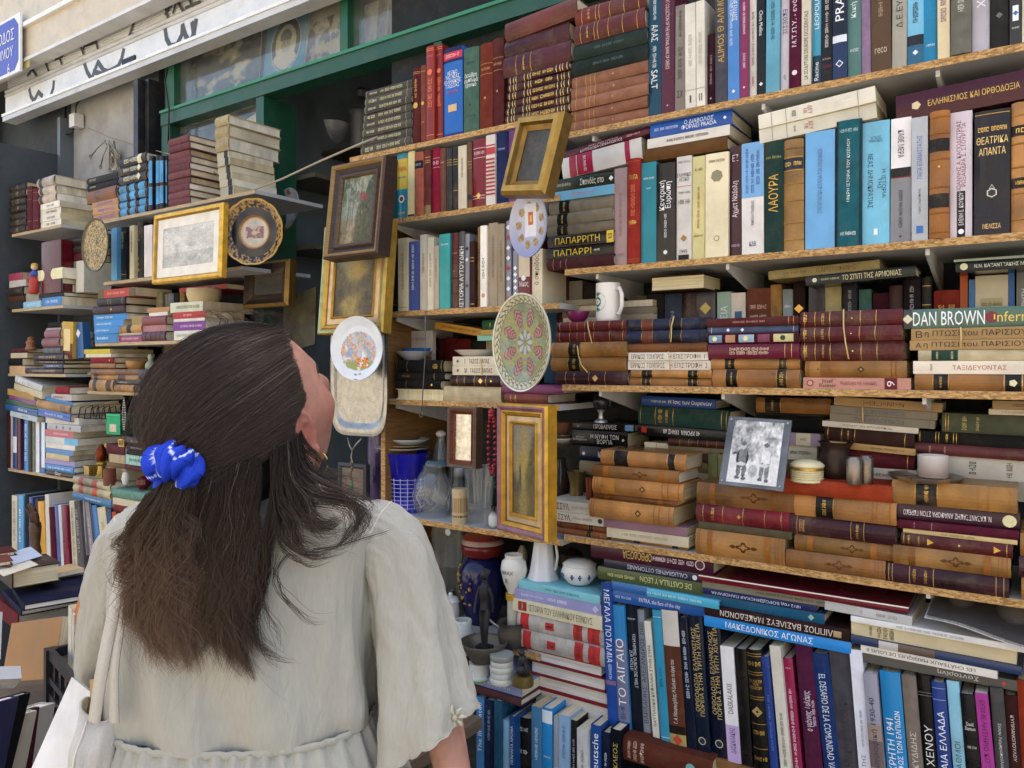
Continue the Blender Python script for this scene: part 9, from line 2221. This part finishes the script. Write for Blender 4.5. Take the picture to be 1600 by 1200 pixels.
for k, (g, n, w) in enumerate(((LG[0], 50, .022), (LG[1], 70, .026), (LG[2], 50, .02), (px([(545, 465), (560, 580), (600, 690), (660, 720), (700, 700), (712, 660)], .93, .905), 36, .014),
        (px([(520, 480), (520, 640), (545, 760), (600, 820), (680, 815), (760, 770)], .92, .9), 40, .016), (LG[3], 110, .016))):
    bundle(g, n, 50 + k, w)
PG = [px([(252, 560), (246, 680), (240, 830), (235, 980), (260, 1120), (290, 1195)], .872, .882), px([(228, 565), (206, 690), (190, 830), (185, 960), (210, 1090), (250, 1185)], .868, .878), px([(202, 565), (160, 680), (135, 800), (130, 930), (140, 1060), (180, 1155)], .868, .878),
      px([(178, 560), (115, 660), (90, 760), (95, 870), (80, 980), (100, 1080), (150, 1150)], .872, .88), px([(158, 555), (85, 660), (48, 735), (42, 790), (88, 850), (76, 930), (66, 1020)], .878, .882)]
strands(PG, 7500, 3, .005, .00024, hx('32271f'), hx('705644'), wav=.017, clump=80, thick=.018, tipcut=(.58, 1.06), name='ponytail_strands', conv=.82)
# dark inner sheets so that the mass is not see-through
def sheet(guides, back, cut, name):
    G = np.array([resample(g, 24) for g in guides])
    m = int(24 * cut)
    P = G[:, :m].transpose(1, 0, 2) + np.array([0, back, 0])
    P2 = P + np.array([0, .012, 0])
    MB().grid(P, HD).grid(P2, HD).build(name, 'hair', hair, smooth=True)
sheet(LG[4:], .010, .58, 'long_hair_mass'); sheet(PG[:4], .010, .46, 'ponytail_mass')
sheet([LG[0], LG[1], LG[2], LG[3]], .02, .35, 'nape_hair_mass')
# single flyaway locks
strands([px([(560, 800), (520, 860), (545, 930), (620, 1010), (700, 1015)], .90, .893), px([(505, 800), (510, 870), (540, 940), (610, 1005), (690, 1022)], .90, .893)], 14, 7, .002, .0003, hx('241c19'), hx('33251e'), wav=.003, clump=3, thick=.003, name='flyaway_lock')
strands([px([(640, 780), (720, 770), (800, 745), (880, 722), (905, 708)], .90, .91), px([(640, 785), (725, 772), (805, 748), (880, 725), (905, 710)], .90, .91)], 5, 8, .001, .0003, hx('241c19'), hx('33251e'), wav=.001, clump=2, thick=.002, name='flyaway_lock')
strands([px([(460, 880), (480, 960), (520, 1050), (545, 1130)], .895, .892), px([(455, 880), (470, 960), (505, 1040), (550, 1150)], .895, .892)], 12, 9, .003, .0003, hx('241c19'), hx('33251e'), wav=.003, clump=3, thick=.003, name='flyaway_lock')
# frizz standing off the crown
strands([[dome(*cr(x, 60 + abs(x - 430) * .12), -.002), dome(*cr(x + 8, 52 + abs(x - 430) * .12), .006), dome(*cr(x - 20, 46 + abs(x - 430) * .12), .018), dome(*cr(x - 50, 60 + abs(x - 430) * .12), .016)] for x in (300, 360, 420, 470, 510)], 160, 12, .003, .00018, H1, H2, wav=.003, clump=40, thick=.003, name='crown_frizz')

# ---- scrunchie: a crumpled silk ring
sc_c = Q(*cr(192, 517), .868)
axd = (Q(*cr(165, 590), .86) - Q(*cr(225, 470), .885)).normalized()
e1 = axd.orthogonal().normalized(); e2 = axd.cross(e1)
nt, np_ = 220, 34
P = np.zeros((np_, nt, 3)); Cc = np.zeros((np_, nt, 3))
for i in range(np_):
    for j in range(nt):
        th, phi = 2 * math.pi * j / nt, 2 * math.pi * i / (np_ - 1)
        ru = abs(math.sin(th * 5.5 + .9 * math.sin(phi * 2 + th * 2))) ** .55
        mr = .0080 + .0066 * ru + .0012 * (fb(th * 3, phi * 2) - .5) * 2 + .0016 * math.sin(phi * 2 + th * 7)
        R0 = .0175 + .003 * math.sin(th * 5)
        rr = R0 + math.cos(phi) * mr
        q = sc_c + e1 * math.cos(th) * rr + e2 * math.sin(th) * rr + axd * (math.sin(phi) * mr * 1.45 + .003 * math.sin(th * 5))
        P[i, j] = q
        n = fb(th * 2.2 + 3, phi * 1.2 + 7); n2 = abs(math.sin(th * 3 + 2.2 * math.sin(phi * 1.0)))
        Cc[i, j] = hx('c8d4f0') if abs(math.sin(th * 1.5 + phi + 1.5 * math.sin(th * 2))) < .09 else hx('1c3cb4')
MB().grid(P, Cc, closed_u=True).build('hair_scrunchie', 'silk', person, smooth=True)
# ---- earring
ear = HM @ V((.084, -.008, -.052))
er = Q(495, 708, 0.955)
er = ear + V((.004, -.008, -.012))
MB().tube([er + V((.011 * math.cos(t) * .8 , .011 * math.cos(t) * -.5, .012 * math.sin(t))) for t in np.linspace(.4, 6.0, 26)], .0011, hx('d8b060'), 7).build('hoop_earring', 'gilt', person, smooth=True)

# ---- tote bag
tote = thing('tote_bag', 'white canvas tote bag hanging from her left shoulder', 'bag', (pl.x, pl.y, 0), (0, 0, YAW))
CV = hx('bab6ae')
secs = []
for v, uc, hw, s in ((1100, 163, 26, .965), (1112, 162, 29, .96), (1150, 158, 31, .955), (1210, 152, 32, .95), (1300, 150, 33, .95), (1400, 150, 33, .95), (1410, 150, 30, .95)):
    c = Q(uc, v, s); secs.append((c.z, c.x, c.y, hw / F_PX * s, (.028 if v < 1120 else .045) if v < 1405 else .03))
def wt(z, a, i): return .006 * (fb(a * 3 + 60, z * 12) - .5) + .003 * math.sin(a * 4 + z * 20)
zz = np.linspace(secs[0][0], secs[-1][0], 40)
arr = np.array(secs)[::-1]
full = [(z,) + tuple(float(np.interp(z, arr[:, 0], arr[:, k])) for k in (1, 2, 3, 4)) for z in zz]
Pt = loft(full, 72, 3.2, wt)
# slack, uneven mouth
for j in range(72):
    a = 2 * math.pi * j / 72
    Pt[0, j, 2] += .012 * math.sin(a * 2 + .6); Pt[1, j, 2] += .006 * math.sin(a * 2 + .6)
m = MB().grid(Pt, CV, closed_u=True)
Pin = Pt[:20].copy(); cen = Pin.mean(axis=1, keepdims=True); Pin = cen + (Pin - cen) * np.array([.93, .97, 1]); m.grid(Pin, hx('c8b898'), closed_u=True)
m.add(Pt[-1], [tuple(range(72))], CV)
m.build('bag_body', 'canvas', tote, smooth=True)
MB().tube([V(Pt[0, j]) for j in range(72)] + [V(Pt[0, 0])], .0018, CV, 6).build('hem', 'canvas', tote, smooth=True)
MB().tube([V(Pt[i, 52]) + V((0, -.001, 0)) for i in range(0, 40, 2)], .0014, hx('d0cabd'), 5).build('side_seam', 'canvas', tote, smooth=True)
def strap(pts, w, name='strap'):
    g = resample(pts, 30); Pp = np.zeros((30, 4, 3))
    for i in range(30):
        d = g[min(i + 1, 29)] - g[max(i - 1, 0)]; d /= np.linalg.norm(d)
        sd = np.cross(d, np.array([0.15, 1, 0.1])); sd /= np.linalg.norm(sd)
        nn = np.cross(sd, d)
        Pp[i] = [g[i] - sd * w / 2, g[i] + sd * w / 2, g[i] + sd * w / 2 + nn * .002, g[i] - sd * w / 2 + nn * .002]
    MB().grid(Pp, CV, closed_u=True).build(name, 'canvas', tote, smooth=True)
strap([Q(146, 1130, .915), Q(158, 1050, .90), Q(172, 980, .905), Q(188, 900, .915), Q(199, 848, .925), Q(206, 812, .97), Q(208, 800, 1.03), Q(204, 815, 1.11), Q(190, 900, 1.13)], .015)
strap([Q(178, 1130, .915), Q(177, 1050, .90), Q(186, 980, .905), Q(196, 900, .915), Q(205, 850, .922), Q(211, 812, .965), Q(213, 800, 1.03)], .012)
kp = MB().add([Q(140, 1062, .97), Q(172, 1056, .955), Q(176, 1140, .955), Q(142, 1140, .97)], [(0, 1, 2, 3)], hx('a88858'))
kp.add([Q(140, 1062, .985), Q(172, 1056, .97), Q(176, 1140, .97), Q(142, 1140, .985)], [(3, 2, 1, 0)], hx('a88858'))
o = kp.build('paper_parcel', 'plain'); o.matrix_world = tote.matrix_basis.copy()
tag(o, 'brown paper parcel inside the open tote bag', 'parcel')
# white board tucked under the bag
wbd = thing('white_board', 'large blank white board tucked beside the tote bag', 'board', (pl.x, pl.y, 0), (0, 0, YAW))
A_, B_, C_, D_ = Q(112, 1058, 1.06), Q(142, 1082, 1.00), Q(112, 1260, .94), Q(36, 1230, 1.0)
n_ = (B_ - A_).cross(D_ - A_).normalized() * .006
MB().add([A_, B_, C_, D_, A_ + n_, B_ + n_, C_ + n_, D_ + n_], [(0, 1, 2, 3), (7, 6, 5, 4), (0, 4, 5, 1), (1, 5, 6, 2), (2, 6, 7, 3), (3, 7, 4, 0)], hx('cfcdca')).build('panel', 'plain', wbd)
build_books(300)
